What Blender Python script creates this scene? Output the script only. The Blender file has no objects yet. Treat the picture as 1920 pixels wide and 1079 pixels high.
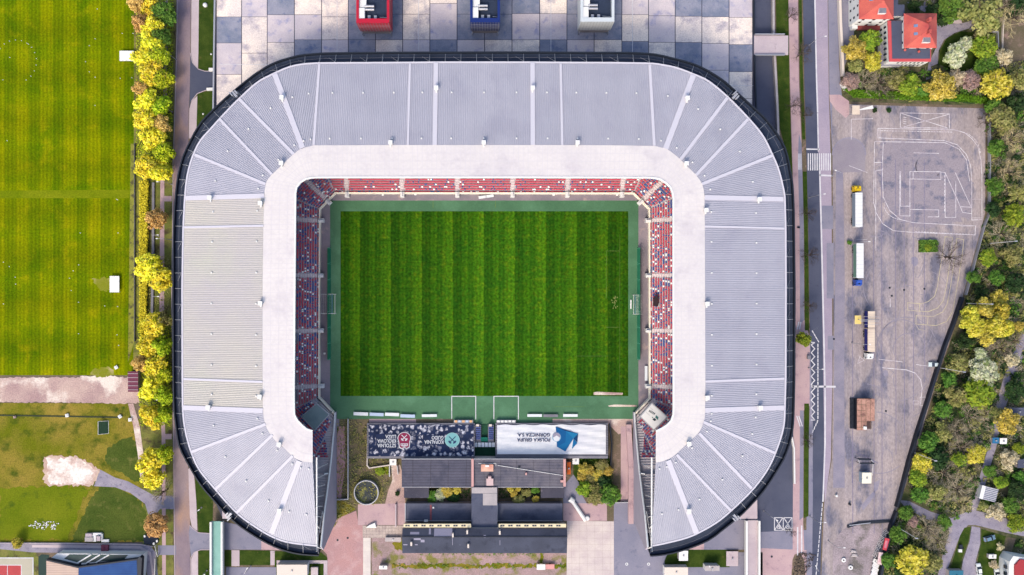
import bpy, math, random
from mathutils import Vector
from mathutils.geometry import tessellate_polygon
R = random.Random(7)
S = bpy.context.scene
COL = S.collection
# ---------------------------------------------------------------- camera, sky, sun, exposure
H = 300.0                      # drone height in metres
cd = bpy.data.cameras.new('camera'); cam = bpy.data.objects.new('camera', cd); COL.objects.link(cam)
cam.location = (0, 0, H); cd.sensor_width = 36; cd.lens = 36*H/384.0
cd.shift_x = 44/1920; cd.clip_start = 1; cd.clip_end = 3000
S.camera = cam
SUN_EL, SUN_AZ = 46.0, 203.0
w = bpy.data.worlds.new('World'); S.world = w; w.use_nodes = True
nt = w.node_tree; bg = nt.nodes['Background']
sky = nt.nodes.new('ShaderNodeTexSky'); sky.sky_type = 'NISHITA'; sky.sun_disc = False
sky.sun_elevation = math.radians(SUN_EL); sky.sun_rotation = math.radians(SUN_AZ)
sky.air_density = 1.0; sky.dust_density = 3.0; sky.ozone_density = 1.0
nt.links.new(sky.outputs[0], bg.inputs[0]); bg.inputs[1].default_value = 0.15
sl = bpy.data.lights.new('sun', 'SUN'); so = bpy.data.objects.new('sun', sl); COL.objects.link(so)
sl.energy = 1.1; sl.angle = math.radians(14.0); sl.color = (1.0, 0.90, 0.76)
az = math.radians(SUN_AZ); el = math.radians(SUN_EL)
so.rotation_euler = Vector((-math.sin(az)*math.cos(el), -math.cos(az)*math.cos(el), -math.sin(el))).to_track_quat('-Z', 'Y').to_euler()
so.location = (-60, -150, 200)
S.view_settings.view_transform = 'Standard'; S.view_settings.look = 'None'
S.view_settings.gamma = 1; S.view_settings.exposure = 1.35
try: S.view_settings.use_curve_mapping = False
except Exception: pass
S.cycles.max_bounces = 5; S.cycles.diffuse_bounces = 3; S.cycles.transparent_max_bounces = 6

# ---------------------------------------------------------------- helpers
KC = (0.585, 0.58, 0.53)        # picture colour -> reflectance under this bluish daylight
def lin(c, k=1.0):
    o = []
    for v, q in zip(c, KC):
        v /= 255.0
        o.append(min((v/12.92 if v < .04045 else ((v+.055)/1.055)**2.4)*q*k, .9))
    return (o[0], o[1], o[2], 1)
def G(px, py, h=0.0):
    k = (1-h/H)/5.0
    return Vector(((px-916)*k, (539.5-py)*k, h))
def PP(pts, h=0.0): return [G(x, y, h) for x, y in pts]
MATS = {}
def mat(name, a, b=None, k=1.0, s=.15, lo=.35, hi=.65, c=None, cs=.6, clo=.55, chi=.7, fine=.12, fs=3.0, rough=.9,
        stretch=(1,1,1), bands=None, spec=.3, metal=0, leaf=False, rnd=0, bump=0):
    if name in MATS: return MATS[name]
    m = bpy.data.materials.new(name); m.use_nodes = True; MATS[name] = m
    n = m.node_tree.nodes; L = m.node_tree.links.new
    pb = n['Principled BSDF']; pb.inputs['Roughness'].default_value = rough
    pb.inputs['Specular IOR Level'].default_value = spec; pb.inputs['Metallic'].default_value = metal
    tc = n.new('ShaderNodeTexCoord'); mp = n.new('ShaderNodeMapping'); mp.inputs['Scale'].default_value = stretch
    L(tc.outputs['Object'], mp.inputs[0])
    def noise(sc, det=5, vec=mp, r=.6):
        t = n.new('ShaderNodeTexNoise'); t.inputs['Scale'].default_value = sc; t.inputs['Detail'].default_value = det
        t.inputs['Roughness'].default_value = r
        L(vec.outputs[0], t.inputs['Vector']); return t.outputs['Fac']
    def rng(v, l, h, x=0, y=1):
        t = n.new('ShaderNodeMapRange'); L(v, t.inputs[0]); t.inputs[1].default_value = l; t.inputs[2].default_value = h
        t.inputs[3].default_value = x; t.inputs[4].default_value = y; return t.outputs[0]
    def mix(f, p, q, mode='MIX'):
        t = n.new('ShaderNodeMix'); t.data_type = 'RGBA'; t.blend_type = mode
        for k_, v in ((0, f), (6, p), (7, q)):
            if isinstance(v, (int, float)): t.inputs[k_].default_value = v
            elif isinstance(v, tuple): t.inputs[k_].default_value = v
            else: L(v, t.inputs[k_])
        return t.outputs[2]
    lin_ = lambda q: lin(q, k)
    col = lin_(a)
    if b is not None: col = mix(rng(noise(s), lo, hi), lin_(a), lin_(b))
    if c is not None: col = mix(rng(noise(cs, 7), clo, chi), col, lin_(c))
    if bands:                     # (axis, period, offset, list of (pos, colour), strength)
        for (ax, per, off, stops, st) in bands:
            sx = n.new('ShaderNodeSeparateXYZ'); L(tc.outputs['Object'], sx.inputs[0])
            wob = n.new('ShaderNodeMath'); wob.operation = 'MULTIPLY_ADD'; L(noise(.12, 3, tc.outputs and mp), wob.inputs[0])
            wob.inputs[1].default_value = .35*min(per, 3); L(sx.outputs[ax], wob.inputs[2])
            t = n.new('ShaderNodeMath'); t.operation = 'MULTIPLY_ADD'; L(wob.outputs[0], t.inputs[0])
            t.inputs[1].default_value = 1/per; t.inputs[2].default_value = off
            f = n.new('ShaderNodeMath'); f.operation = 'FRACT'; L(t.outputs[0], f.inputs[0])
            r = n.new('ShaderNodeValToRGB'); L(f.outputs[0], r.inputs[0]); e = r.color_ramp.elements
            while len(e) < len(stops): e.new(.5)
            for q, (p_, v_) in enumerate(stops): e[q].position = p_; e[q].color = (v_[0], v_[1], v_[2], 1) if isinstance(v_, tuple) else (v_, v_, v_, 1)
            col = mix(st, col, r.outputs[0], 'MULTIPLY')
    if fine:
        v = rng(noise(fs, 4, r=.75), .3, .7, 1-fine, 1+fine)
        cx = n.new('ShaderNodeCombineXYZ')
        for q in range(3): L(v, cx.inputs[q])
        col = mix(1.0, col, cx.outputs[0], 'MULTIPLY')
    if rnd:
        oi = n.new('ShaderNodeObjectInfo'); hs = n.new('ShaderNodeHueSaturation')
        L(rng(oi.outputs['Random'], 0, 1, .5-rnd*.12, .5+rnd*.12), hs.inputs['Hue'])
        L(rng(oi.outputs['Random'], 0, 1, 1-rnd, 1+rnd), hs.inputs['Value']); L(col, hs.inputs['Color']); col = hs.outputs[0]
    if isinstance(col, tuple): pb.inputs['Base Color'].default_value = col
    else: L(col, pb.inputs['Base Color'])
    if bump:
        bp = n.new('ShaderNodeBump'); bp.inputs['Strength'].default_value = .6; bp.inputs['Distance'].default_value = bump
        L(noise(fs, 5), bp.inputs['Height']); L(bp.outputs[0], pb.inputs['Normal'])
    if leaf:
        tr = n.new('ShaderNodeBsdfTranslucent'); ms = n.new('ShaderNodeMixShader'); ms.inputs[0].default_value = .3
        if isinstance(col, tuple): tr.inputs[0].default_value = col
        else: L(col, tr.inputs[0])
        L(pb.outputs[0], ms.inputs[1]); L(tr.outputs[0], ms.inputs[2]); L(ms.outputs[0], n['Material Output'].inputs[0])
    return m
W = {}
def tag(o, label=None, cat=None, group=None, kind=None):
    if label: o['label'] = label
    if cat: o['category'] = cat
    if group: o['group'] = group
    if kind: o['kind'] = kind
    return o
def empty(name, loc, label=None, cat=None, group=None, rz=0, local=False):
    o = bpy.data.objects.new(name, None); COL.objects.link(o); o.location = loc; o.rotation_euler = (0, 0, rz)
    o.empty_display_size = .5
    W[o] = Vector((0, 0, 0)) if local else Vector(loc)
    return tag(o, label, cat, group)
class MB:
    def __init__(s): s.v = []; s.f = []; s.m = []
    def face(s, pts, mi=0):
        b = len(s.v); s.v += [tuple(p) for p in pts]; s.f.append(tuple(range(b, b+len(pts)))); s.m.append(mi); return s
    def box(s, x0, y0, x1, y1, z0, z1, mi=0, top=None):
        if x0 > x1: x0, x1 = x1, x0
        if y0 > y1: y0, y1 = y1, y0
        return s.prism([(x0, y0), (x1, y0), (x1, y1), (x0, y1)], z0, z1, mi, top)
    def prism(s, poly, z0, z1, mi=0, top=None, bottom=True):
        poly = [(p[0], p[1]) for p in poly]
        ar = sum(poly[i-1][0]*poly[i][1]-poly[i][0]*poly[i-1][1] for i in range(len(poly)))
        if ar < 0: poly = poly[::-1]
        n = len(poly); b = len(s.v)
        s.v += [(x, y, z0) for x, y in poly] + [(x, y, z1) for x, y in poly]
        for i in range(n):
            j = (i+1) % n; s.f.append((b+i, b+j, b+n+j, b+n+i)); s.m.append(mi)
        s.f.append(tuple(range(b+n, b+2*n))); s.m.append(mi if top is None else top)
        if bottom: s.f.append(tuple(range(b+n-1, b-1, -1))); s.m.append(mi)
        return s
    def hexa(s, lo, hi, mi=0, top=None):       # lo, hi: 4 points each, counter-clockwise from above
        b = len(s.v); s.v += [tuple(p) for p in lo]+[tuple(p) for p in hi]
        for i in range(4):
            j = (i+1) % 4; s.f.append((b+i, b+j, b+4+j, b+4+i)); s.m.append(mi)
        s.f.append((b+4, b+5, b+6, b+7)); s.m.append(mi if top is None else top)
        s.f.append((b+3, b+2, b+1, b)); s.m.append(mi); return s
    def obox(s, p, q, wd, z0, z1, mi=0, top=None, ext=0):
        a = Vector((p[0], p[1])); b = Vector((q[0], q[1])); d = (b-a)
        if d.length < 1e-6: return s
        d.normalize(); a -= d*ext; b += d*ext; n_ = Vector((-d.y, d.x))*wd/2
        return s.prism([a-n_, b-n_, b+n_, a+n_], z0, z1, mi, top)
    def tube(s, p, q, r0, r1=None, n=6, mi=0, cap=True):
        p = Vector(p); q = Vector(q); r1 = r0 if r1 is None else r1
        d = (q-p)
        if d.length < 1e-6: return s
        d.normalize(); u = d.cross(Vector((0, 0, 1)) if abs(d.z) < .9 else Vector((1, 0, 0))).normalized(); v = d.cross(u)
        b = len(s.v)
        for c, r in ((p, r0), (q, r1)):
            for i in range(n):
                a = 2*math.pi*i/n; s.v.append(tuple(c+u*math.cos(a)*r+v*math.sin(a)*r))
        for i in range(n):
            j = (i+1) % n; s.f.append((b+i, b+j, b+n+j, b+n+i)); s.m.append(mi)
        if cap:
            s.f.append(tuple(range(b+n-1, b-1, -1))); s.m.append(mi); s.f.append(tuple(range(b+n, b+2*n))); s.m.append(mi)
        return s
    def lathe(s, cx, cy, prof, n=32, mi=0):
        b = len(s.v)
        for r, z in prof:
            for i in range(n): a = 2*math.pi*i/n; s.v.append((cx+r*math.cos(a), cy+r*math.sin(a), z))
        for k_ in range(len(prof)-1):
            for i in range(n):
                j = (i+1) % n; s.f.append((b+k_*n+i, b+k_*n+j, b+(k_+1)*n+j, b+(k_+1)*n+i)); s.m.append(mi)
        return s
    def ribbon(s, pts, wd, z, mi=0, closed=False):
        pts = [Vector((p[0], p[1])) for p in pts]
        n = len(pts)
        for i in range(n if closed else n-1):
            a = pts[i]; b = pts[(i+1) % n]; d = b-a
            if d.length < 1e-5: continue
            d.normalize(); e = d*wd*.5; m_ = Vector((-d.y, d.x))*wd/2
            z_ = z+.0004*(i % 2)
            s.face([(*(a-e-m_), z_), (*(b+e-m_), z_), (*(b+e+m_), z_), (*(a-e+m_), z_)], mi)
        return s
    def build(s, name, mats, parent=None, recenter=None, smooth=False):
        if not isinstance(mats, (list, tuple)): mats = [mats]
        v = s.v; loc = Vector((0, 0, 0))
        if parent is None and recenter is not False and recenter is not None:
            xs = [p[0] for p in v]; ys = [p[1] for p in v]; zs = [p[2] for p in v]
            loc = Vector(((min(xs)+max(xs))/2, (min(ys)+max(ys))/2, min(zs)))
            v = [(p[0]-loc.x, p[1]-loc.y, p[2]-loc.z) for p in v]
        me = bpy.data.meshes.new(name); me.from_pydata(v, [], s.f)
        for m in mats: me.materials.append(m)
        if len(mats) > 1: me.polygons.foreach_set('material_index', s.m)
        if smooth: me.polygons.foreach_set('use_smooth', [True]*len(s.f))
        me.update()
        o = bpy.data.objects.new(name, me); COL.objects.link(o)
        if parent is not None:
            o.parent = parent; o.location = -W[parent]; W[o] = Vector((0, 0, 0))
        else: o.location = loc; W[o] = loc
        return o
def ragged(pts, amp=2.0, step=5.0, seed=1):
    r = random.Random(seed); out = []
    for a, b in zip(pts, pts[1:]+pts[:1]):
        d = math.hypot(b[0]-a[0], b[1]-a[1]); n = max(1, int(d/step))
        for k_ in range(n):
            t = k_/n; j = amp if k_ else amp*.4
            out.append((a[0]+(b[0]-a[0])*t+r.uniform(-j, j), a[1]+(b[1]-a[1])*t+r.uniform(-j, j)))
    return out
def sheet(name, pts, z, m, rag=0, px=True):
    """one flat sheet of the setting"""
    if rag: pts = ragged(pts, rag, 4.0, len(pts))
    P = PP(pts, z) if px else pts
    mb = MB(); P = [(p[0], p[1], z) for p in P]
    for t in tessellate_polygon([[Vector(p) for p in P]]):
        a, b, c = (Vector(P[q]) for q in t)
        n_ = (b-a).cross(c-a).z
        if abs(n_) > 1e-7: mb.face([tuple(a), tuple(b), tuple(c)] if n_ > 0 else [tuple(c), tuple(b), tuple(a)])
    return tag(mb.build(name, m), kind='structure')
def rect(x0, y0, x1, y1): return [(x0, y0), (x1, y0), (x1, y1), (x0, y1)]
def thing(mb, name, m, label, cat, group=None, smooth=False):
    return tag(mb.build(name, m, None, True, smooth), label, cat, group)
def arc(cx, cy, r, a0, a1, n=8, ry=None):
    ry = r if ry is None else ry
    return [(cx+r*math.cos(math.radians(a0+(a1-a0)*i/n)), cy-ry*math.sin(math.radians(a0+(a1-a0)*i/n))) for i in range(n+1)]
def text(name, s_, size, x, y, z, m, parent, rz=math.pi, th=0.02, bold=.0, sx=1):
    cu = bpy.data.curves.new(name, 'FONT'); cu.body = s_; cu.size = size; cu.align_x = 'LEFT'; cu.extrude = th; cu.offset = bold
    cu.fill_mode = 'BOTH'
    t = bpy.data.objects.new('tmp', cu); me = bpy.data.meshes.new_from_object(t); bpy.data.objects.remove(t)
    me.materials.clear(); me.materials.append(m)
    c, sn = math.cos(rz), math.sin(rz)
    for v in me.vertices:
        a, b = v.co.x*sx, v.co.y; v.co = (x+a*c-b*sn, y+a*sn+b*c, z+v.co.z)
    o = bpy.data.objects.new(name, me); COL.objects.link(o); o.parent = parent; o.location = -W[parent]; W[o] = Vector((0, 0, 0))
    return o
# ---------------------------------------------------------------- materials
m_field = mat('turf_yellow', (106,132,0), (142,150,0), k=.78, spec=.03, s=.07, c=(160,160,6), cs=.16, clo=.52, chi=.75, fine=.42, fs=1.5,
    bands=[(0, 9.0, .1, [(0, (.76,.86,.8)), (.4, (.78,.88,.8)), (.55, (1.2,1.12,1)), (1, (1.15,1.1,1))], .95), (0, 1.45, 0, [(0, .74), (.5, 1.16), (1, .74)], .7), (1, 17.0, .3, [(0, .85), (.5, 1.1), (1, .85)], .9)])
m_rough = mat('grass_rough', k=.85, spec=.05, a=(116,122,24), b=(168,144,66), s=.06, c=(72,92,24), cs=.16, clo=.5, chi=.68, fine=.4, fs=2.0)
m_lawn = mat('grass_lawn', k=.8, spec=.05, a=(52,76,26), b=(78,96,38), s=.25, c=(104,102,56), cs=.4, clo=.58, chi=.75, fine=.35, fs=3)
m_wood = mat('woodland_floor', (66,78,38), (120,108,86), s=.12, c=(34,50,18), cs=.3, clo=.5, chi=.65, fine=.45, fs=2)
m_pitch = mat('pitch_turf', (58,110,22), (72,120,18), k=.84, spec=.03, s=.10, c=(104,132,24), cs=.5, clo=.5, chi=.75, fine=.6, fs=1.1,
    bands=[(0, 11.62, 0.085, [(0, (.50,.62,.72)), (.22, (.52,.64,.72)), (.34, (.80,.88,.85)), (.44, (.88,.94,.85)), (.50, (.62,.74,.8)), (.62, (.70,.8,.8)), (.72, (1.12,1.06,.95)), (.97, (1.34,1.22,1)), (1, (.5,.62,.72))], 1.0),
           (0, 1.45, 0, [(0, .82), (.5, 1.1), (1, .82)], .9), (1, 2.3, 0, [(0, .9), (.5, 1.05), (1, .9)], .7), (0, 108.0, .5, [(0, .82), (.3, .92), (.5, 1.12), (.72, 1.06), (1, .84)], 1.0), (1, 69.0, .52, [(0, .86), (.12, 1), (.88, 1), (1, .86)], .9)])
m_green = mat('artificial_turf', (72,114,84), (82,126,94), s=.1, fine=.1, fs=1.5, c=(98,144,112), cs=.08, clo=.5, chi=.75)
m_track = mat('rubber_track', k=1.3, a=(112,106,118), b=(136,124,134), s=.12, fine=.15, c=(170,148,146), cs=.2, clo=.6, chi=.75)
m_asph = mat('asphalt_dark', k=.72, a=(86,92,120), b=(100,104,130), s=.1, fine=.12, fs=4, c=(80,84,112), cs=.5, clo=.6, chi=.75)
m_asph2 = mat('asphalt_grey', (128,128,152), (148,144,164), s=.08, fine=.14, fs=3, c=(108,110,136), cs=.3, clo=.58, chi=.72)
m_oldroad = mat('old_road', (132,116,132), (160,140,146), s=.1, fine=.14, fs=3, c=(188,150,128), cs=.07, clo=.5, chi=.7, stretch=(1,.4,1))
m_pave = mat('paving_pale', (190,174,186), (206,190,198), s=.15, fine=.1, fs=3, c=(168,150,166), cs=.5, clo=.6, chi=.75)
m_pave_pink = mat('paving_pink', (202,172,176), (186,156,166), s=.15, fine=.12, fs=3, c=(160,134,146), cs=.3, clo=.58, chi=.72)
m_lot = mat('lot_concrete', k=.84, a=(172,160,168), b=(188,173,176), s=.07, lo=.4, hi=.6, fine=.28, fs=1.8, c=(126,124,146), cs=.16, clo=.49, chi=.62, stretch=(1,.45,1),
    bands=[(0, 12.0, .3, [(0, .88), (.45, .9), (.5, 1.05), (1, 1.03)], .8), (0, 3.1, .3, [(0, .95), (.5, 1.04), (.93, 1.02), (1, .85)], .9)])
m_lot2 = mat('lot_patch', (136,132,154), (156,148,166), s=.2, fine=.16, fs=2.5)
m_dirt = mat('dirt_pink', (206,178,170), (172,140,142), s=.09, c=(236,220,212), cs=.08, clo=.52, chi=.62, fine=.3, fs=2.2, bump=.2)
m_sand = mat('sand_pit', (232,214,208), (196,160,150), s=.1, c=(248,238,234), cs=.14, clo=.45, chi=.58, fine=.3, fs=1.2, bump=.3)
m_red = mat('red_ground', k=.88, a=(206,156,156), b=(190,150,156), s=.08, fine=.2, fs=2.4, c=(214,178,182), cs=.2, clo=.5, chi=.7)
m_mud = mat('brown_ground', (122,104,92), (96,90,66), s=.15, c=(156,128,122), cs=.3, clo=.55, chi=.7, fine=.35, fs=2.5)
m_grav = mat('gravel_path', (140,134,156), (164,156,172), s=.2, c=(118,112,132), cs=.6, clo=.55, chi=.7, fine=.25, fs=3)
m_slabA = mat('slab_light', k=1.45, a=(222,206,198), b=(196,184,184), s=.07, c=(146,140,156), cs=.22, clo=.48, chi=.7, fine=.28, fs=2)
m_slabB = mat('slab_blue', k=1.35, a=(112,118,140), b=(138,138,156), s=.16, lo=.4, hi=.6, c=(92,102,136), cs=.4, clo=.55, chi=.7, fine=.14, fs=2)
m_slabC = mat('slab_mid', k=1.45, a=(168,160,172), b=(190,178,184), s=.12, c=(140,138,168), cs=.3, clo=.55, chi=.7, fine=.12, fs=2)
m_joint = mat('slab_joint', (70,70,90), fine=.1)
m_conc = mat('concrete', (190,180,184), (172,164,170), s=.3, fine=.1)
m_conc_d = mat('concrete_grey', (140,138,150), (122,120,134), s=.3, fine=.15)
m_white = mat('white_paint', (240,238,242), fine=.05, rough=.6)
m_mark = mat('road_paint', (232,230,238), (208,204,218), s=.4, fine=.1)
m_markw = mat('worn_paint', (234,228,236), (194,182,196), s=.5, lo=.4, hi=.6, fine=.15)
m_marky = mat('yellow_paint_worn', (212,200,160), (184,170,160), s=.5, fine=.15)
m_cream = mat('cream_render', (230,216,210), fine=.06)
m_black = mat('black_metal', (26,34,50), fine=.1, rough=.6)
m_navy = mat('navy_panel', (34,46,70), (46,58,84), s=.2, fine=.15, rough=.6)
m_steel = mat('galvanised_steel', (186,186,198), fine=.06, rough=.45, metal=.4)
m_glass = mat('dark_glass', (38,46,62), fine=.05, rough=.15, spec=.6)
m_bitumen = mat('bitumen_roof', (80,78,94), (64,64,82), s=.2, fine=.2, fs=3, c=(112,106,120), cs=.4, clo=.58, chi=.7)
m_bitumen2 = mat('bitumen_blue', (76,80,102), (92,96,118), s=.12, fine=.14, fs=2.5, c=(66,72,100), cs=.3, clo=.58, chi=.7)
m_redtile = mat('red_roof_tile', (208,104,92), (184,80,80), s=.2, fine=.2, fs=4, c=(170,70,76), cs=.5, clo=.6, chi=.75)
m_rubber = mat('rubber_black', (28,28,32), fine=.1)
# ================================================================ THE GROUND
gm = MB(); gm.face([(-900,-900,-.05),(900,-900,-.05),(900,900,-.05),(-900,900,-.05)])
tag(gm.build('ground', m_mud), kind='structure')
sheet('playing_field', rect(-600, -400, 252, 704), 0, m_field)
sheet('dirt_strip', [(-600,709),(150,708),(150,706),(215,705),(238,709),(243,700),(256,700),(262,756),(238,757),(110,755),(-600,753)], .004, m_dirt, 1.5)
sheet('rough_grass', [(-600,753),(240,757),(262,790),(268,870),(285,905),(300,935),(296,1016),(110,1018),(-600,1020)], -.004, m_rough)
m_grass_d = mat('grass_meadow_shadow', k=.8, spec=.05, a=(74,94,36), b=(100,112,48), s=.12, c=(132,130,72), cs=.3, clo=.55, chi=.72, fine=.4, fs=2)  # long cast shadow on the meadow, put into the grass colour
sheet('meadow_grass', [(200,842),(225,826),(246,818),(258,838),(262,880),(272,905),(250,902),(232,890),(212,880),(196,862)], .004, m_grass_d, 3)  # upper patch of the painted meadow shadow
sheet('meadow_grass', [(186,912),(225,914),(262,938),(275,960),(280,1016),(132,1016),(146,985),(160,955)], .004, m_grass_d, 3)  # lower patch of the painted meadow shadow
m_grass_b = mat('grass_bright_meadow', k=.82, spec=.05, a=(108,126,18), b=(134,142,30), s=.1, c=(84,106,24), cs=.2, clo=.55, chi=.7, fine=.3, fs=2)
sheet('meadow_grass', [(0,915),(80,912),(170,916),(150,950),(128,1012),(0,1012)], .004, m_grass_b, 4)
sheet('sand_pit', [(82,857),(92,855),(145,856),(162,866),(188,881),(182,896),(174,911),(90,911),(82,906)], .012, mat('sand_pit_rim', (214,190,176), (186,150,138), s=.2, fine=.3), 2.5)
sheet('sand_pit', [(86,860),(145,859),(160,868),(182,882),(176,900),(168,907),(92,907)], .014, m_sand, 3)
sheet('gravel_path', [(188,881),(216,896),(240,903),(262,915),(290,930),(325,930),(325,955),(300,955),(292,965),(278,965),(272,945),(245,925),(216,914),(176,912),(182,896)], .008, m_grav)
sheet('tree_strip_grass', [(252,-220),(334,-220),(324,300),(321,560),(323,800),(328,1300),(266,1300),(268,900),(262,760),(250,705)], .002, mat('strip_grass', (98,110,36), (134,128,66), s=.2, c=(74,62,40), cs=.3, clo=.5, chi=.65, fine=.4))
sheet('dry_grass_strip', [(245,270),(264,270),(264,600),(252,640),(240,680)], .006, mat('dry_grass', (150,146,60), (124,128,40), s=.2, c=(84,80,48), cs=.5, clo=.5, chi=.62, fine=.35))
sheet('foot_path', [(313,-220),(319,-220),(312,200),(308,300),(308,540),(306,700),(310,820),(312,1300),(305,1300),(303,820),(299,700),(299,540),(301,300),(306,200)], .010, m_pave_pink)
sheet('dirt_path', [(240,757),(250,757),(262,800),(270,860),(272,905),(264,905),(258,850),(250,800)], .010, m_dirt)
for y0 in (368, 814):
    sheet('path_link', rect(306, y0, 322, y0+10), .014, m_pave_pink)
# west road with its pavement
sheet('west_road', [(334,-220),(360,-220),(357,100),(357,140),(354,200),(352,400),(352,860),(356,960),(358,1300),(330,1300),(326,860),(322,560),(325,300),(329,180),(332,60)], .008, m_oldroad)
sheet('side_road', [(357,100),(361,118),(372,130),(384,134),(402,134),(402,168),(385,170),(370,176),(358,190),(355,205)], .012, m_asph)
sheet('side_road', [(356,985),(360,990),(372,999),(420,1001),(420,1031),(376,1031),(364,1036),(358,1046),(354,1000)], .012, m_asph2)
sheet('side_road', [(300,945),(312,936),(326,930),(328,955),(318,952),(304,954)], .014, m_asph2)
sheet('side_road', rect(296, 1023, 330, 1041), .014, m_asph2)
sheet('west_pavement', [(361,-220),(375,-220),(372,100),(371,128),(362,118),(358,100)], .016, m_pave)
sheet('west_pavement', [(355,205),(359,190),(370,180),(368,260),(354,260)], .016, m_pave)
sheet('west_pavement', [(353,880),(362,870),(368,940),(370,996),(360,990),(356,970)], .016, m_pave)
sheet('west_pavement', [(371,1033),(372,1300),(358,1300),(358,1050),(364,1037)], .016, m_pave)
sheet('lawn_strip', [(375,-220),(410,-220),(402,134),(384,134),(372,130),(372,100)], .004, m_lawn)
sheet('lawn_strip', [(370,176),(400,168),(398,260),(367,300)], .004, m_lawn)
sheet('lawn_strip', [(366,895),(400,930),(398,1000),(372,998),(368,940)], .004, m_lawn)
sheet('lawn_strip', [(372,1033),(400,1031),(402,1300),(372,1300)], .004, m_lawn)
kb = MB()
for pl in ([(334,-220),(332,60),(329,180),(325,300),(322,560),(326,860),(330,1300)], [(357,100),(361,118),(372,130),(384,134),(402,134)],
           [(402,168),(385,170),(370,176),(359,190)], [(356,985),(360,990),(372,999),(400,1001)], [(400,1031),(376,1031),(364,1036),(358,1046),(358,1300)]):
    P_ = PP(pl)
    for q, (a, b) in enumerate(zip(P_, P_[1:])): kb.obox(a, b, .22, 0, .13+.004*(q % 2))
tag(kb.build('road_kerb', m_pave), kind='structure')
# bottom-left service yard
sheet('service_road', [(416,978),(520,1000),(520,1031),(416,1031)], .016, m_asph2)
sheet('service_yard', [(490,1000),(600,1030),(600,1034),(490,1031)], .020, m_pave_pink)
sheet('lawn_patch', rect(419, 1032, 434, 1062), .018, m_lawn)
sheet('yard_path', rect(434, 1032, 449, 1062), .022, m_pave)
sheet('lawn_patch', [(449,1032),(507,1033),(507,1060),(449,1060)], .018, m_lawn)
sheet('yard_path', rect(507, 1033, 515, 1060), .022, m_pave)
sheet('lawn_patch', [(515,1034),(602,1036),(614,1046),(614,1300),(515,1300)], .018, m_lawn)
sheet('yard_paving', rect(424, 1064, 518, 1140), .024, m_asph2)
pc = MB(); P_ = lambda a, b, c, d: pc.box(*G(a, b)[:2], *G(c, d)[:2], 0, .12)
P_(519,1051,614,1057); P_(607,1057.2,614,1300); P_(519,1057.2,524,1066)
tag(pc.build('yard_kerb_path', m_pave), kind='structure')
# red ground and the service area south of the stand
sheet('red_forecourt', [(629,974),(668,958),(672,984),(684,986),(684,1300),(618,1300),(613,1040),(604,1030)], .018, m_red)
sheet('weed_strip', [(600,1020),(629,930),(668,955),(640,970),(612,1000)], .014, m_rough)
sheet('waste_ground', [(629,785),(760,785),(762,945),(672,950),(629,970)], .006, mat('waste_scrub', (96,92,64), (130,112,90), s=.2, c=(70,78,44), cs=.35, clo=.5, chi=.65, fine=.4, fs=2.5))
sheet('red_strip', [(629,830),(636,800),(646,800),(648,860),(640,935),(630,935)], .010, m_red)
sheet('pale_path', [(733,872),(750,872),(758,900),(760,945),(722,945),(728,920),(736,900)], .014, m_dirt)
sheet('pink_paving', [(671,946),(762,944),(762,985),(671,985)], .022, m_pave_pink)
sheet('sett_paving', rect(680, 986, 757, 1009), .026, mat('setts', (206,190,184), (176,158,156), s=.5, fine=.3, fs=3,
      bands=[(0, 1.2, 0, [(0,.6),(.12,1),(.9,1),(1,.6)], .8), (1, 1.2, 0, [(0,.6),(.12,1),(.9,1),(1,.6)], .8)]))
sheet('slab_path', [(681,1009),(695,1009),(694,1300),(680,1300)], .030, mat('slab_path_concrete', (232,222,216), (216,204,204), s=.3, fine=.08, bands=[(1, 1.9, 0, [(0,.7),(.06,1),(1,1)], .7)]))
sheet('dirt_yard', [(697,1009),(760,1009),(760,1034),(1062,1034),(1062,1300),(697,1300)], .010, mat('dirt_yard_soil', (180,150,156), (150,130,128), s=.2, c=(128,124,62), cs=.16, clo=.52, chi=.62, fine=.35, fs=2.2))
sheet('weed_strip', rect(735, 1058, 1062, 1065), .014, m_rough, 3)
sheet('weed_strip', rect(1012, 1034, 1018, 1060), .015, m_rough, 2)
sheet('weed_strip', [(735,1020),(760,1012),(760,1036),(740,1030)], .015, m_rough, 3)
sheet('slab_yard', [(1063,977),(1151,978),(1151,1300),(1061,1300)], .026, mat('slab_yard_concrete', (222,208,206), (204,188,192), s=.2, fine=.12,
      bands=[(0, 2.9, .1, [(0,.66),(.05,1),(1,1)], .9), (1, 2.4, 0, [(0,.66),(.06,1),(1,1)], .9)]))
sheet('pink_paving', rect(1056, 944, 1138, 977), .022, m_pave_pink)
sheet('garden_soil', [(1075,855),(1142,855),(1146,900),(1160,940),(1130,946),(1095,930),(1075,900)], .012, m_lawn)
sheet('grey_path', [(1056,912),(1075,890),(1085,905),(1092,930),(1100,944),(1056,944)], .016, m_asph2)
sheet('brown_strip', [(1140,787),(1190,787),(1190,950),(1152,950),(1140,860)], .010, m_mud)
sheet('pink_strip', [(1164,800),(1178,800),(1178,940),(1164,940)], .014, m_pave_pink)
sheet('grey_forecourt', [(1151,944),(1200,940),(1260,1036),(1430,1036),(1430,1300),(1151,1300)], .014, m_asph2)
sheet('lawn_patch', [(1246,1064),(1246,1052),(1250,1042),(1260,1034),(1275,1031),(1368,1031),(1368,1064)], .022, m_lawn)
sheet('east_yard', [(1250,975),(1400,970),(1400,1031),(1250,1031)], .018, m_pave_pink)
sheet('east_yard_patch', rect(1320, 975, 1400, 1031), .022, m_asph2)
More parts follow.
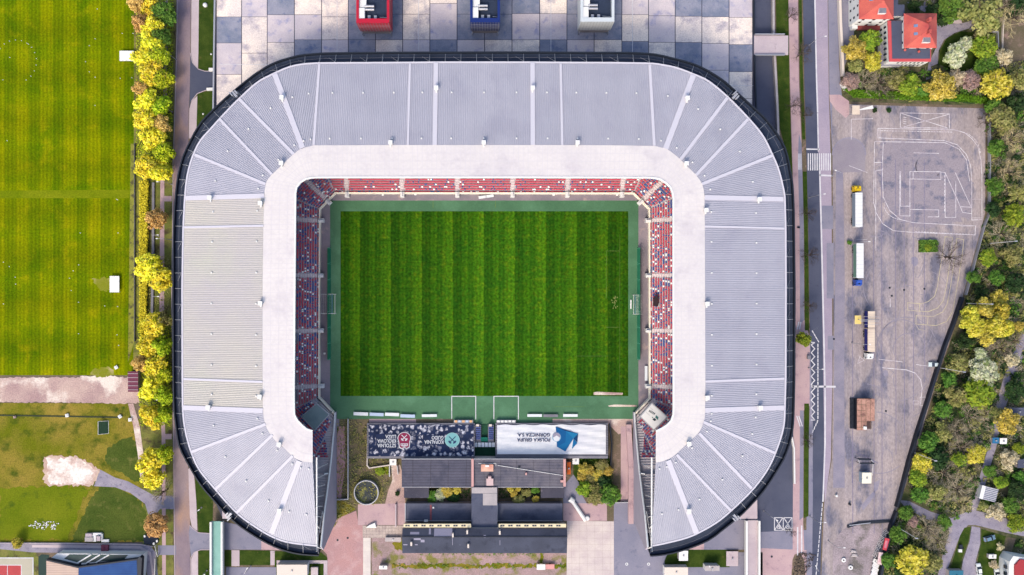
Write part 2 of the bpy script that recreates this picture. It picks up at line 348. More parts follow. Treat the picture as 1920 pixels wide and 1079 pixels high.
# ---- east side: car park by the facade, pavement, road
sheet('east_forecourt', [(1405,880),(1487,840),(1487,998),(1424,998),(1405,975)], .012, m_asph)
sheet('east_lane', [(1424,998),(1512,994),(1512,1032),(1424,1028)], .014, m_asph2)
sheet('pink_forecourt', [(1424,1028),(1512,1032),(1512,1300),(1424,1300)], .014, m_pave_pink)
sheet('lower_lane', [(1412,-220),(1450,-220),(1456,240),(1480,330),(1488,400),(1488,860),(1440,900),(1405,500)], .004, m_asph)
sheet('grass_verge', [(1452,-220),(1476,-220),(1480,160),(1484,280),(1486,330),(1462,240),(1456,100)], .012, m_lawn)
sheet('east_pavement', [(1475,-220),(1493,-220),(1498,150),(1503,270),(1507,420),(1508,600),(1520,640),(1520,760),(1507,770),(1506,980),(1510,1080),(1486,1080),(1488,700),(1488,380),(1484,250),(1480,100)], .016, m_pave_pink)
sheet('cycle_path', [(1498,250),(1503,270),(1507,420),(1508,600),(1500,610),(1499,420),(1496,300)], .022, m_asph2)
sheet('cycle_path', [(1500,770),(1507,770),(1506,970),(1499,976)], .022, m_asph2)
for pl in ([(1495,-220),(1500,-220),(1505,120),(1510,262),(1504,262),(1500,150)], [(1505,322),(1513,322),(1516,500),(1517,620),(1509,620),(1508,450)], [(1508,757),(1517,757),(1516,968),(1507,972)]):
    sheet('grass_verge', pl, .028, m_lawn)
sheet('east_road', [(1502,-220),(1549,-220),(1554,170),(1559,350),(1561,700),(1558,860),(1540,950),(1536,1300),(1513,1300),(1512,980),(1518,770),(1519,500),(1512,200)], .018, m_asph2)
sheet('new_road_lane', [(1502,-220),(1523,-220),(1531,150),(1536,300),(1541,500),(1544,650),(1546,800),(1542,950),(1532,1300),(1520,1300),(1524,950),(1524,800),(1518,600),(1515,400),(1508,150)], .022, m_asph)
m_lane = mat('east_lane_asphalt', (176,162,182), (160,148,172), s=.1, fine=.12, fs=2)
sheet('old_road_lane', [(1525,-220),(1549,-220),(1554,170),(1559,350),(1561,700),(1558,860),(1546,950),(1545,800),(1543,650),(1540,500),(1535,300),(1530,150)], .023, m_lane)
sheet('road_repair', rect(1541, 386, 1562, 430), .028, m_asph2)
sheet('road_repair', rect(1550, 456, 1563, 560), .028, m_asph2)
sheet('road_repair', rect(1552, 630, 1563, 656), .028, m_asph2)
sheet('east_layby', [(1550,-220),(1571,-220),(1573,120),(1579,185),(1592,195),(1590,280),(1560,280),(1555,170)], .014, m_asph2)
# ---- lorry park
sheet('lorry_park', [(1560,185),(1592,195),(1852,203),(1851,400),(1843,425),(1808,560),(1760,700),(1700,905),(1682,955),(1640,1085),(1540,1085),(1545,950),(1560,860),(1563,600),(1561,300)], .016, m_lot)
sheet('layby_strip', [(1568,285),(1580,285),(1584,500),(1583,700),(1584,915),(1562,915),(1565,600)], .022, m_lot2)
sheet('wood_floor', [(1590,-220),(2500,-220),(2500,1400),(1640,1400),(1640,1079),(1684,950),(1702,905),(1762,700),(1810,560),(1845,425),(1853,400),(1854,200),(1592,192),(1578,180)], .002, m_wood)
sheet('course_asphalt', [(1652,268),(1700,262),(1780,268),(1815,300),(1822,340),(1820,408),(1740,428),(1690,420),(1655,380),(1648,320)], .020, mat('course_asphalt', k=.84, a=(160,150,164), b=(172,160,172), s=.12, c=(122,122,146), cs=.22, clo=.52, chi=.66, fine=.3, fs=2), 5)
sheet('lorry_park_verge', [(1592,191),(1852,199),(1853,204),(1592,196)], .026, m_mud)
sheet('lorry_park_verge', [(1848,204),(1854,204),(1853,400),(1846,425),(1815,550),(1800,575),(1842,420),(1847,400)], .024, m_mud)
sheet('layby_apron', [(1555,178),(1575,178),(1592,190),(1592,215),(1586,222),(1566,205),(1556,190)], .026, m_pave_pink)
sheet('turning_circle', arc(1592,290,31,0,180,16)+[(1561,318),(1580,324),(1622,322)], .024, mat('turning_circle_concrete', k=.82, a=(158,148,166), b=(172,162,174), s=.1, fine=.2))
mk0 = MB(); mk0.ribbon(PP(arc(1592,290,31,0,180,18)), .5, .03); tag(mk0.build('worn_kerb_line', m_lot2), kind='structure')
sheet('gravel_yard', [(1562,1085),(1561,1020),(1575,1000),(1590,985),(1670,977),(1640,1085)], .026, m_mud and mat('gravel_yard_soil', (176,160,170), (150,138,146), s=.1, c=(112,106,104), cs=.14, clo=.5, chi=.66, fine=.4, fs=2))
sheet('tar_stain', [(1615,948),(1628,932),(1640,920),(1641,928),(1630,944),(1618,958)], .030, m_lot2)
sheet('tar_stain', [(1640,905),(1650,900),(1646,918),(1638,926)], .030, m_lot2)
def stain(x, y, rx, ry):
    pts = [(x+rx*(1+R.uniform(-.25,.25))*math.cos(a), y+ry*(1+R.uniform(-.25,.25))*math.sin(a)) for a in [i*math.pi/7 for i in range(14)]]
    sheet('tar_stain', pts, .030, m_lot2)
for q in ((1715,490,7,10),(1758,760,3,2),(1661,700,5,6)): stain(*q)
m_seam = mat('tar_seam', (118,112,142), (138,130,156), s=.4)
mk = MB()
for x in (1598, 1638, 1653, 1679, 1695, 1712, 1733):
    mk.ribbon(PP([(x, 300 if x > 1640 else 450), (x+.5, 620), (x+1, 1000 if x < 1660 else 900-(x-1660)*2.5)]), .25, .034)
mk.ribbon(PP([(1598,905),(1598,845),(1630,860),(1645,868)]), .3, .036)
tag(mk.build('expansion_joint', m_seam), kind='structure')
tm = MB(); rt = random.Random(11)
m_tyrem = mat('tyre_mark', (140,134,152), (152,144,160), s=.5, fine=.2)
for k_ in range(90):
    x, y = rt.uniform(1600, 1830), rt.uniform(230, 900)
    if x > 1845-(y-400)*.28 and y > 400: x -= 120
    r_ = rt.uniform(12, 70); a0 = rt.uniform(0, 360); a1 = a0+rt.uniform(15, 70)
    p_ = [q for q in arc(x, y, r_, a0, a1, 10) if 1597 < q[0] < 1842-max(0, q[1]-400)*.29 and 215 < q[1] < 930]
    if len(p_) > 3: tm.ribbon(PP(p_), rt.uniform(.12, .3), .032+.0009*(k_ % 7))
for cx, cy, r_ in ((1737,314,26),(1737,312,20),(1741,312,24),(1728,410,34),(1735,412,26),(1690,640,40),(1700,650,55),(1705,655,30)):
    tm.ribbon(PP(arc(cx, cy, r_, 20, 330 if cy < 400 else 200, 20)), .3, .0385)
tag(tm.build('tyre_mark', m_tyrem), kind='structure')
# east: allotment lanes
sheet('garden_lane', [(1686,938),(1705,940),(1745,960),(1785,972),(1812,960),(1828,930),(1838,890),(1850,850),(1858,815),(1868,760),(1880,715),(1905,650),(1925,600),(1940,610),(1915,680),(1900,720),(1880,780),(1868,840),(1855,880),(1842,930),(1830,958),(1860,965),(1885,972),(1940,990),(1940,1010),(1890,1000),(1870,995),(1830,985),(1815,985),(1800,1005),(1785,1045),(1772,1080),(1758,1080),(1768,1040),(1780,1000),(1778,985),(1740,975),(1700,955)], .012, m_grav)
sheet('garden_lane', [(1822,987),(1838,990),(1838,1020),(1830,1050),(1835,1085),(1800,1085),(1806,1050),(1818,1015)], .018, m_grav)
sheet('garden_lane', [(1888,1008),(1905,1010),(1892,1050),(1890,1085),(1868,1085),(1878,1045)], .018, m_mud)
sheet('garden_lawn', [(1778,1078),(1790,1040),(1800,1005),(1808,990),(1820,988),(1816,1015),(1803,1050),(1798,1085)], .016, m_lawn)
sheet('garden_lawn', [(1840,992),(1886,1006),(1876,1045),(1866,1085),(1838,1085),(1833,1050),(1840,1020)], .016, m_lawn)
sheet('park_path', [(1745,125),(1752,145),(1736,150),(1741,120),(1755,90),(1757,60),(1748,40),(1760,38),(1775,44),(1800,45),(1840,34),(1850,38),(1822,52),(1790,62),(1770,75),(1760,95),(1758,120)], .014, m_grav)
sheet('park_path', [(1732,-220),(1745,-220),(1744,22),(1740,26),(1708,10),(1700,4),(1732,12)], .014, m_grav)
sheet('park_path', [(1794,25),(1800,28),(1804,44),(1786,46),(1784,40)], .014, m_pave)
sheet('park_lawn', [(1760,120),(1762,95),(1775,72),(1800,60),(1870,62),(1868,110),(1800,140)], .010, m_lawn)
sheet('bare_earth_patch', [(1880,35),(1935,28),(1935,120),(1885,128),(1876,110)], .012, m_mud)
sheet('house_drive', [(1571,-220),(1600,-220),(1602,50),(1600,80),(1578,140),(1575,60)], .014, m_asph2)
# ================================================================ MARKINGS
mk = MB(); Z = .040
def ml(pts, wd=.28, z=.040, mb=None): (mb or mk).ribbon(PP(pts), wd, z)
ml([(1523.5,-220),(1531,150),(1533,210)], .5)
for i in range(12): y = 214+i*6; ml([(1533+.02*i*6, y),(1533.1+.02*i*6, y+3.6)], .45)
ml([(1537,320),(1540,430),(1544,600),(1547,740),(1547,830),(1543,940)], .5)
for i in range(16): y = 945+i*8.5; ml([(1542-(y-945)*.09, y),(1541.5-(y-945)*.09, y+5)], .3)
for i in range(11): x = 1515.5+i*4.15; ml([(x,289),(x,319)], .42)
for i in range(3): x = 1497+i*2.4; ml([(x,289),(x,318)], .26)
ml([(1513,280),(1536,280.5)], .5); ml([(1538,329),(1560,330)], .6)
for a, b in (((1535,614),(1523,620)), ((1539,726),(1565,725))): ml([a, b], .01)
for x in (1497, 1501): ml([(x+.6,605),(x-2,617)], .4)
for x in (1494, 1498): ml([(x,781),(x+6,799)], .4)
ml([(1523,725),(1565,725.5)], .7)
for i in range(4): ml([(1523+i*3.3, 621+i*5.6),(1525+i*3.3, 624.5+i*5.6)], .35)
for i in range(20): y = 646+i*7.1; ml([(1533.5,y),(1533.5,y+4)], .4)
for i in range(4): ml([(1533-i*2.8, 789+i*6),(1532-i*2.8, 793+i*6)], .35)
z_ = [(1521 if i % 2 == 0 else 1527.5, 647+i*7.4) for i in range(20)]
ml([(1521,642),(1527,643)]+z_, .36); ml([(1521,788),(1527,788)], .36)
tag(mk.build('road_marking', m_mark), kind='structure')
mk = MB()
for a in range(12): y = 990+a*4.4; ml([(1495.5,y),(1495.5,y+2)], .5); ml([(1503,y-3),(1503,y-1)], .5)
def frame(x0, y0, x1, y1, wd=.28): ml([(x0,y0),(x1,y0),(x1,y1),(x0,y1),(x0,y0)], wd)
frame(1452,971,1485,994.5); ml([(1468.5,971),(1468.5,994.5)])
ml([(1453,972),(1467,993)]); ml([(1467,972),(1453,993)]); ml([(1470,972),(1484,993)]); ml([(1484,972),(1470,993)])
for x in (1460, 1477): ml([(x-3,991),(x,986),(x+3,991),(x-3,991)], .25)
tag(mk.build('parking_bay_marking', m_mark), kind='structure')
mk = MB()
# practice course in the lorry park
w1 = .22
ml([(1688,212),(1780,214),(1780,241),(1688,239),(1688,212)], w1); ml([(1690,213),(1779,241)], w1); ml([(1778,215),(1692,239)], w1)
for k_ in range(4): ml([(1694+k_*.1,220+k_*4),(1699,221+k_*4)], .2)
ml([(1646,241),(1790,244),(1808,249),(1822,260),(1834,276),(1839,300),(1841,330),(1841,412),(1822,413),(1822,340),(1820,312),(1812,290),(1795,272),(1770,264),(1720,262),(1646,259),(1646,241)], w1)
ml([(1650,243),(1650,258)], w1)
for i in range(26): ml([(1652+i*5.2,245.5+i*.1),(1655+i*5.2,245.6+i*.1)], w1)
for i in range(9): a = math.radians(80-i*9); ml([(1798+40*math.cos(a), 290-42*math.sin(a)),(1798+40*math.cos(a-.07), 290-42*math.sin(a-.07))], w1)
ml([(1640,266),(1720,267),(1772,268),(1798,280),(1812,300),(1818,340)], w1)
ml([(1640,266),(1639,300),(1638,380),(1643,400),(1655,420),(1675,433),(1710,436),(1828,441),(1829,424),(1712,418),(1688,412),(1668,395),(1656,370),(1654,320),(1656,268)], w1)
ml([(1640,305),(1655,305),(1655,319),(1642,320),(1642,470)], w1)
for i in range(20): ml([(1716+i*5.5,434.6+i*.28),(1719+i*5.5,434.8+i*.28)], w1)
for i in range(9): a = math.radians(200+i*8); ml([(1690+34*math.cos(a),378-34*math.sin(a)),(1690+34*math.cos(a+.08),378-34*math.sin(a+.08))], w1)
ml([(1687,322),(1687,405),(1706,405.5),(1706,322),(1709,322)], w1); ml([(1688.5,322),(1688.5,387),(1706,387)], w1)
ml([(1709,322),(1764,322.5),(1764,337),(1707,336)], w1); ml([(1712,322),(1712,336)], w1); ml([(1764,323),(1772,324),(1772,408),(1792,408),(1792,345)], w1)
for i in range(10): ml([(1771,330+i*7),(1771,333+i*7)], w1)
ml([(1772,324),(1795,375),(1805,399),(1822,401)], w1); ml([(1791,324),(1821,389),(1801,388)], w1)
ml([(1707,393),(1760,394),(1760,407),(1740,407)], w1); ml([(1713,287),(1760,288)], w1)
ml([(1792,340),(1792,408)], .12); ml([(1822,374),(1840,374)], .14); ml([(1821,409),(1841,409)], .14); ml([(1801,425),(1829,424)], .12)
ml([(1592,311),(1626,324)], .18); ml([(1596,224),(1636,223)], .2); ml([(1596,224),(1596,262)], .2)
ml([(1648,674),(1692,679)], .2); ml([(1718,684),(1742,687)], .2); ml([(1655,690),(1700,694),(1716,700),(1726,712),(1729,728),(1726,758)], .24)
frame(1725,745,1737,761,.14); frame(1712,752,1722,758,.12); ml([(1608,682),(1612,669),(1620,676),(1608,682)], .16)
ml([(1669,560),(1669,576)], .2); ml([(1606,450),(1626,450)], .12)
tag(mk.build('worn_course_marking', m_markw), kind='structure')
mk = MB()
ml([(1757,540),(1765,490),(1772,444),(1786,446),(1783,480),(1774,540)], w1); ml([(1782,540),(1790,480),(1794,447),(1807,450),(1804,480),(1794,540)], w1)
ml([(1757,540),(1752,556),(1740,566),(1728,570),(1702,568),(1702,582),(1740,585),(1758,578),(1768,565),(1774,540)], w1); ml([(1724,569),(1724,584)], w1)
ml([(1782,540),(1776,570),(1768,585),(1750,594),(1718,592),(1717,608),(1755,611),(1775,603),(1786,585),(1794,540)], w1); ml([(1740,594),(1739,608)], w1)
ml([(1718,610),(1722,618),(1734,620)], .12)
tag(mk.build('yellow_course_marking', m_marky), kind='structure')
# markings on the training field: dots and faint lines
mk = MB()
for i in range(14):
    a = math.radians(200+i*17); ml([(30+38*math.cos(a),115+40*math.sin(a)),(31+38*math.cos(a),115.6+40*math.sin(a))], .16)
for x, y in [(182,17),(178,73),(167,86),(229,63),(249,63),(160,116),(167,135),(178,145),(225,147),(247,146),(178,198),(218,374),(220,375),(150,437),(221,437),(147,497),(137,508),(130,522),(6,492),(17,500),(28,520),(29,533),(133,545),(6,570),(147,567),(196,574),(220,575),(147,626),(219,628),(222,648),(13,264),(18,108),(53,83),(5,150)]:
    ml([(x,y),(x+.9,y+.3)], .2)
tag(mk.build('field_marking', m_mark), kind='structure')
# west end: faint cross line over the field
sheet('worn_turf', [(0,358),(242,356),(242,372),(0,372)], .004, mat('worn_turf_line', k=.85, spec=.05, a=(116,134,4), b=(140,148,20), s=.1, fine=.3, fs=1.6))
sheet('worn_turf', [(178,690),(200,688),(214,694),(216,705),(168,706)], .006, mat('worn_goalmouth', k=.85, spec=.05, a=(150,150,60), b=(136,144,20), s=.2, c=(198,180,130), cs=.15, clo=.5, chi=.65, fine=.25), 3)
sheet('worn_turf', [(172,524),(206,520),(206,546),(188,546)], .006, MATS['worn_goalmouth'], 3)
# ================================================================ RAISED PLAZA
PZ = 3.0
def GP(x, y): return G(x, y, PZ)
pl = MB()
pl.prism([GP(408,-90), GP(1413,-90), GP(1415,275), GP(400,275)], 0, PZ-.01)
pl.prism([GP(397,275.3), GP(500,275.3), GP(500,905), GP(470,974), GP(418,974), GP(396,925)], 0, PZ-.01)
pl.prism([GP(1340,275.3), GP(1415,275.3), GP(1421,975), GP(1384,975), GP(1340,975)], 0, PZ-.01)
tag(pl.build('plaza', [m_joint]), kind='structure')
tag(MB().prism([GP(416,940), GP(500,940), GP(500,973), GP(417,973)], PZ-.008, PZ+.01).build('plaza_paving', m_pave), kind='structure')
tag(MB().prism([GP(1380,880), GP(1419,850), GP(1420,973), GP(1384,973)], PZ-.008, PZ+.01).build('plaza_paving', m_pave), kind='structure')
xs = [405.5,453,501,552,603,653,704,755,806,857,908.5,960,1012,1063,1114,1166,1216,1266,1316,1367,1411]
ys = {0:[-40,32,81,140,200,250],1:[-60,-10,32,100,160,220],2:[-55,28,80,140,200],3:[-60,28,75,105,160],4:[-25,32,75,110]}
dark = {(0,32),(2,-55),(3,75),(5,-25),(5,27),(6,-25),(6,27),(5,75),(8,75),(9,-25),(9,27),(10,-25),(10,27),(11,-25),(12,75),(13,-25),(13,27),(14,-25),(14,27),(15,78),(17,-20),(17,80),(18,-18),(19,84)}
mid = {(1,-10),(3,28),(4,75),(8,7),(7,75),(9,75),(15,-22),(16,30),(2,28),(12,26),(18,82),(0,81),(13,75)}
sb = [MB(), MB(), MB()]
for i in range(20):
    if i in ys: yy = ys[i]
    elif i in (8,): yy = [-40,7,75,120]
    elif i in (15,): yy = [-22,28,78,128]
    elif i == 16: yy = [-22,30,80,130]
    elif i == 17: yy = [-20,31,80,131,180]
    elif i == 18: yy = [-18,32,82,132,190]
    elif i == 19: yy = [-16,33,84,135,185,250]
    elif i in (11,12): yy = [-25,26,75,115]
    else: yy = [-25,27,75,115]
    yy = [yy[0]-50]+yy+([230] if i in (0,) else [])
    for a, b in zip(yy, yy[1:]):
        k_ = 1 if (i, a) in dark else 2 if (i, a) in mid or R.random() < .12 else 0
        A, B = GP(xs[i]+.7, a+.4), GP(xs[i+1]-.7, b-.4)
        sb[k_].box(A.x, A.y, B.x, B.y, PZ-.008, PZ+.004)
for k_, (nm, mm) in enumerate((('light_paving_slabs', m_slabA), ('blue_paving_slabs', m_slabB), ('grey_paving_slabs', m_slabC))):
    tag(sb[k_].build(nm, mm), kind='structure')
lm = MB()
for x in (632, 785, 1033, 1186): lm.ribbon([GP(x,-40), GP(x,100)], .22, PZ+.012)
lm.ribbon([GP(411,121), GP(520,122)], .15, PZ+.012); lm.ribbon([GP(1362,160), GP(1412,161)], .15, PZ+.012)
tag(lm.build('plaza_marking', m_mark), kind='structure')
# plaza edge parapets
def wall(name, pts, wd, z0, z1, m, label, cat='wall', h=0, **k):
    mb = MB(); P = PP(pts, h)
    for q, (a, b) in enumerate(zip(P, P[1:])): mb.obox(a, b, wd, z0, z1+.004*(q % 2), ext=wd/2.02)
    return thing(mb, name, m, label, cat, **k)
wall('parapet_wall', [(407,-220),(401,204),(398,250)], .55, PZ+.01, PZ+.9, m_steel, 'pale metal parapet along the west edge of the raised slab plaza', h=PZ)
wall('parapet_wall', [(1412,-220),(1413,63)], .5, PZ+.01, PZ+.9, m_black, 'dark parapet at the plaza edge north of the footbridge', h=PZ)
wall('parapet_wall', [(1414,106),(1415,150),(1418,230)], .5, PZ+.01, PZ+.9, m_black, 'dark parapet at the plaza edge south of the footbridge', h=PZ)
wall('retaining_wall', [(1446,-220),(1448,66)], .8, 0, 1.6, m_conc, 'low concrete wall beside the sunken lane, north of the footbridge')
wall('retaining_wall', [(1450,106),(1455,200),(1457,262)], .8, 0, 1.6, m_conc, 'low concrete wall beside the sunken lane, south of the footbridge')
# footbridge
fb = empty('footbridge', G(1445, 85), 'short pale concrete footbridge from the plaza over the sunken lane', 'footbridge')
b = MB(); a, c = G(1414,67,PZ), G(1478,103,PZ); b.box(a.x, a.y, c.x, c.y, PZ-.6, PZ+.02); b.build('deck', m_pave, fb)
for y in (65.5, 104.5):
    r = MB(); a, c = G(1414,y,PZ), G(1470,y,PZ); r.obox(a, c, .3, PZ+.025, PZ+1.0); r.build('railing', m_steel, fb)
# stairways / ramps at the south corners of the plaza
def ramp(x0, x1, y0, y1, mfloor, label):
    root = empty('walkway_ramp', G((x0+x1)/2, (y0+y1)/2), label, 'ramp')
    A, B = G(x0, y0, PZ), G(x1, y1, PZ)
    MB().box(A.x+.7, A.y, B.x-.7, B.y, PZ-.5, PZ).build('deck', mfloor, root)
    MB().box(A.x, A.y, A.x+.68, B.y, PZ-.8, PZ+1.1).build('side_wall', m_white, root)
    MB().box(B.x-.68, A.y, B.x, B.y, PZ-.8, PZ+1.1).build('side_wall', m_white, root)
    pr = MB()
    for k_ in range(5): y = A.y+(B.y-A.y)*(k_+.5)/5; pr.box(A.x+1.6, y-.3, B.x-1.6, y+.3, 0, PZ-.51)
    pr.build('pier', m_conc_d, root); return root
ramp(395, 419, 978, 1110, mat('green_walkway', (134,182,176), (150,196,190), s=.2, fine=.08), 'green floored walkway between white walls, southwest of the stadium')
ramp(1397, 1424, 976, 1110, m_pave, 'grey floored walkway between white walls, southeast of the stadium')
# ================================================================ THE STADIUM
m_roof = mat('metal_roof_sheet', rnd=.035, a=(175,174,192), b=(186,184,201), s=.05, fine=.05, fs=1, rough=.45, metal=.0, spec=.5, c=(166,164,184), cs=.08, clo=.52, chi=.68, bands=[(1, 11.0, .2, [(0,.95),(.5,1.03),(1,.95)], .7), (0, 7.0, .6, [(0,.95),(.5,1.03),(1,.95)], .7)])
m_rib = mat('metal_roof_rib', rnd=.035, a=(176,175,193), fine=.04, rough=.45, spec=.5)
m_roofW = mat('metal_roof_sheet_warm_lit', (208,202,196), (198,192,200), s=.03, lo=.42, hi=.6, fine=.06, fs=1.5, rough=.5, c=(206,206,192), cs=.04, clo=.5, chi=.7, bands=[(1, 2.1, 0, [(0,.94),(.5,1.03),(1,.94)], .8)])  # warm low-sun glow on the west roof, put into the base colour
m_ribW = mat('metal_roof_rib_warm_lit', (196,190,190), fine=.05, rough=.5)  # ribs tinted with the same painted glow
m_gut = mat('roof_walkway_strip', (212,208,224), fine=.05, rough=.5)
m_poly = mat('translucent_roof_panel', (246,238,240), (236,228,234), k=.97, s=.06, fine=.06, fs=1, rough=.35, spec=.4, c=(222,212,222), cs=.12, clo=.55, chi=.75, leaf=True)
[n_ for n_ in m_poly.node_tree.nodes if n_.type == 'MIX_SHADER'][0].inputs[0].default_value = .12
m_polyrib = mat('panel_joint', (232,225,236), fine=.03)
m_aisle = mat('aisle_concrete', k=1.6, a=(206,192,196), b=(192,178,184), s=.5, fine=.08)
m_terr = mat('terrace_concrete', k=1.3, a=(196,186,192), b=(176,168,178), s=.3, fine=.12)
m_seatR = mat('seat_red', k=1.2, a=(206,78,102), fine=.1, rough=.5); m_seatB = mat('seat_blue', k=1.5, a=(62,80,146), fine=.1, rough=.5)
m_seatW = mat('seat_white', k=1.3, a=(238,238,242), fine=.05, rough=.5); m_seatD = mat('seat_faded_red', k=1.7, a=(176,88,102), fine=.1, rough=.5)
stad = empty('stadium', (0, 0, 0), 'large rounded stadium with grey ribbed roof, white inner roof ring and open south side', 'stadium')
RO, RI, RL, ZO = 27.0, 27.0, 27.0, 24.0
outer = [(592,1025),(537,1018),(505,1006),(480,991),(450,970),(425,945),(400,916),(372,882),(357,849),(346,809),(341,766),(340.5,712),(340,540),(342,426),(345,371),(352,318),(370,270),(395,240),(425,207),(450,182),(480,155),(507,140),(540,125.5),(570,119.5),(597,118),(768,117),(817,116.5),(999,116.5),(1052,117),(1160,117.5),(1220,118.5),(1247,122),(1272,127.5),(1302,139),(1330,152),(1366,182),(1405,222),(1432,255),(1450,291),(1462,320),(1471,357),(1473,373),(1474.5,428),(1475,540),(1474.5,711),(1473,766),(1470,805),(1455,851),(1439,884),(1412,920),(1372,959),(1345,981),(1310,1001),(1285,1011),(1245,1021),(1224,1025)]
inner = [(587,867),(562,863),(545,851),(530,836),(517,826),(505,809),(498,795),(494,768),(493.5,715),(493.5,540),(495,424),(496.5,368),(499,348),(501,340),(510,329),(525,315),(550,291),(567,279),(589,273.5),(765,273),(815.5,273),(999,273),(1054,273),(1150,273.5),(1226,274.5),(1247,279.5),(1262,289),(1275,300),(1287,312),(1304,329),(1315,345),(1319,360),(1320,371),(1320.5,425),(1321,540),(1321.5,715),(1321,769),(1319,790),(1309,811),(1292,827),(1268,850),(1255,859),(1240,865),(1229,867)]
lip = [(587,808),(575,804),(565,795),(557,786),(552.5,775),(552,740),(553.5,540),(554.5,420),(555,365),(557,352),(565,342),(577,335.5),(590,333.5),(765,333.5),(999,333.5),(1222,334),(1237,337),(1250,346),(1259,356),(1261.5,372),(1261.5,540),(1262,770),(1261,781),(1255,792),(1242,802),(1229,808)]
ring = [(597,1041),(567,1039),(537,1033),(507,1021),(480,1006),(450,986),(425,964),(400,936),(375,906),(350,864),(336,834),(330,795),(327,765),(326,715),(325.5,540),(326,445),(328,395),(333,340),(342,300),(355,270),(375,234),(400,207),(435,175),(480,139),(517,118),(567,104),(605,101),(730,99.5),(960,99),(1185,100),(1222,102),(1260,110),(1310,125),(1360,155),(1410,200),(1440,229),(1470,275),(1482,325),(1486,352),(1488,395),(1489.5,540),(1489,715),(1487.5,777),(1484,815),(1472,854),(1455,884),(1439,909),(1422,931),(1385,969),(1335,1009),(1285,1030),(1247,1039.5),(1220,1042)]
strips = [((507,1003),(562,864),10),((442,963),(550,854),5),((402,919),(512,815),5),((357,849),(499,795),5),((341,766),(494,770),9),((341,712),(493.5,716),4),((342,426),(495,424),4),((345,371),(496.5,368),9),((362,289),(499,346),5),((408,221),(511,328),5),((446,184),(552,290),5.5),((513,137),(568,278),10),((597,118),(589,273),4.5),((768,117),(765,273),4),((817,116),(815.5,273),8),((999,116),(999,273),8),((1052,117),(1054,273),4),((1220,119),(1226,274),5),((1302,139),(1247,280),10),((1366,182),(1275,300),6),((1405,222),(1304,329),5.5),((1450,291),(1315,346),5.5),((1472,373),(1320,371),9),((1474,428),(1320.5,425),3.5),((1474,711),(1321.5,715),4),((1473,766),(1321,769),9),((1455,851),(1318,791),5),((1412,918),(1310,812),5.5),((1372,959),(1268,852),5),((1308,1002),(1252,863),10)]
def crom(pts, sub=4):
    out = []
    for i in range(len(pts)-1):
        p0 = Vector(pts[max(i-1,0)]); p1 = Vector(pts[i]); p2 = Vector(pts[i+1]); p3 = Vector(pts[min(i+2,len(pts)-1)])
        if (p2-p1).length > 60 or (p0-p1).length > 75 or (p3-p2).length > 75: 
            out += [p1.lerp(p2, t/sub) for t in range(sub)]; continue
        for t in range(sub):
            t /= sub; out.append(.5*((2*p1)+(p2-p0)*t+(2*p0-5*p1+4*p2-p3)*t*t+(3*p1-p0-3*p2+p3)*t*t*t))
    return out+[Vector(pts[-1])]
class Curve:
    def __init__(s, pts, h):
        s.p = [G(a.x, a.y, h).to_2d() for a in crom([Vector(q) for q in pts])]
        s.l = [0]
        for a, b in zip(s.p, s.p[1:]): s.l.append(s.l[-1]+(b-a).length)
        s.L = s.l[-1]
    def at(s, d):
        d = min(max(d, 0), s.L); lo, hi = 0, len(s.l)-1
        while hi-lo > 1:
            m_ = (lo+hi)//2
            if s.l[m_] <= d: lo = m_
            else: hi = m_
        t = (d-s.l[lo])/max(s.l[hi]-s.l[lo], 1e-9); return s.p[lo].lerp(s.p[hi], t)
    def near(s, q):
        best = (1e18, 0, None)
        for i, (a, b) in enumerate(zip(s.p, s.p[1:])):
            d = b-a; t = min(max((q-a).dot(d)/max(d.length_squared, 1e-12), 0), 1); c = a+d*t; e = (q-c).length_squared
            if e < best[0]: best = (e, s.l[i]+d.length*t, c)
        return best[1], best[2], math.sqrt(best[0])
CO, CI, CL, CR = Curve(outer, RO), Curve(inner, RI), Curve(lip, RL), Curve(ring, ZO)
def zroof(q): return 27.6-.08*CI.near(q)[2]
def zlip(q): return 27.6+.02*CI.near(q)[2]
so_ = [0]+[CO.near(G(*s_[0], RO).to_2d())[0] for s_ in strips]+[CO.L]
si_ = [0]+[CI.near(G(*s_[1], RI).to_2d())[0] for s_ in strips]+[CI.L]
def clipline(poly, p, d):
    ts = []
    n = len(poly)
    for i in range(n):
        a, b = poly[i], poly[(i+1) % n]; e = b-a; den = d.x*e.y-d.y*e.x
        if abs(den) < 1e-9: continue
        r = a-p; t = (r.x*e.y-r.y*e.x)/den; u = (r.x*d.y-r.y*d.x)/den
        if 0 <= u <= 1: ts.append(t)
    return (min(ts), max(ts)) if len(ts) > 1 else None
def V3(q, z): return (q.x, q.y, z)
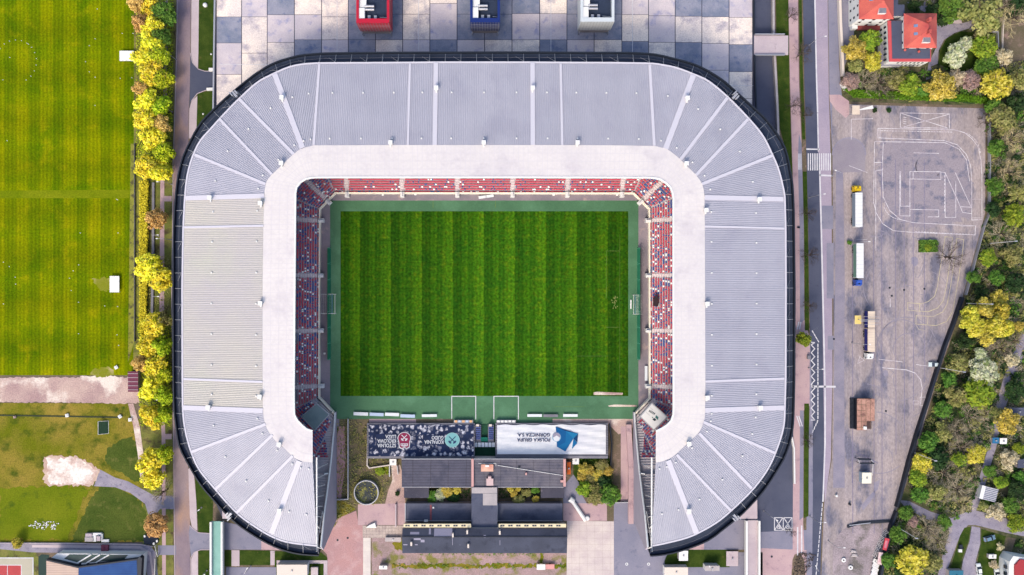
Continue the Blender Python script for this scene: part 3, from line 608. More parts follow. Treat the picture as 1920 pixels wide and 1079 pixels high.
for i in range(len(so_)-1):
    a0, a1, b0, b1 = so_[i], so_[i+1], si_[i], si_[i+1]
    M_ = max(4, int((a1-a0)/3)); po = [CO.at(a0+(a1-a0)*k_/M_) for k_ in range(M_+1)]; pi_ = [CI.at(b0+(b1-b0)*k_/M_) for k_ in range(M_+1)]
    mb = MB(); NR = 6
    rows = [[po[k_].lerp(pi_[k_], r/NR) for k_ in range(M_+1)] for r in range(NR+1)]
    zz = [[zroof(q) for q in rw] for rw in rows]
    for r in range(NR):
        for k_ in range(M_):
            q = [(rows[r][k_], zz[r][k_]), (rows[r+1][k_], zz[r+1][k_]), (rows[r+1][k_+1], zz[r+1][k_+1]), (rows[r][k_+1], zz[r][k_+1])]
            mb.face([V3(c_, z_) for c_, z_ in q][::-1]); mb.face([V3(c_, z_-.5) for c_, z_ in q])
    for k_ in range(M_): mb.face([V3(po[k_], zz[0][k_]-.5), V3(po[k_], zz[0][k_]), V3(po[k_+1], zz[0][k_+1]), V3(po[k_+1], zz[0][k_+1]-.5)])
    # ribs
    poly = po+pi_[::-1]
    dA = (pi_[0]-po[0]).normalized(); dB = (pi_[-1]-po[-1]).normalized(); d = (dA+dB).normalized()
    if i == 0: d = (dB*.6+dA*.4).normalized()
    nn = Vector((-d.y, d.x)); off = [q.dot(nn) for q in poly]; t = min(off)+.35
    while t < max(off)-.3:
        p = nn*t; c_ = clipline(poly, p, d)
        if c_ and c_[1]-c_[0] > 1.2:
            A, B = p+d*(c_[0]+.15), p+d*(c_[1]-.15); s_ = nn*.13
            za, zb = zroof(A)+.02, zroof(B)+.02; h_ = .085
            L0, L1 = [V3(A-s_*1.0, za), V3(B-s_*1.0, zb), V3(B+s_*1.0, zb), V3(A+s_*1.0, za)], None
            top = [V3(A-s_*.5, za+h_), V3(B-s_*.5, zb+h_), V3(B+s_*.5, zb+h_), V3(A+s_*.5, za+h_)]
            mb.face([L0[0], L0[1], top[1], top[0]], 1); mb.face([top[0], top[1], top[2], top[3]], 1); mb.face([top[3], top[2], L0[2], L0[3]], 1)
        t += .62
    mb.build('roof_panel', [m_roofW, m_ribW] if i in (6, 7, 5) else [m_roof, m_rib], stad)  # west panels take the warm-lit colours
for p, q, wd in strips:
    A, B = G(*p, RO).to_2d(), G(*q, RI).to_2d(); w_ = wd/5*.91; d = (B-A).normalized(); nn = Vector((-d.y, d.x))*w_/2
    mb = MB(); n = 4; seq = [A.lerp(B, k_/n) for k_ in range(n+1)]; zs = [zroof(c_)+.24 for c_ in seq]
    for k_ in range(n):
        a, b, za, zb = seq[k_], seq[k_+1], zs[k_], zs[k_+1]
        mb.hexa([V3(a-nn, za-.25), V3(b-nn, zb-.25), V3(b+nn, zb-.25), V3(a+nn, za-.25)], [V3(a-nn, za), V3(b-nn, zb), V3(b+nn, zb), V3(a+nn, za)])
    mb.build('roof_strip', m_gut, stad)
# eaves gutter: pale line along the outer edge
mb = MB()
N = 260
for k_ in range(N):
    a, b = CO.at(CO.L*k_/N), CO.at(CO.L*(k_+1)/N); ia, ib = CI.near(a)[1], CI.near(b)[1]
    da, db = (a-ia).normalized(), (b-ib).normalized(); za, zb = zroof(a), zroof(b)
    mb.hexa([V3(a+da*.05, za-.6), V3(b+db*.05, zb-.6), V3(b+db*.6, zb-.6), V3(a+da*.6, za-.6)][::-1], [V3(a+da*.05, za+.12), V3(b+db*.05, zb+.12), V3(b+db*.6, zb+.12), V3(a+da*.6, za+.12)][::-1])
mb.build('eaves_gutter', m_gut, stad)
# white inner ring of translucent panels
bi = [(587,867),(545,851),(512,820),(494,770),(493.5,540),(496.5,368),(510,329),(550,291),(589,273.5),(765,273),(999,273),(1226,274.5),(1262,289),(1304,329),(1320,371),(1321,540),(1321,769),(1309,811),(1268,850),(1229,867)]
bl = [(587,808),(575,804),(562,792),(552.5,770),(553.5,540),(555,367),(562,344),(575,336),(592,333.5),(765,333.5),(999,333.5),(1222,334),(1243,341),(1257,353),(1261.5,371),(1261.5,540),(1262,770),(1254,793),(1241,803),(1229,808)]
ti = [CI.near(G(*p, RI).to_2d())[0] for p in bi]; tl = [CL.near(G(*p, RL).to_2d())[0] for p in bl]
for i in range(len(ti)-1):
    mb = MB(); M_ = max(5, int((ti[i+1]-ti[i])/1.6))
    A = [CI.at(ti[i]+(ti[i+1]-ti[i])*k_/M_) for k_ in range(M_+1)]; B = [CL.at(tl[i]+(tl[i+1]-tl[i])*k_/M_) for k_ in range(M_+1)]
    for r in range(4):
        ra = [A[k_].lerp(B[k_], r/4) for k_ in range(M_+1)]; rb = [A[k_].lerp(B[k_], (r+1)/4) for k_ in range(M_+1)]
        for k_ in range(M_):
            q = [(ra[k_], zlip(ra[k_])+.06), (rb[k_], zlip(rb[k_])+.06), (rb[k_+1], zlip(rb[k_+1])+.06), (ra[k_+1], zlip(ra[k_+1])+.06)]
            mb.face([V3(c_, z_) for c_, z_ in q][::-1]); mb.face([V3(c_, z_-.3) for c_, z_ in q])
    for k_ in range(M_):
        a, b = B[k_], B[k_+1]; mb.face([V3(a, zlip(a)+.06), V3(a, zlip(a)-.6), V3(b, zlip(b)-.6), V3(b, zlip(b)+.06)])
        if k_: 
            a, b = A[k_], B[k_]; d = (b-a).normalized(); s_ = Vector((-d.y, d.x))*.06; za, zb = zlip(a)+.11, zlip(b)+.11
            mb.face([V3(a-s_, za), V3(b-s_, zb), V3(b+s_, zb), V3(a+s_, za)], 1)
    for r in (1, 2, 3):
        for k_ in range(M_):
            a, b = A[k_].lerp(B[k_], r/4), A[k_+1].lerp(B[k_+1], r/4); d = (b-a).normalized(); s_ = Vector((-d.y, d.x))*.07
            mb.face([V3(a-s_, zlip(a)+.13), V3(b-s_, zlip(b)+.13), V3(b+s_, zlip(b)+.13), V3(a+s_, zlip(a)+.13)], 1)
    mb.build('inner_roof_panel', [m_poly, m_polyrib], stad)
mb = MB()
for k_ in range(140):
    a, b = CL.at(CL.L*k_/140), CL.at(CL.L*(k_+1)/140); d = (b-a).normalized(); s_ = Vector((-d.y, d.x))*.3
    mb.hexa([V3(a-s_, zlip(a)-.5), V3(b-s_, zlip(b)-.5), V3(b+s_, zlip(b)-.5), V3(a+s_, zlip(a)-.5)], [V3(a-s_, zlip(a)+.25), V3(b-s_, zlip(b)+.25), V3(b+s_, zlip(b)+.25), V3(a+s_, zlip(a)+.25)])
mb.build('inner_roof_edge', m_white, stad)
# rooftop ventilation boxes
for x, y in [(528,183),(818,165),(999,165),(1289,184),(1424,374),(1426,765),(393,371),(390,764),(524,958),(1292,959),(733,269),(907,269),(1082,269),(529,307),(1285,308),(1322,395),(1324,570),(1324,745),(490,382),(490,569),(489,743),(525,832),(1290,831)]:
    c_ = G(x, y, 27.6).to_2d(); z_ = zroof(c_)+.2
    mb = MB(); mb.box(c_.x-.55, c_.y-.55, c_.x+.55, c_.y+.55, z_, z_+1.5); mb.box(c_.x-.7, c_.y-.7, c_.x+.7, c_.y+.7, z_+1.503, z_+1.65)
    mb.box(c_.x-.25, c_.y-1.3, c_.x+.25, c_.y-.56, z_, z_+.5)
    mb.build('roof_vent', m_white, stad)
# lightning-rod feet in rows over the roof
dots = 0
for fr in (.36, .92):
    for i in range(len(so_)-1):
        n = max(1, int(round((so_[i+1]-so_[i])/10.5)))
        for k_ in range(n):
            t = (k_+.5)/n; q = CO.at(so_[i]+(so_[i+1]-so_[i])*t).lerp(CI.at(si_[i]+(si_[i+1]-si_[i])*t), fr); z_ = zroof(q)+.2
            if dots < 98:
                mb = MB(); mb.box(q.x-.24, q.y-.24, q.x+.24, q.y+.24, z_, z_+.3); mb.build('lightning_rod_foot', m_white, stad); dots += 1
# outer ring: dark catwalk, edge beam, trusses, wall
mb = MB(); fw = MB(); em = MB()
N = 220
for k_ in range(N):
    a, b = CR.at(CR.L*k_/N), CR.at(CR.L*(k_+1)/N)
    ia, ib = CI.near(a)[1], CI.near(b)[1]; da, db = (ia-a).normalized(), (ib-b).normalized()
    mb.face([V3(a, 22.6), V3(a+da*5.2, 22.6), V3(b+db*5.2, 22.6), V3(b, 22.6)][::-1])
    mb.face([V3(a, 22.3), V3(a+da*5.2, 22.3), V3(b+db*5.2, 22.3), V3(b, 22.3)])
    em.hexa([V3(a-da*.02, 22.2), V3(b-db*.02, 22.2), V3(b-db*.42, 22.2), V3(a-da*.42, 22.2)], [V3(a-da*.02, 24.1), V3(b-db*.02, 24.1), V3(b-db*.42, 24.1), V3(a-da*.42, 24.1)])
    base = 3.02 if (ia.y > -70) else .02
    ga, gb = a+da*3.5, b+db*3.5
    fw.face([V3(ga, base), V3(a, 22.2), V3(b, 22.2), V3(gb, base)]); 
mb.build('catwalk', m_navy, stad); em.build('edge_beam', m_black, stad); fw.build('facade', m_navy, stad)
mb = MB(); n = int(CR.L/5.35); nfr = 0; prev = None
pbm = MB()
for k_ in range(n+1):
    a = CR.at(CR.L*k_/n); c_ = CO.near(a)[1]; dd = (c_-a).normalized()
    if nfr < 99:
        fr_ = MB(); fr_.tube(V3(a+dd*.2, 23.4), V3(c_-dd*.5, 25.9), .085, n=4); fr_.tube(V3(a+dd*1.2, 22.7), V3(c_-dd*.5, 25.9), .06, n=4)
        if k_ % 2 and prev: fr_.tube(V3(c_-dd*.6, 25.8), V3(a.lerp(prev, .5)+dd*1.0, 22.9), .05, n=4)
        fr_.build('truss_frame', m_steel, stad); nfr += 1
    if prev: pbm.tube(V3(a+dd*1.6, 23.8), V3(prev+dd*1.6, 23.8), .04, n=4)
    prev = a
pbm.build('truss_rail', m_conc_d, stad)
for x, y in ((441,178),(1377,181),(1378,969),(431,966)):
    p = G(x, y, 25).to_2d(); i_ = CI.near(p)[1]; d = (i_-p).normalized(); s_ = Vector((-d.y, d.x))
    mb = MB(); mb.obox(p-d*1.0, p+d*1.3, .8, 25.6, 26.4); mb.obox(p+s_*.9-d*.6, p+s_*.9+d*.8, .5, 25.2, 26.8); mb.obox(p-s_*.8-d*1.3, p-s_*.8+d*.3, .4, 25.2, 26.9)
    mb.build('service_gantry', m_steel, stad)
# ---- terraces
XL, XR = G(629, 0, 0).x, G(1189, 0, 0).x
F0 = [G(*p, 1.2).to_2d() for p in [(700,777),(629,777),(598.5,745),(600,392),(629,362.5),(1188,363),(1217,392),(1218,747),(1189,777),(1110,777)]]
def offset(poly, d):
    out = []
    for i in range(1, len(poly)-1):
        a = (poly[i]-poly[i-1]).normalized(); b = (poly[i+1]-poly[i]).normalized()
        n1, n2 = Vector((a.y, -a.x)), Vector((b.y, -b.x))       # outward (clockwise traversal: left side)
        m_ = (n1+n2).normalized(); out.append(poly[i]+(-m_)*d/max(m_.dot(n1), .2))
    return out
_t = offset(F0, 1.0)
SG = 1 if _t[1].x < F0[2].x else -1
def path(d):
    p = offset(F0, d*SG); p = p[:]
    return [Vector((XL, p[0].y))]+p+[Vector((XR, p[-1].y))] if d > .05 else [p[0]]+p+[p[-1]]
prof = [(0, 1.2)]; RD, RH = .857, .43
for k_ in range(21): prof.append(((k_+1)*RD, 1.2+k_*RH))
prof.append((20.0, 1.2+20*RH)); z0 = prof[-1][1]+2.0
for k_ in range(21): prof.append((20.0+(k_+1)*.85, z0+k_*.52))
mb = MB(); zprev = 0; 
for (d0, _), (d1, z1) in zip(prof, prof[1:]):
    A, B = path(d0), path(d1)
    for i in range(len(A)-1):
        mb.face([V3(A[i], z1), V3(A[i+1], z1), V3(B[i+1], z1), V3(B[i], z1)])
        if z1 > zprev+.01: mb.face([V3(A[i], zprev), V3(A[i+1], zprev), V3(A[i+1], z1), V3(A[i], z1)])
    zprev = z1
mb.build('terrace', m_terr, stad)
# front wall coping
P = path(0)[1:-1]; mb = MB()
for q, (a, b) in enumerate(zip(P, P[1:])): mb.obox(a, b, .5, 0, 2.1+.004*(q % 2), ext=.2)
mb.build('front_wall', mat('front_wall_render', k=1.3, a=(240,230,214), b=(230,218,204), s=.5, fine=.05), stad)
P = path(.9)[1:-1]; mb = MB()
for a, b in zip(P, P[1:]): mb.obox(a, b, .25, 1.25, 1.5)
mb.build('gangway_edge', m_black, stad)
# aisles
aisles = []      # (edge midpoint position, direction outwards)
for x in (651, 754.5, 857.5, 961, 1063.5, 1166): aisles.append((G(x, 363, 1.2).to_2d(), Vector((0, 1))))
for y in (414, 517, 620, 724): aisles.append((G(600, y, 1.2).to_2d(), Vector((-1, 0)))); aisles.append((G(1217.5, y, 1.2).to_2d(), Vector((1, 0))))
for a, b, v in ((3, 4, (-1, 1)), (5, 6, (1, 1))):
    aisles.append(((F0[a]+F0[b])/2, Vector(v).normalized()))
for p, d in aisles:
    mb = MB(); s_ = Vector((-d.y, d.x)); 
    for k_ in range(21):
        zt = 1.2+k_*RH; a = p+d*(k_*RD)
        mb.obox(a+d*.02, a+d*(RD*.5), 1.35, zt+.01, zt+.24); mb.obox(a+d*(RD*.5+.01), a+d*(RD-.02), 1.35, zt+.01, zt+.07)
    mb.build('aisle_steps', m_aisle, stad)
    mb = MB(); mb.obox(p-d*1.5, p+d*.5, 1.5, 0, 2.3); mb.obox(p-d*1.4, p+d*.4, .35, 2.303, 2.9); mb.build('aisle_gate', m_white, stad)
# grey blocks (vomitories) along the sides under the roof edge
for sx in (-1, 1):
    for y in (400, 428, 503, 531, 606, 634, 710, 738):
        c_ = G(600 if sx < 0 else 1217.5, y, 1.2).to_2d()+Vector((sx*8.35, 0)); z_ = 1.2+9*RH
        mb = MB(); mb.box(c_.x-.75, c_.y-2.1, c_.x+.9, c_.y+2.1, z_-1, z_+1.0); 
        for q in (-1.2, 0, 1.2): mb.box(c_.x-.25, c_.y+q-.25, c_.x+.25, c_.y+q+.25, z_+1.003, z_+1.35, 1)
        mb.build('entrance_block', [m_conc_d, m_seatD], stad)
# seats
def seat(mb, c_, n_, z_, mi, big=False):
    s_ = Vector((-n_.y, n_.x)); w_ = .33 if big else .215
    a, b = c_-n_*.2, c_+n_*.14
    mb.hexa([V3(a-s_*w_, z_+.25), V3(b-s_*w_, z_+.25), V3(b+s_*w_, z_+.25), V3(a+s_*w_, z_+.25)], [V3(a-s_*w_, z_+.42), V3(b-s_*w_, z_+.42), V3(b+s_*w_, z_+.42), V3(a+s_*w_, z_+.42)], mi)
    e = b+n_*.09
    mb.hexa([V3(b-s_*w_, z_+.25), V3(e-s_*w_, z_+.25), V3(e+s_*w_, z_+.25), V3(b+s_*w_, z_+.25)], [V3(b-s_*w_, z_+.80), V3(e-s_*w_, z_+.82), V3(e+s_*w_, z_+.82), V3(b+s_*w_, z_+.80)], mi)
allseats = MB(); nsep = 0; mats4 = [m_seatR, m_seatB, m_seatW, m_seatD]
for k_ in range(20):
    d0 = k_*RD+RD*.52; A = path(d0); zt = 1.2+k_*RH
    for i in range(len(A)-1):
        a, b = A[i], A[i+1]; L_ = (b-a).length
        if L_ < .5: continue
        e = (b-a)/L_; n_ = Vector((-e.y, e.x))
        if n_.dot(a+e*L_/2-Vector((0, 10))) < 0: n_ = -n_
        if i in (0, len(A)-2): n_ = Vector((0, -1))
        cnt = int((L_-.3)/.5); zone = 0
        for q in range(cnt):
            c_ = a+e*(.4+q*.5); r = R.random()
            px_ = c_.x
            if any(abs((c_-p).dot(Vector((-d.y, d.x)))) < .95 and 0 < (c_-p).dot(d) < 20 for p, d in aisles): continue
            if i in (0, 1, len(A)-2, len(A)-3):   # south ends: screen decks and bare steps
                if k_ < 3 or (i in (0, len(A)-2) and abs(c_.x) > 30 and (abs(c_.y+46) - (60-abs(c_.x))*-2.0) > 99): continue
                if i in (0, len(A)-2) and (c_.y < -62 or abs(c_.x-(XL if c_.x < 0 else XR)) < (c_.y+64)*.25+.6): continue
            west, east, north = i == 2, i == len(A)-4, i == 4
            if west: pb_, pw = (.06 if c_.y < -30 else .30), .10
            elif east: pb_, pw = .24, .08
            elif north: pb_, pw = .07, .045
            else: pb_, pw = .36, .06
            if k_ == 9 and (west or east) and R.random() < .6: continue
            # blue sectors in bands
            if math.sin(c_.x*.21+c_.y*.17+k_*.9)+math.sin(c_.x*.9-k_*1.7+c_.y*.55) > 1.2: pb_ *= 1.9
            mi = 2 if r < pw else 1 if r < pw+pb_ else (3 if (west and c_.y < -30 and R.random() < .8) else 0)
            if mi == 2 and 3 < k_ < 7 and nsep < 99:
                m1 = MB(); seat(m1, c_, n_, zt, 0, True); m1.build('seat', m_seatW, stad); nsep += 1; continue
            if mi == 2:   # a lone folded-white seat reads as a bright dot
                seat(allseats, c_, n_, zt+.03, 2, True); continue
            seat(allseats, c_, n_, zt, mi)
tag(allseats.build('seat_rows', mats4, stad), kind='stuff')
# end walls of the two wings
def endwall(x, sg):
    pts = [(-46.5, .02), (-46.5, 2.2), (-50, 3.0), (-56, 6.2), (-62.5, 9.6), (-66.5, 12.2), (-73, 17.2), (-79, 22.0), (-88.5, 27.0), (-90.5, 24.0), (-86.8, .02)]
    mb = MB(); n = len(pts); x0, x1 = x, x+sg*.45
    mb.face([(x0, y, z) for y, z in pts]); mb.face([(x1, y, z) for y, z in pts][::-1])
    for i in range(n):
        (ya, za), (yb, zb) = pts[i], pts[(i+1) % n]; mb.face([(x0, ya, za), (x0, yb, zb), (x1, yb, zb), (x1, ya, za)])
    mb.build('end_wall', mat('end_wall_cladding', (176,166,184), (166,158,176), s=.2, fine=.06, bands=[(1, 1.2, 0, [(0,.9),(.1,1),(1,1)], .7)]), stad)
    cp = MB()
    for (ya, za), (yb, zb) in zip(pts[1:8], pts[2:9]):
        cp.tube((x+sg*.2, ya, za+.2), (x+sg*.2, yb, zb+.2), .33, n=6)
    cp.build('wall_coping', m_white, stad)
endwall(XL+.05, 1); endwall(XR-.05, -1)
# steelwork in the gap between roof edge and wing end wall
for x, sg in ((XL, -1), (XR, 1)):
    mb = MB(); xr = x+sg*1.2; xq = G(592 if sg < 0 else 1224, 0, 27).x
    mb.tube((xq-sg*.3, -58, 26.8), (xq-sg*.1, -89, 25.6), .28, n=6)
    mb.tube((x+sg*.4, -78, 21.4), (xq, -89, 25.6), .16, n=6); mb.tube((x+sg*.3, -90, 24), (xq, -89, 25.6), .2, n=6)
    for q in range(9):
        y = -62-q*3.2; mb.tube((xq-sg*.2, y, 26.6), (x+sg*.6, y-1.5, max(8, -(y+50)*.72+3)), .09, n=5)
    mb.tube((x+sg*.2, -66.8, 12.6), (xq, -66.8, 13.2), .28, n=6)
    mb.build('end_truss', m_white, stad)
# screen decks in the two south corners
def deck(pts, h, mtop, name):
    mb = MB(); P = [G(x, y, h).to_2d() for x, y in pts]; mb.prism(P, h-1.2, h); mb.build(name, m_steel, stad)
    c_ = sum(P, Vector((0, 0)))/4; Q = [c_+(p-c_)*.9 for p in P]
    o = MB().prism(Q, h+.003, h+.06).build('deck_top', mtop, stad)
    for p in P: MB().tube((*(c_+(p-c_)*.85), 1.0), (*(c_+(p-c_)*.85), h-1.2), .25).build('deck_column', m_steel, stad)
deck([(594,756),(619,777),(590,809),(564,781)], 9, mat('deck_membrane', (122,140,146), (138,154,158), s=.2, fine=.1), 'corner_deck')
deck([(1222,755),(1253,782),(1226,808),(1199,781)], 9, m_white, 'corner_deck')
fr_ = MB(); P = [G(x, y, 9.1) for x, y in ((1222,755),(1253,782),(1226,808),(1199,781))]
c_ = G(1225.5, 781, 9.1)
e1 = (P[1]-P[0]).normalized(); e2 = (P[3]-P[0]).normalized()
lg = MB()
def qd(u, v, a, b, mi=0, sk=0): 
    o = c_+e1*u+e2*v; lg.face([tuple(o+Vector((0,0,.01))), tuple(o+e1*a+Vector((0,0,.01))), tuple(o+e1*(a+sk)+e2*b+Vector((0,0,.01))), tuple(o+e1*sk+e2*b+Vector((0,0,.01)))], mi)
for k_ in range(5): qd(-2.6+k_*.5, -.9-.1*k_, .32, .8, 0, .1)
qd(.3, -.9, 1.3, .9, 1, .5); qd(.6, .3, 1.1, .8, 0, -.3); qd(-.3, .4, .5, .3, 1); qd(-3.2, .6, 2.0, .12, 2); qd(-3.2, -1.6, 1.6, .1, 2)
lg.build('deck_emblem', [mat('print_dark', (44,60,74), fine=0), mat('print_teal', (70,120,120), fine=0), mat('print_grey', (180,180,186), fine=0)], stad)
# ---- pitch
sheet('rubber_track', [(596,360),(1220,360),(1220,800),(1180,800),(1180,775),(636,775),(636,800),(596,800)], .010, m_track)
sheet('pitch_surround', rect(619, 376.5, 1197, 786), .016, m_green)
sheet('pitch_surround', rect(850, 786, 1036, 796), .020, m_green)
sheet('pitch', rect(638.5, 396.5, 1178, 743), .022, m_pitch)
mk = MB()
def pl_(pts, wd=.2): mk.ribbon(PP(pts), wd, .030)
pl_([(847,785),(847,743.5),(892,743.5),(892,786)], .3); pl_([(926,786),(926,743.5),(972,743.5),(972,786)], .3)
tag(mk.build('dugout_marking', m_mark), kind='structure'); mk = MB()
pl_([(1162,440),(1162,735)], .09); pl_([(1136,471),(1162,471)], .12); pl_([(1136,614),(1162,614)], .12); pl_([(1137,470),(1137,560)], .1); pl_([(1080,668),(1140,668)], .1); pl_([(1040,763),(1095,763)], .1)
for x in (812, 929): pl_([(x,378),(x,390)], .14)
tag(mk.build('pitch_marking', mat('faint_line', (116,140,70), (84,116,48), s=.4, lo=.4, hi=.6, fine=.2)), kind='structure')
sheet('worn_turf', [(1113,736),(1120,735),(1168,737),(1167,741),(1113,741)], .028, m_dirt)
sheet('worn_turf', [(1140,761),(1152,759),(1194,760),(1194,763),(1142,763)], .028, m_dirt)
wt = MB()
for k_ in range(26):
    a, r = R.uniform(0, 6.28), R.uniform(.1, 1); p = G(1153+7*r*math.cos(a), 567+13*r*math.sin(a)); wt.box(p.x-.14, p.y-.18, p.x+.14, p.y+.18, .024, .05)
tag(wt.build('turf_divot', mat('divot', (130,150,80), (150,150,90), s=1)), kind='stuff')
# goals pushed to the sides
def goal(x0, x1, y0, y1, sg, label):
    root = empty('goal', G((x0+x1)/2, (y0+y1)/2), label, 'goal', 'full-size goals pushed off the pitch')
    A, B = G(x0, y0, 2.4), G(x0, y1, 2.4); bx = G(x1, y0, .1).x
    mb = MB(); mb.tube((A.x, A.y, .05), A, .07); mb.tube((B.x, B.y, .05), B, .07); mb.tube(A, B, .07); mb.build('goal_frame', m_white, root)
    mb = MB()
    for p in (A, B): mb.tube((p.x, p.y, 2.4), (bx, p.y, 2.2), .07); mb.tube((bx, p.y, 2.2), (bx, p.y, .05), .05); mb.tube((p.x, p.y, .08), (bx, p.y, .08), .05)
    mb.build('side_bar', m_white, root)
    mb = MB(); mx = A.x+(bx-A.x)*.18; mb.tube((mx, A.y, 2.42), (mx, B.y, 2.42), .06); mb.build('net_bar', mat('blue_net', (90,130,200)), root)
    nb = MB(); n = 14
    for k_ in range(n+1): y = A.y+(B.y-A.y)*k_/n; nb.tube((mx, y, 2.4), (bx, y, 2.2), .012, n=3, cap=False); nb.tube((bx, y, 2.2), (bx, y, .1), .012, n=3, cap=False)
    for k_ in range(6): x = mx+(bx-mx)*k_/6; nb.tube((x, A.y, 2.36), (x, B.y, 2.36), .02, n=3, cap=False)
    nb.build('net', m_white, root)
goal(628, 601, 552, 588.5, -1, 'white goal with net standing off the west side of the pitch')
goal(1188, 1202, 553.5, 589.5, 1, 'white goal with net standing off the east side of the pitch')
# ball-stop nets (green) along both ends
m_net = mat('green_mesh', (22,112,82), (34,124,92), s=.5, fine=.15)
def ballnet(x0, x1, label):
    root = empty('ball_stop_net', G((x0+x1)/2, 570), label, 'net', 'green ball-stop nets behind the goals')
    A, B = G(x0, 466, 0), G(x0, 674, 0); bx = G(x1, 0, 0).x; ox = bx+(A.x-bx)*.35
    nb = MB(); nb.face([(bx, B.y, 3.2), (ox, B.y, .06), (ox, A.y, .06), (bx, A.y, 3.2)]); nb.face([(bx-.02, B.y, 3.2), (bx-.02, B.y, .06), (bx-.02, A.y, .06), (bx-.02, A.y, 3.2)])
    nb.build('net', m_net, root)
    for k_ in range(8):
        y = A.y+(B.y-A.y)*k_/7; p = MB(); p.tube((bx, y, .02), (bx, y, 3.4), .06); p.tube((bx, y, 3.25), (ox, y+.6, .1), .04)
        p.tube((bx, y, 3.25), (ox, y, .1), .04); p.build('post', mat('mint_post', (120,200,170)), root)
ballnet(627, 617, 'green slanting ball-stop net along the west end of the pitch')
ballnet(1189, 1197.5, 'green slanting ball-stop net along the east end of the pitch')
# benches, boards and small things round the pitch
m_board = mat('board_white', (232,236,246), fine=.05); m_boardb = mat('board_blue', (190,206,236), fine=.05)
def board(x0, y0, x1, y1, label, m=None, n=1, cat='board', name='advertising_board', group=None, wd=1.0, h=.9):
    A, B = G(x0, y0, h), G(x1, y1, h); root = empty(name, G((x0+x1)/2, (y0+y1)/2), label, cat, group)
    for k_ in range(n):
        a, b = A.lerp(B, (k_+.03)/n), A.lerp(B, (k_+.97)/n); mb = MB(); d = (b-a).normalized(); s_ = Vector((-d.y, d.x, 0))
        mb.hexa([tuple(a-s_*wd/2+Vector((0,0,-h+.05))), tuple(b-s_*wd/2+Vector((0,0,-h+.05))), tuple(b-s_*wd/2+s_*.1+Vector((0,0,-h+.05))), tuple(a-s_*wd/2+s_*.1+Vector((0,0,-h+.05)))],
                [tuple(a+s_*(wd/2-.1)), tuple(b+s_*(wd/2-.1)), tuple(b+s_*wd/2), tuple(a+s_*wd/2)]) if False else mb.obox(a, b, wd, h-.1, h)
        mb.obox(a+(b-a)*.05, a+(b-a)*.1, wd*.8, .03, h-.1); mb.obox(a+(b-a)*.9, a+(b-a)*.95, wd*.8, .03, h-.1)
        mb.build('panel', m if m else (m_board if k_ % 2 == 0 else m_boardb), root)
    return root
gb = 'low white boards around the pitch'
for x0, x1, y, a, lab in ((662,691,776,1,'leftmost pale board in the row along the south-west corner of the turf'), (692,720,777,2,'second pale board from the left in the south-west row'), (721,749,777,1,'third pale board from the left in the south-west row'), (750,779,780,2,'fourth pale board, at the right end of the south-west row')):
    board(x0, y, x1, y+1, lab, m_board if a == 1 else m_boardb, 1, group=gb, wd=1.2)
board(790,780,820,779.5, 'separate white board left of the left white dugout box, on the turf edge', m_board, 1, group=gb)
board(988,779.5,1017,779.5, 'white board just right of the tunnel dugout boxes, south turf edge', m_board, 1, group=gb)
board(1018,780,1047,780, 'grey board between two white ones on the south turf edge', m_conc_d, 1, group=gb)
board(1055,779.5,1084,779.5, 'white board farthest right on the south turf edge', m_board, 1, group=gb)
board(897,371,926,367, 'white board lying askew on the track below the north stand', m_board, 2, group=gb)
board(1211.5,686,1211.5,715, 'white board on the track by the east stand', m_board, 1, group=gb)
board(1183,562,1183,580, 'thin white bench bar beside the east goal', m_white, 1, 'bench', 'bench', wd=.5, h=.5)
for x, y, l in ((718,366,'tiny white case on the track by the north wall, left'), (779,365,'tiny white case on the track by the north wall, second from left'), (1038,366,'tiny white case near the north wall, right of centre'), (1157,366,'tiny white case near the north wall at the right'), (600,422,'tiny white case beside the west wall'), (609,663,'small white lamp cover on the west track')):
    p = G(x, y); thing(MB().box(p.x-.4, p.y-.3, p.x+.4, p.y+.3, .02, .5).box(p.x-.2, p.y-.34, p.x+.2, p.y+.34, .503, .6), 'equipment_case', m_white, l, 'case')
p = G(1230, 566, 4.5)
thing(MB().prism([(p.x-1, p.y-1.6), (p.x+1, p.y-1.8), (p.x+1.1, p.y+1.2), (p.x+.2, p.y+1.9), (p.x-.9, p.y+1.4)], 3.6, 4.4).box(p.x-.5, p.y+1.2, p.x+.8, p.y+2.0, 4.403, 4.6), 'tarpaulin', mat('dark_tarp', (58,42,48), fine=.3), 'dark tarpaulin lying over seats of the east stand', 'tarpaulin')
# ================================================================ SOUTH SIDE: OLD MAIN STAND, BANNERS, CLUB BUILDINGS
def B2(x0, y0, x1, y1, h):     # px rect at height h -> world extents
    a, b = G(x0, y0, h), G(x1, y1, h); return a.x, b.y, b.x, a.y
def slab(mb, x0, y0, x1, y1, z0, z1, mi=0, top=None):
    a = B2(x0, y0, x1, y1, z1); return mb.box(a[0], a[1], a[2], a[3], z0, z1, mi, top)
m_coal = mat('coal_print', (28,40,74), (36,52,92), s=.2, fine=.15)
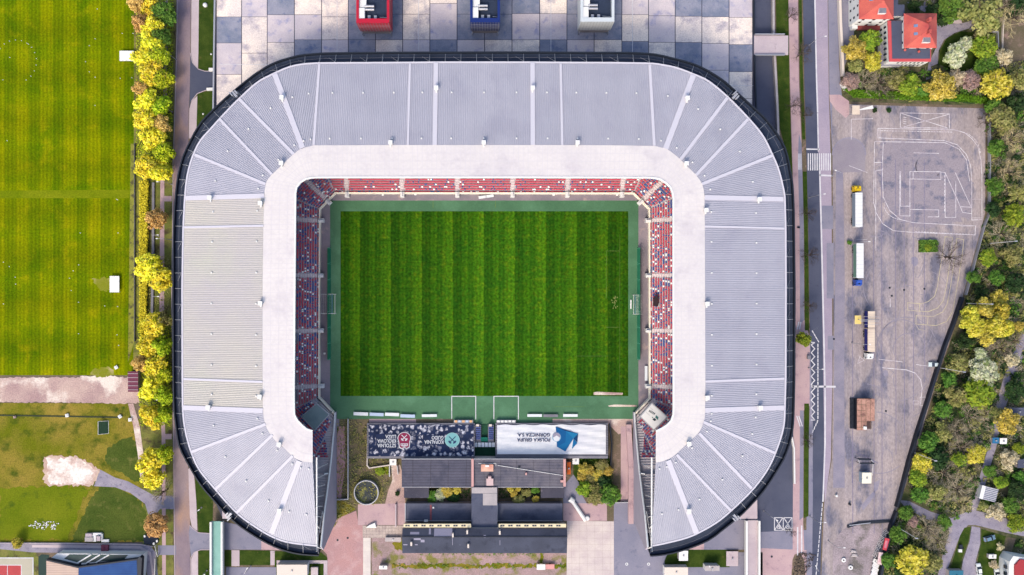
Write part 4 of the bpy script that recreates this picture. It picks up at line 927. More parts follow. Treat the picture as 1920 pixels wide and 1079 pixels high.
# rocks print: voronoi cells
def coalmat():
    m = m_coal; n = m.node_tree.nodes; L = m.node_tree.links.new
    tc = n.new('ShaderNodeTexCoord'); ns = n.new('ShaderNodeTexNoise'); ns.inputs['Scale'].default_value = .8; ns.inputs['Detail'].default_value = 4
    L(tc.outputs['Object'], ns.inputs['Vector'])
    vm = n.new('ShaderNodeVectorMath'); vm.operation = 'MULTIPLY_ADD'; L(ns.outputs['Color'], vm.inputs[0]); vm.inputs[1].default_value = (1.6,1.6,0); L(tc.outputs['Object'], vm.inputs[2])
    vo = n.new('ShaderNodeTexVoronoi'); vo.inputs['Scale'].default_value = .62; L(vm.outputs[0], vo.inputs['Vector'])
    v2 = n.new('ShaderNodeTexVoronoi'); v2.inputs['Scale'].default_value = 1.5; L(vm.outputs[0], v2.inputs['Vector'])
    sx = n.new('ShaderNodeSeparateColor'); L(vo.outputs['Color'], sx.inputs[0])
    d = n.new('ShaderNodeMapRange'); L(vo.outputs['Distance'], d.inputs[0]); d.inputs[1].default_value = .60; d.inputs[2].default_value = .38
    g = n.new('ShaderNodeMapRange'); L(sx.outputs[0], g.inputs[0]); g.inputs[1].default_value = .22; g.inputs[2].default_value = .6
    h = n.new('ShaderNodeMapRange'); L(v2.outputs['Distance'], h.inputs[0]); h.inputs[1].default_value = .8; h.inputs[2].default_value = .4
    q = n.new('ShaderNodeMath'); q.operation = 'MULTIPLY'; L(d.outputs[0], q.inputs[0]); L(g.outputs[0], q.inputs[1])
    q2 = n.new('ShaderNodeMath'); q2.operation = 'MULTIPLY'; L(q.outputs[0], q2.inputs[0]); L(h.outputs[0], q2.inputs[1])
    mx = n.new('ShaderNodeMix'); mx.data_type = 'RGBA'; L(q2.outputs[0], mx.inputs[0]); pb = n['Principled BSDF']
    L(pb.inputs['Base Color'].links[0].from_socket, mx.inputs[6]); mx.inputs[7].default_value = lin((236,232,246)); L(mx.outputs[2], pb.inputs['Base Color'])
coalmat()
m_ban = mat('banner_white', k=1.15, a=(244,242,246), b=(230,228,238), s=.15, fine=.04)
m_txtw = mat('print_white', (236,236,244), fine=0); m_txtn = mat('print_navy', (52,66,110), fine=0)
def zt_(y): return 1.4+(y-795)*.055      # seating terrace rises to the south
def tilt(x, y, up=0): h = zt_(y)+up; return G(x, y, h)
def terrace(x0, x1, label):
    root = empty('covered_terrace', G((x0+x1)/2, 828), label, 'terrace')
    mb = MB(); n = 14
    for k_ in range(n):
        ya, yb = 794+k_*66/n, 794+(k_+1)*66/n; z = zt_(yb)-.3; a = B2(x0-1, ya, x1+1, yb, z); mb.box(a[0], a[1], a[2], a[3]-.01, 0, z)
    mb.build('seating_steps', m_conc_d, root); return root
terrace(689, 889, 'low seating terrace under the dark rock-print banner')
terrace(930, 1139, 'low seating terrace under the white banner')
def banner(x0, y0, x1, y1, m, label, name='banner'):
    root = empty(name, G((x0+x1)/2, (y0+y1)/2), label, 'banner'); mb = MB(); nx, ny = 40, 12
    def pt(i, j):
        x = x0+(x1-x0)*i/nx; y = y0+(y1-y0)*j/ny
        ex = 1.2*math.sin(i*.9+x0) if j in (0,) else 0
        return tuple(tilt(x, y+ex*.7, .12+.07*math.sin(i*1.3+j*.7)+.05*math.sin(i*.37-j*1.9)))
    for i in range(nx):
        for j in range(ny):
            mb.face([pt(i, j+1), pt(i+1, j+1), pt(i+1, j), pt(i, j)])
    b_ = mb.build('cloth', m, root, smooth=True); return root
def flat(mb, pts, up, mi=0): mb.face([tuple(tilt(x, y, up)) for x, y in pts][::-1], mi)
def txt(s_, x_right, y_top, hpx, wpx, m, root):
    """upside-down line: starts at the right, reads to the left; y_top = picture row of the letters' feet"""
    cu = bpy.data.curves.new('t', 'FONT'); cu.body = s_; cu.size = 1; cu.offset = .022
    t = bpy.data.objects.new('tmp', cu); me = bpy.data.meshes.new_from_object(t); bpy.data.objects.remove(t)
    xs = [v.co.x for v in me.vertices]; ys = [v.co.y for v in me.vertices]; w0 = max(xs)-min(xs); x0 = min(xs)
    for v in me.vertices:
        u = (v.co.x-x0)/w0*wpx; q = v.co.y/.72*hpx
        p = tilt(x_right-u, y_top+q, .36); v.co = p
    me.materials.clear(); me.materials.append(m)
    o = bpy.data.objects.new('lettering', me); COL.objects.link(o); o.parent = root; o.location = -W[root]; W[o] = Vector((0,0,0)); return o
b1 = banner(691, 797, 888, 856, m_coal, 'dark blue banner printed with pale rocks, crest and round emblem, covering the west terrace')
for bx0, by0, bx1, by1 in ((705,814,744,841),(793,816,833,834)):
    bk = MB(); bk.face([tuple(tilt(x, y, .30)) for x, y in ragged([(bx0,by0),(bx1,by0),(bx1,by1),(bx0,by1)], 1.2, 6, 3)][::-1]); bk.build('print_ground', mat('print_coal', (30,42,76), (40,54,92), s=.5, fine=.2), b1)
for s_, xr, y, w_ in (('SZTOLNIA', 742.5, 832.5, 35), ('KRÓLOWA', 742.5, 824, 35), ('LUIZA', 742.5, 816, 20)): txt(s_, xr, y, 6.8, w_, m_txtw, b1)
for s_, xr, y, w_ in (('KOPALNIA', 831.5, 826, 36), ('GUIDO', 831.5, 818, 22)): txt(s_, xr, y, 6.8, w_, m_txtw, b1)
m_crest = mat('crest_plum', (158,48,88), fine=.03); m_mint = mat('emblem_mint', (142,204,208), fine=.03); m_mint2 = mat('emblem_pale', (176,220,222), fine=.0)
def ell(cx, cy, rx, ry, n=28): return [(cx+rx*math.cos(2*math.pi*i/n), cy+ry*math.sin(2*math.pi*i/n)) for i in range(n)]
def hammers(mb, cx, cy, s_, up, mi):
    for sg in (-1, 1):
        dx, dy = sg*.7, -.7
        def L_(t, o): return (cx+dx*t*s_+dy*o*s_*1, cy+dy*t*s_-dx*o*s_*1)
        flat(mb, [L_(-1,-.09), L_(1,-.09), L_(1,.09), L_(-1,.09)][::sg], up+.002*(sg+1), mi)
        e = -.72
        flat(mb, [L_(e-.16,-.42), L_(e+.16,-.36), L_(e+.16,.36), L_(e-.16,.42)][::sg], up+.004+.002*(sg+1), mi)
cm = MB(); flat(cm, ell(758,822,12.6,11.5)+[], .26, 1); flat(cm, [(746.5,824),(769.5,824),(768,840),(763,842.5),(758,840),(753,842.5),(748,840)][::-1], .262, 1)
flat(cm, ell(758,822,11.3,10.2), .29, 0); flat(cm, [(748,825),(768,825),(766.5,838.5),(762.5,840.5),(758,838.5),(753.5,840.5),(749.5,838.5)][::-1], .292, 0)
hammers(cm, 758, 821, 7.2, .31, 1); flat(cm, [(751,832),(765,832),(764.4,836.5),(758,838),(751.6,836.5)][::-1], .312, 1)
for k_ in range(4): flat(cm, [(752.6+k_*3,833),(754.2+k_*3,833),(754.2+k_*3,835.6),(752.6+k_*3,835.6)][::-1], .33, 0)
cm.build('crest', [m_crest, m_txtw], b1)
em_ = MB(); flat(em_, ell(848,825.5,14,14), .26, 1); flat(em_, ell(848,825.5,12.8,12.8), .28, 0); hammers(em_, 848, 825, 8.8, .31, 2); em_.build('round_emblem', [m_mint, m_mint2, m_coal and m_txtn], b1)
b2 = banner(932, 797, 1136, 852, m_ban, 'white banner with dark blue lettering and blue faceted shape, covering the east terrace')
txt('POLSKA GRUPA', 1031.5, 822.3, 6.3, 62, m_txtn, b2); txt('GÓRNICZA S.A.', 1031.5, 813, 6.3, 62, m_txtn, b2)
fc = MB(); c_ = (1061.5,809)
for pts, mi in (([(1042,800.5),(1084,813.5),(1061.5,809)],3), ([(1042,800.5),(1061.5,809),(1060,830),(1044,838),(1043.5,820)],0), ([(1061.5,809),(1084,813.5),(1075,822.5)],1), ([(1061.5,809),(1075,822.5),(1060,847),(1044,838),(1060,830)],2),
                ([(1084,813.5),(1082.5,829),(1075,822.5)],3), ([(1075,822.5),(1082.5,831),(1073,842)],2), ([(1075.2,822.5),(1073.5,842),(1070,838)],4)):
    flat(fc, pts[::-1], .30, mi)
flat(fc, [(1060,848),(1075,824),(1072,842)], .315, 5)
flat(fc, ell(1043.5,820,8.2,8.6), .33, 4); flat(fc, ell(1043.5,818.5,7.2,7.0), .345, 6); flat(fc, [(1037,821),(1043.5,817),(1050,821),(1048,826.5),(1043.5,828),(1039,826.5)], .36, 5)
fc.build('faceted_emblem', [mat('facet_blue', (14,100,164), fine=0), mat('facet_mid', (36,136,190), fine=0), mat('facet_teal', (22,118,178), fine=0), mat('facet_dark', (16,70,122), fine=0), mat('facet_sky', (150,200,230), fine=0), m_ban, mat('ball_shade', (176,168,190), fine=0)], b2)
# players' tunnel between the terraces
tn = empty('players_tunnel', G(909, 828), 'green floored players tunnel with small seat blocks between the two banners', 'tunnel')
slab(MB(), 889.5, 796, 929.5, 861, 0, .25, 0).build('floor', mat('tunnel_green', (22,66,46), (28,80,56), s=.3, fine=.1), tn)
slab(MB(), 901.5, 820.5, 914.5, 828, .26, 1.3).build('landing', mat('tunnel_teal', (20,116,98)), tn)
for x0 in (892, 916):
    mb = MB(); slab(mb, x0-1, 797, x0+10, 829, .26, 1.2)
    mb.build('steps', m_conc_d, tn); se = MB()
    for r in range(7):
        for q in range(5): a = B2(x0+.3+q*1.8, 801+r*3.6, x0+1.7+q*1.8, 802.8+r*3.6, 1.7); se.box(a[0], a[1], a[2], a[3], 1.203, 1.7)
    se.build('seat_block', m_seatB, tn); slab(MB(), x0+1, 796, x0+6, 800, 1.203, 2.2).build('gate', m_cream, tn)
for k_ in range(6): slab(MB(), 889.5+k_*6.6, 830.5, 895+k_*6.6, 838.5, .26, 1.7).build('armchair', m_board, tn)
for x0, lab, m in ((852, 'small dugout with orange seats at the right end of the rock-print banner', mat('dugout_orange', (236,184,140))), (932, 'small dugout with white seats at the left end of the white banner', m_white)):
    root = empty('dugout', G(x0+17, 791), lab, 'dugout', 'dugouts by the south touchline')
    slab(MB(), x0-1, 788, x0+35, 793.5, .02, 1.0).build('frame', m_steel, root)
    for q in range(5): slab(MB(), x0+q*7+.5, 788.6, x0+q*7+5.2, 792.6, 1.01, 1.5).build('seat', m if q % 2 == 0 or x0 > 900 else m_boardb, root)
sheet('pink_apron', [(692,786),(780,786),(780,796),(692,796)], .012, m_pave_pink)
sheet('pink_apron', [(1036,785),(1190,785),(1190,800),(1160,815),(1140,795),(1036,796)], .012, m_dirt)
# clubhouse: long dark-tiled roof in two parts with pink party walls
ch = empty('clubhouse', G(908, 888), 'long clubhouse with dark slab roof and pink parapet ends behind the banners', 'building')
for x0, x1, m in ((755, 884, mat('roof_tiles_dark', (88,86,104), (76,76,94), s=.3, fine=.15, c=(64,66,86), cs=.15, clo=.55, chi=.7, bands=[(1, 1.05, 0, [(0,.3),(.2,1.08),(1,1)], 1), (0, 6.5, .2, [(0,.5),(.06,1),(1,1)], .9)])),
                  (888, 1057, mat('roof_tiles_grey', (110,106,118), (92,90,106), s=.3, fine=.2, c=(80,80,98), cs=.25, clo=.55, chi=.7, bands=[(1, 1.1, 0, [(0,.35),(.2,1.06),(1,1)], 1), (0, 6.0, .2, [(0,.5),(.06,1),(1,1)], .9)]))):
    mb = MB(); a = B2(x0, 862.5, x1, 912, 7.0)
    mb.hexa([(a[0],a[1],0),(a[2],a[1],0),(a[2],a[3],0),(a[0],a[3],0)], [(a[0],a[1],6.4),(a[2],a[1],6.4),(a[2],a[3],7.3),(a[0],a[3],7.3)]); mb.build('wall', m_cream, ch)
    mb = MB(); e = .35; mb.hexa([(a[0]-e,a[1]-e,6.4),(a[2]+(-.1),a[1]-e,6.4),(a[2]-.1,a[3]+e,7.35),(a[0]-e,a[3]+e,7.35)], [(a[0]-e,a[1]-e,6.65),(a[2]-.1,a[1]-e,6.65),(a[2]-.1,a[3]+e,7.6),(a[0]-e,a[3]+e,7.6)])
    rf = mb.build('roof', m, ch)
    g_ = MB(); g_.tube((a[0]-e, a[3]+e+.1, 7.65), (a[2], a[3]+e+.1, 7.65), .16); g_.tube((a[0]-e, a[1]-e-.1, 6.6), (a[2], a[1]-e-.1, 6.6), .13); g_.build('gutter', m_steel, rf)
for x0 in (883.8, 1056.5): slab(MB(), x0, 861, x0+4.4, 913, 6.2, 8.1).build('party_wall', mat('pink_parapet', (212,164,164), fine=.12), ch)
rf = slab(MB(), 902, 871.5, 925, 884.5, 7.2, 8.3).build('roof_hatch', mat('hatch_render', (232,188,168), (214,150,136), s=.5, fine=.15), ch)
slab(MB(), 910, 872.5, 917, 876, 8.303, 8.6).build('hatch_lid', m_white, rf)
for x, y, a, b in ((912,898,13,13),(915,894,6,5)): slab(MB(), x, y, x+a, y+b, 6.6, 8.2 if a > 10 else 8.9).build('chimney', mat('chimney_render', (212,184,188), fine=.1), ch)
slab(MB(), 985, 887, 988, 891.5, 6.9, 8.0).build('chimney', MATS['pink_parapet'], ch); slab(MB(), 971.5, 875, 975.5, 878.5, 7.1, 7.7).build('roof_vent', m_black, ch); slab(MB(), 1051, 901, 1057, 905, 6.8, 7.9).build('chimney', MATS['pink_parapet'], ch)
mb = MB(); mb.tube(G(933,873,7.75), G(1056,892,7.35), .09); mb.tube(G(930,869,7.75), G(930,874,7.75), .09); mb.tube(G(897,869,7.75), G(930,869,7.75), .09); mb.build('roof_pipe', m_white, ch)
for k_ in range(9): x = 895+k_*17+R.uniform(-4,4); slab(MB(), x, 862.5, x+2.2, 864.5, 7.4, 8.1).build('pigeon_spike', m_white, ch) if False else None
for x0, x1, lab in ((758.5, 803, 'low dark flat-roofed annexe below the west half of the clubhouse'), (1015, 1057, 'low dark flat-roofed annexe below the east end of the clubhouse')):
    r_ = empty('annexe', G((x0+x1)/2, 923), lab, 'building'); slab(MB(), x0, 914.5, x1, 933, 0, 3.4).build('wall', m_conc_d, r_); slab(MB(), x0-1, 914, x1+1, 934, 3.41, 3.65).build('roof', m_bitumen, r_)
# connecting dark T roof
lk = empty('link_building', G(908, 955), 'dark flat-roofed link between clubhouse and the long hall, with pale roof patches', 'building')
slab(MB(), 884.5, 916, 932, 995, 0, 6.9).build('wall', m_conc_d, lk); rr = slab(MB(), 884, 915, 932.5, 996, 6.91, 7.2).build('roof', m_bitumen2, lk)
slab(MB(), 884.5, 914.5, 932, 925.5, 7.203, 7.3).build('roof_patch', m_conc, rr); slab(MB(), 905.5, 926, 932, 948, 7.203, 7.3).build('roof_patch', m_conc, rr); slab(MB(), 886, 995.6, 931, 996.6, 7.203, 7.5).build('roof_edge', m_white, rr)
for x0, x1, lab in ((760, 884, 'west low flat roof of the hall, streaked blue-grey, with brick strip'), (933, 1055, 'east low flat roof of the hall, streaked blue-grey')):
    r_ = empty('low_hall', G((x0+x1)/2, 962), lab, 'building'); slab(MB(), x0, 945, x1-.3, 978, 0, 3.6).build('wall', m_conc_d, r_)
    rr = slab(MB(), x0-1, 944.5, x1-.2, 978.5, 3.61, 3.85).build('roof', mat('streaked_bitumen', (96,99,120), (80,85,108), s=.08, fine=.15, c=(54,62,86), cs=.12, clo=.54, chi=.68, stretch=(.6,1,1)), r_)
    slab(MB(), x0-1, 944, x0+.4, 979, 3.853, 4.2).build('roof_edge', m_steel, rr); slab(MB(), x0, 976.5, x1, 977.5, 3.853, 4.1).build('roof_edge', m_steel, rr)
    if x0 < 800: slab(MB(), 806, 947, 809.5, 976, 3.853, 3.9).build('brick_strip', mat('brick_red_dull', (150,84,92), fine=.3), rr); slab(MB(), 795, 976, 802, 979, 3.853, 4.8).build('roof_hatch', m_white, rr); slab(MB(), 811, 951, 814, 954, 3.853, 4.1).build('roof_vent', m_white, rr)
# long hall with a pitched dark roof and cream window wall
hl = empty('long_hall', G(908, 1010), 'long hall with dark roof and cream band of small windows on its north side', 'building')
a = B2(755.5, 990, 1062, 1036, 8.5); n_ = G(800, 982.5, 0.0)
yN = G(0, 985.5, 4.5).y; yR = G(0, 1007, 9.8).y; yS = G(0, 1036, 8.6).y; xa, xb = a[0], a[2]
mb = MB(); mb.face([(xa, yN, 0), (xa, yS+.3, 0), (xa, yS+.3, 8.4), (xa, yR, 9.6), (xa, yN, 8.4)]); mb.face([(xb, yN, 0), (xb, yN, 8.4), (xb, yR, 9.6), (xb, yS+.3, 8.4), (xb, yS+.3, 0)])
mb.face([(xa, yS+.3, 0), (xb, yS+.3, 0), (xb, yS+.3, 8.4), (xa, yS+.3, 8.4)]); mb.face([(xb, yN, 0), (xa, yN, 0), (xa, yN, 8.4), (xb, yN, 8.4)]); wl = mb.build('wall', m_cream, hl)
mb = MB(); e = .2
for (y0, z0), (y1, z1) in (((yN+.1, 8.6), (yR, 9.8)), ((yR, 9.8), (yS-.3, 8.6))):
    mb.hexa([(xa-e, y1, z1-.25), (xb+e, y1, z1-.25), (xb+e, y0, z0-.25), (xa-e, y0, z0-.25)], [(xa-e, y1, z1), (xb+e, y1, z1), (xb+e, y0, z0), (xa-e, y0, z0)])
rf = mb.build('roof', mat('hall_roof', (62,66,84), (74,78,98), s=.12, fine=.15, c=(50,54,72), cs=.3, clo=.55, chi=.7), hl)
MB().obox((xa, yR), (xb, yR), .3, 9.8, 9.95).build('ridge', m_black, rf)
def zr(y): p = G(0, y, 9).y; return (9.8-(p-yR)*(1.2/(yN-yR)) if p > yR else 9.8-(yR-p)*(1.2/(yR-yS)))+.0
for x, y, a_, b_ in ((769,998,17,4),(804,992,4,10),(814,992,34,14),(776,1009,13,3.5),(789,1012,7,5),(756,1021,8,7),(778,1021,5,3),(797,1024,10,5),(825,1029,11,5),(820,1032.5,38,3.5),(848,1008,.8,26),(937,1013,.8,20),(862,1022,1,5),(938,992,3,40),(907,1003,4,5)):
    p0, p1 = G(x, y, 9.3), G(x+a_, y+b_, 9.3); z0, z1 = zr(y), zr(y+b_)
    mb = MB(); mb.hexa([(p0.x,p1.y,z1-.02),(p1.x,p1.y,z1-.02),(p1.x,p0.y,z0-.02),(p0.x,p0.y,z0-.02)], [(p0.x,p1.y,z1+.05),(p1.x,p1.y,z1+.05),(p1.x,p0.y,z0+.05),(p0.x,p0.y,z0+.05)]); mb.build('roof_patch', mat('roof_patch_grey', (156,152,176), fine=.1), rf)
for x, y in ((849,1004),(876,998),(937,999),(878,1024),(771,1020)): slab(MB(), x-1.6, y-3, x+1.6, y+4, 8.6, 10.6).build('chimney', m_cream, rf)
for sx, x0, x1 in ((0, 757, 883), (1, 935, 1061)):      # window frames on the north wall
    k_ = 0; x = x0+3
    cw = slab(MB(), x0, 982.4, x1, 989, 4.3, 8.3) if False else None
    mb = MB(); a = G(x0, 983, 8.2); b = G(x1, 988.5, 8.2); mb.box(a.x, b.y, b.x, a.y+.2, 7.9, 8.75); cl = mb.build('clerestory_sill', mat('cream_band', (240,224,190), fine=.05), hl)
    while x < x1-6:
        p = G(x, 984.6, 8.8); q = G(x+8, 987.6, 8.8); mb = MB(); mb.box(p.x, q.y, p.x+(q.x-p.x)*.46, p.y, 8.753, 8.8); mb.box(p.x+(q.x-p.x)*.54, q.y, q.x, p.y, 8.753, 8.8); mb.build('window', m_glass, cl); x += 15
# small sheds and odd bits
def shed(x0, y0, x1, y1, h, m, label, name='shed', cat='shed', mr=None, wall_m=None, group=None):
    r_ = empty(name, G((x0+x1)/2, (y0+y1)/2), label, cat, group); mb = MB(); slab(mb, x0+.5, y0+.5, x1-.5, y1-.5, 0, h-.15); mb.build('wall', wall_m or m_conc, r_)
    mb = MB(); a = B2(x0, y0, x1, y1, h); mb.hexa([(a[0],a[1],h-.2),(a[2],a[1],h-.2),(a[2],a[3],h),(a[0],a[3],h)], [(a[0],a[1],h-.05),(a[2],a[1],h-.05),(a[2],a[3],h+.15),(a[0],a[3],h+.15)]); o = mb.build('roof', m, r_)
    v = MB(); cx, cy = (a[0]+a[2])/2, (a[1]+a[3])/2; v.box(cx-.25, cy-.25, cx+.25, cy+.25, h, h+.5); v.build('roof_vent', m_steel, o); return r_
shed(730.5, 861, 743, 873, 2.8, m_white, 'white-roofed kiosk at the corner of the rock-print banner')
shed(1073.5, 858, 1085.5, 871, 2.8, m_white, 'white-roofed kiosk by the right corner of the white banner')
shed(1063, 867, 1070, 890, 2.4, mat('orange_roof', (214,104,44), fine=.1), 'narrow orange-roofed shelter at the east end of the clubhouse', 'shelter', 'shelter')
shed(711, 1061, 726, 1068, 2.2, m_white, 'small white-roofed box in the dirt yard near the slab path', 'container', 'container')
shed(722, 1008, 752, 1016, .9, m_conc, 'long pale concrete slab block west of the long hall', 'concrete_block', 'block')
shed(519, 1059, 576, 1082, 4.0, m_cream, 'cream-roofed pavilion at the bottom edge, left of the forecourt', 'pavilion', 'pavilion', wall_m=m_white)
shed(583, 1064, 596, 1100, 1.4, m_pave, 'pale narrow block right of the cream pavilion', 'concrete_block', 'block')
shed(1273, 1033, 1290, 1052, 3.2, m_white, 'white cube kiosk on the lawn below the east wing')
shed(1246, 1064, 1290, 1082, 3.6, m_cream, 'cream-roofed gatehouse at the bottom edge under the east wing', 'gatehouse', 'gatehouse', wall_m=m_white)
shed(1322, 1061, 1349, 1071, 3.4, m_conc, 'small pale-roofed ticket booth with a mast beside it', 'ticket_booth', 'booth', wall_m=m_white)
shed(1362, 1034, 1384, 1062, .8, m_pave, 'low paved block beside the southeast lawn', 'concrete_block', 'block')
sheet('yard_paving', [(1290,1067),(1398,1064),(1398,1140),(1290,1140)], .026, m_asph2)
wall('garden_wall', [(653.5,786),(653.5,935),(633,936)], .35, 0, 1.3, m_steel, 'thin grey fence along the scrub strip left of the rock-print banner', 'fence')
wall('garden_wall', [(690.5,796),(689,872),(693,877),(733,871)], .4, 0, 1.1, m_cream, 'low cream wall at the left end of the rock-print terrace', 'wall')
wall('garden_wall', [(731,873),(731,892)], .35, 0, 1.2, m_steel, 'short rail left of the pale path', 'railing')
wall('garden_wall', [(745,873),(747,888)], .3, 0, 1.2, m_steel, 'short rail right of the pale path', 'railing')
wall('garden_wall', [(742.5,946),(742.5,986)], .5, 0, 1.0, m_pave, 'narrow pale wall crossing the pink paving', 'wall')
wall('brick_wall', [(1178,800),(1182,872),(1182,976)], 1.9, 0, 1.4, m_pave_pink, 'broad pink-topped wall along the foot of the east wing', 'wall')
wall('garden_wall', [(1138,942),(1180,941)], .3, 0, 1.0, m_steel, 'thin fence right of the garden trees', 'fence')
wall('end_fence', [(1142,795),(1146,830),(1144,870)], .3, 0, 2.0, m_black, 'dark fence along the right end of the white banner terrace', 'fence')
sheet('garden_bed', [(700,880),(728,874),(731,892),(712,886)], .03, m_grass_b)
# round settling tank
tk = empty('water_tank', G(688, 923), 'round sunken water tank with green-yellow algae, left of the clubhouse', 'tank')
c_ = G(688, 922); mb = MB(); mb.lathe(c_.x, c_.y, [(4.3,.04),(4.3,1.9),(4.62,1.9),(4.7,.02)], 40); mb.build('rim', m_steel, tk)
MB().lathe(c_.x, c_.y, [(.01,.1),(4.28,.1)], 40).build('water', mat('tank_water', (54,62,60), (40,46,50), s=.5, c=(160,158,70), cs=.28, clo=.5, chi=.62, fine=.2, rough=.25), tk)
sheet('tank_surround', ell(688,923,31,28), .018, mat('tank_weeds', (132,120,64), (96,92,60), s=.3, c=(70,76,40), cs=.4, fine=.35))
# fallen pale column and lamp-like pieces on the pink paving
mb = MB(); mb.tube(G(1072,938,.6), G(1098,976,.6), .7, .8, 10); mb.tube(G(1068,935,.8), G(1076,941,.8), 1.2, 1.0, 8); p = G(1101,972,.5); mb.lathe(p.x, p.y, [(.01,1.2),(.8,1.1),(1.1,.05)], 12)
thing(mb, 'concrete_column', m_white, 'fallen pale concrete column lying across the pink paving', 'column')
mb = MB(); mb.hexa([tuple(G(x, y, .02)) for x, y in ((686,990),(706,990),(704,979),(692,984))], [tuple(G(x, y, 1.0)) for x, y in ((687,989),(705,989),(703,981),(693,985))]); thing(mb, 'rubble_heap', m_white, 'white rubble heap at the north end of the slab path', 'rubble')
mb = MB(); a = G(1006,1061,0); mb.box(a.x, a.y-1, a.x+3.2, a.y+1, .5, 1.6); mb.box(a.x+3.3, a.y-.9, a.x+6.6, a.y+.9, .5, 1.3, 1)
for q in (.8, 2.6, 5): mb.tube((a.x+q, a.y-1.05, .4), (a.x+q, a.y+1.05, .4), .4, mi=2)
thing(mb, 'trailer', [m_white, mat('faded_red', (224,160,160)), m_rubber], 'small white and faded red trailer in the dirt yard at the bottom', 'trailer')
# ================================================================ PLAZA TOWERS
def tower(x0, x1, y1, zt, mcol, label, bx0, bx1, by1):
    root = empty('service_tower', G((bx0+bx1)/2, by1-30, PZ), label, 'tower', 'service towers on the plaza')
    yT = G(0, y1, zt).y; xa, xb = G(x0, 0, zt).x, G(x1, 0, zt).x; y2 = yT+18
    t = 1.5
    mb = MB(); mb.box(xa, yT, xb, yT+t, PZ+3.4, zt); mb.box(xa, y2-t, xb, y2, PZ+3.4, zt); mb.box(xa, yT+t, xa+t*.6, y2-t, PZ+3.4, zt); mb.box(xb-t*.6, yT+t, xb, y2-t, PZ+3.4, zt)
    cl = mb.build('cladding', mcol, root)
    n = 11; ln = MB()
    for k_ in range(n): x = xa+(xb-xa)*(k_+.5)/n; ln.box(x-.06, yT-.08, x+.06, yT-.003, PZ+3.6, zt-.2)
    for k_ in range(5): z = PZ+4.3+k_*1.5; ln.box(xa+.1, yT-.06, xb-.1, yT-.004, z, z+.1)
    ln.build('panel_joint', m_steel, cl)
    mb = MB(); mb.box(xa+.1, yT+.1, xb-.1, y2-.1, PZ+3.2, PZ+3.38); mb.box(xa+.9, yT+1.5, xb-.9, y2-1.5, zt-2.6, zt-2.4); mb.build('roof_deck', m_navy, root)
    mb = MB(); mb.box(xa+.9, yT+1.503, xa+2.9, yT+5.4, zt-2.4, zt-.3); mb.box(xa+.9, yT+5.7, xa+3.4, yT+12, zt-2.4, zt-.8); mb.build('plant_box', m_white, root)
    for q in (3.9, 6.1): MB().box(xa+q, yT+1.503, xa+q+1.0, yT+3.0, zt-2.4, zt-1.2).build('air_unit', m_steel, root)
    mb = MB(); mb.tube((xa+2.9, yT+5.0, zt-1), (xa+6.2, yT+5.0, zt-1), .45, n=8); mb.tube((xa+2.9, yT+6.2, zt-1), (xa+6.2, yT+6.2, zt-1), .45, n=8); mb.build('duct', m_steel, root)
    MB().tube((xa+8, yT+2.6, zt-1.8), (xb-1.0, yT+2.4, zt-1.8), .08).build('cable_rail', m_white, root)
    bs = MB(); bs.box(xa+.5, yT+.3, xb-.5, y2-.3, PZ+.02, PZ+3.18); bs.build('base', m_conc, root)
    for q in (xa+.6, xb-.6):
        p = MB(); p.tube((q, yT-.5, PZ+.02), (q, yT-.5, PZ+3.4), .22); p.build('column', m_steel, root)
    return root
tower(668, 730, 43, 16, mat('cladding_red', (196,26,56), fine=.06, rough=.4), 'red-clad open-topped service tower on the plaza, left one', 674, 729, 52)
tower(881.5, 937.5, 42, 16, mat('cladding_navy', (24,46,118), fine=.06, rough=.4), 'dark-blue-clad open-topped service tower on the plaza, middle one', 881, 937, 52)
tower(1088.5, 1152, 41, 16, mat('cladding_white', (214,220,230), fine=.06, rough=.4), 'white-clad open-topped service tower on the plaza, right one', 1088, 1144, 52)
# ================================================================ WEST: MATS, SHELTERS, BUILDING, COURT
def fm(x0, y0, x1, y1, label, ang=0):
    r_ = empty('wheeled_shelter', G((x0+x1)/2, (y0+y1)/2), label, 'shelter'); a = B2(x0, y0, x1, y1, 1.4)
    MB().box(a[0], a[1], a[2], a[3], 1.2, 1.4).build('roof', m_white, r_)
    for x, y in ((a[0]+.2, a[1]+.2), (a[2]-.2, a[1]+.2), (a[2]-.2, a[3]-.2), (a[0]+.2, a[3]-.2)): MB().tube((x, y, .02), (x, y, 1.2), .07).build('leg', m_steel, r_)
    return r_
fm(224, 95.5, 251, 114.5, 'white team shelter at the top right edge of the training field')
fm(205.5, 518, 223.5, 548.5, 'white team shelter in the middle right of the training field')
r_ = empty('garden_shed', G(252, 716), 'purple-brown corrugated roof shelter under the trees at the field corner', 'shelter')
a = B2(240, 697, 259, 735, 2.6); mb = MB(); mb.box(a[0]+.2, a[1]+.2, a[2]-.2, a[3]-.2, 0, 2.5); mb.build('wall', m_conc, r_)
mb = MB(); mb.box(a[0], a[1], a[2], a[3], 2.51, 2.65)
for k_ in range(5): y = a[1]+(a[3]-a[1])*(k_+.5)/5; mb.box(a[0]-.05, y-.1, a[2]+.05, y+.1, 2.653, 2.78, 1)
mb.build('roof', [mat('roof_purple', (118,60,84), fine=.2), mat('roof_seam', (190,170,180))], r_)
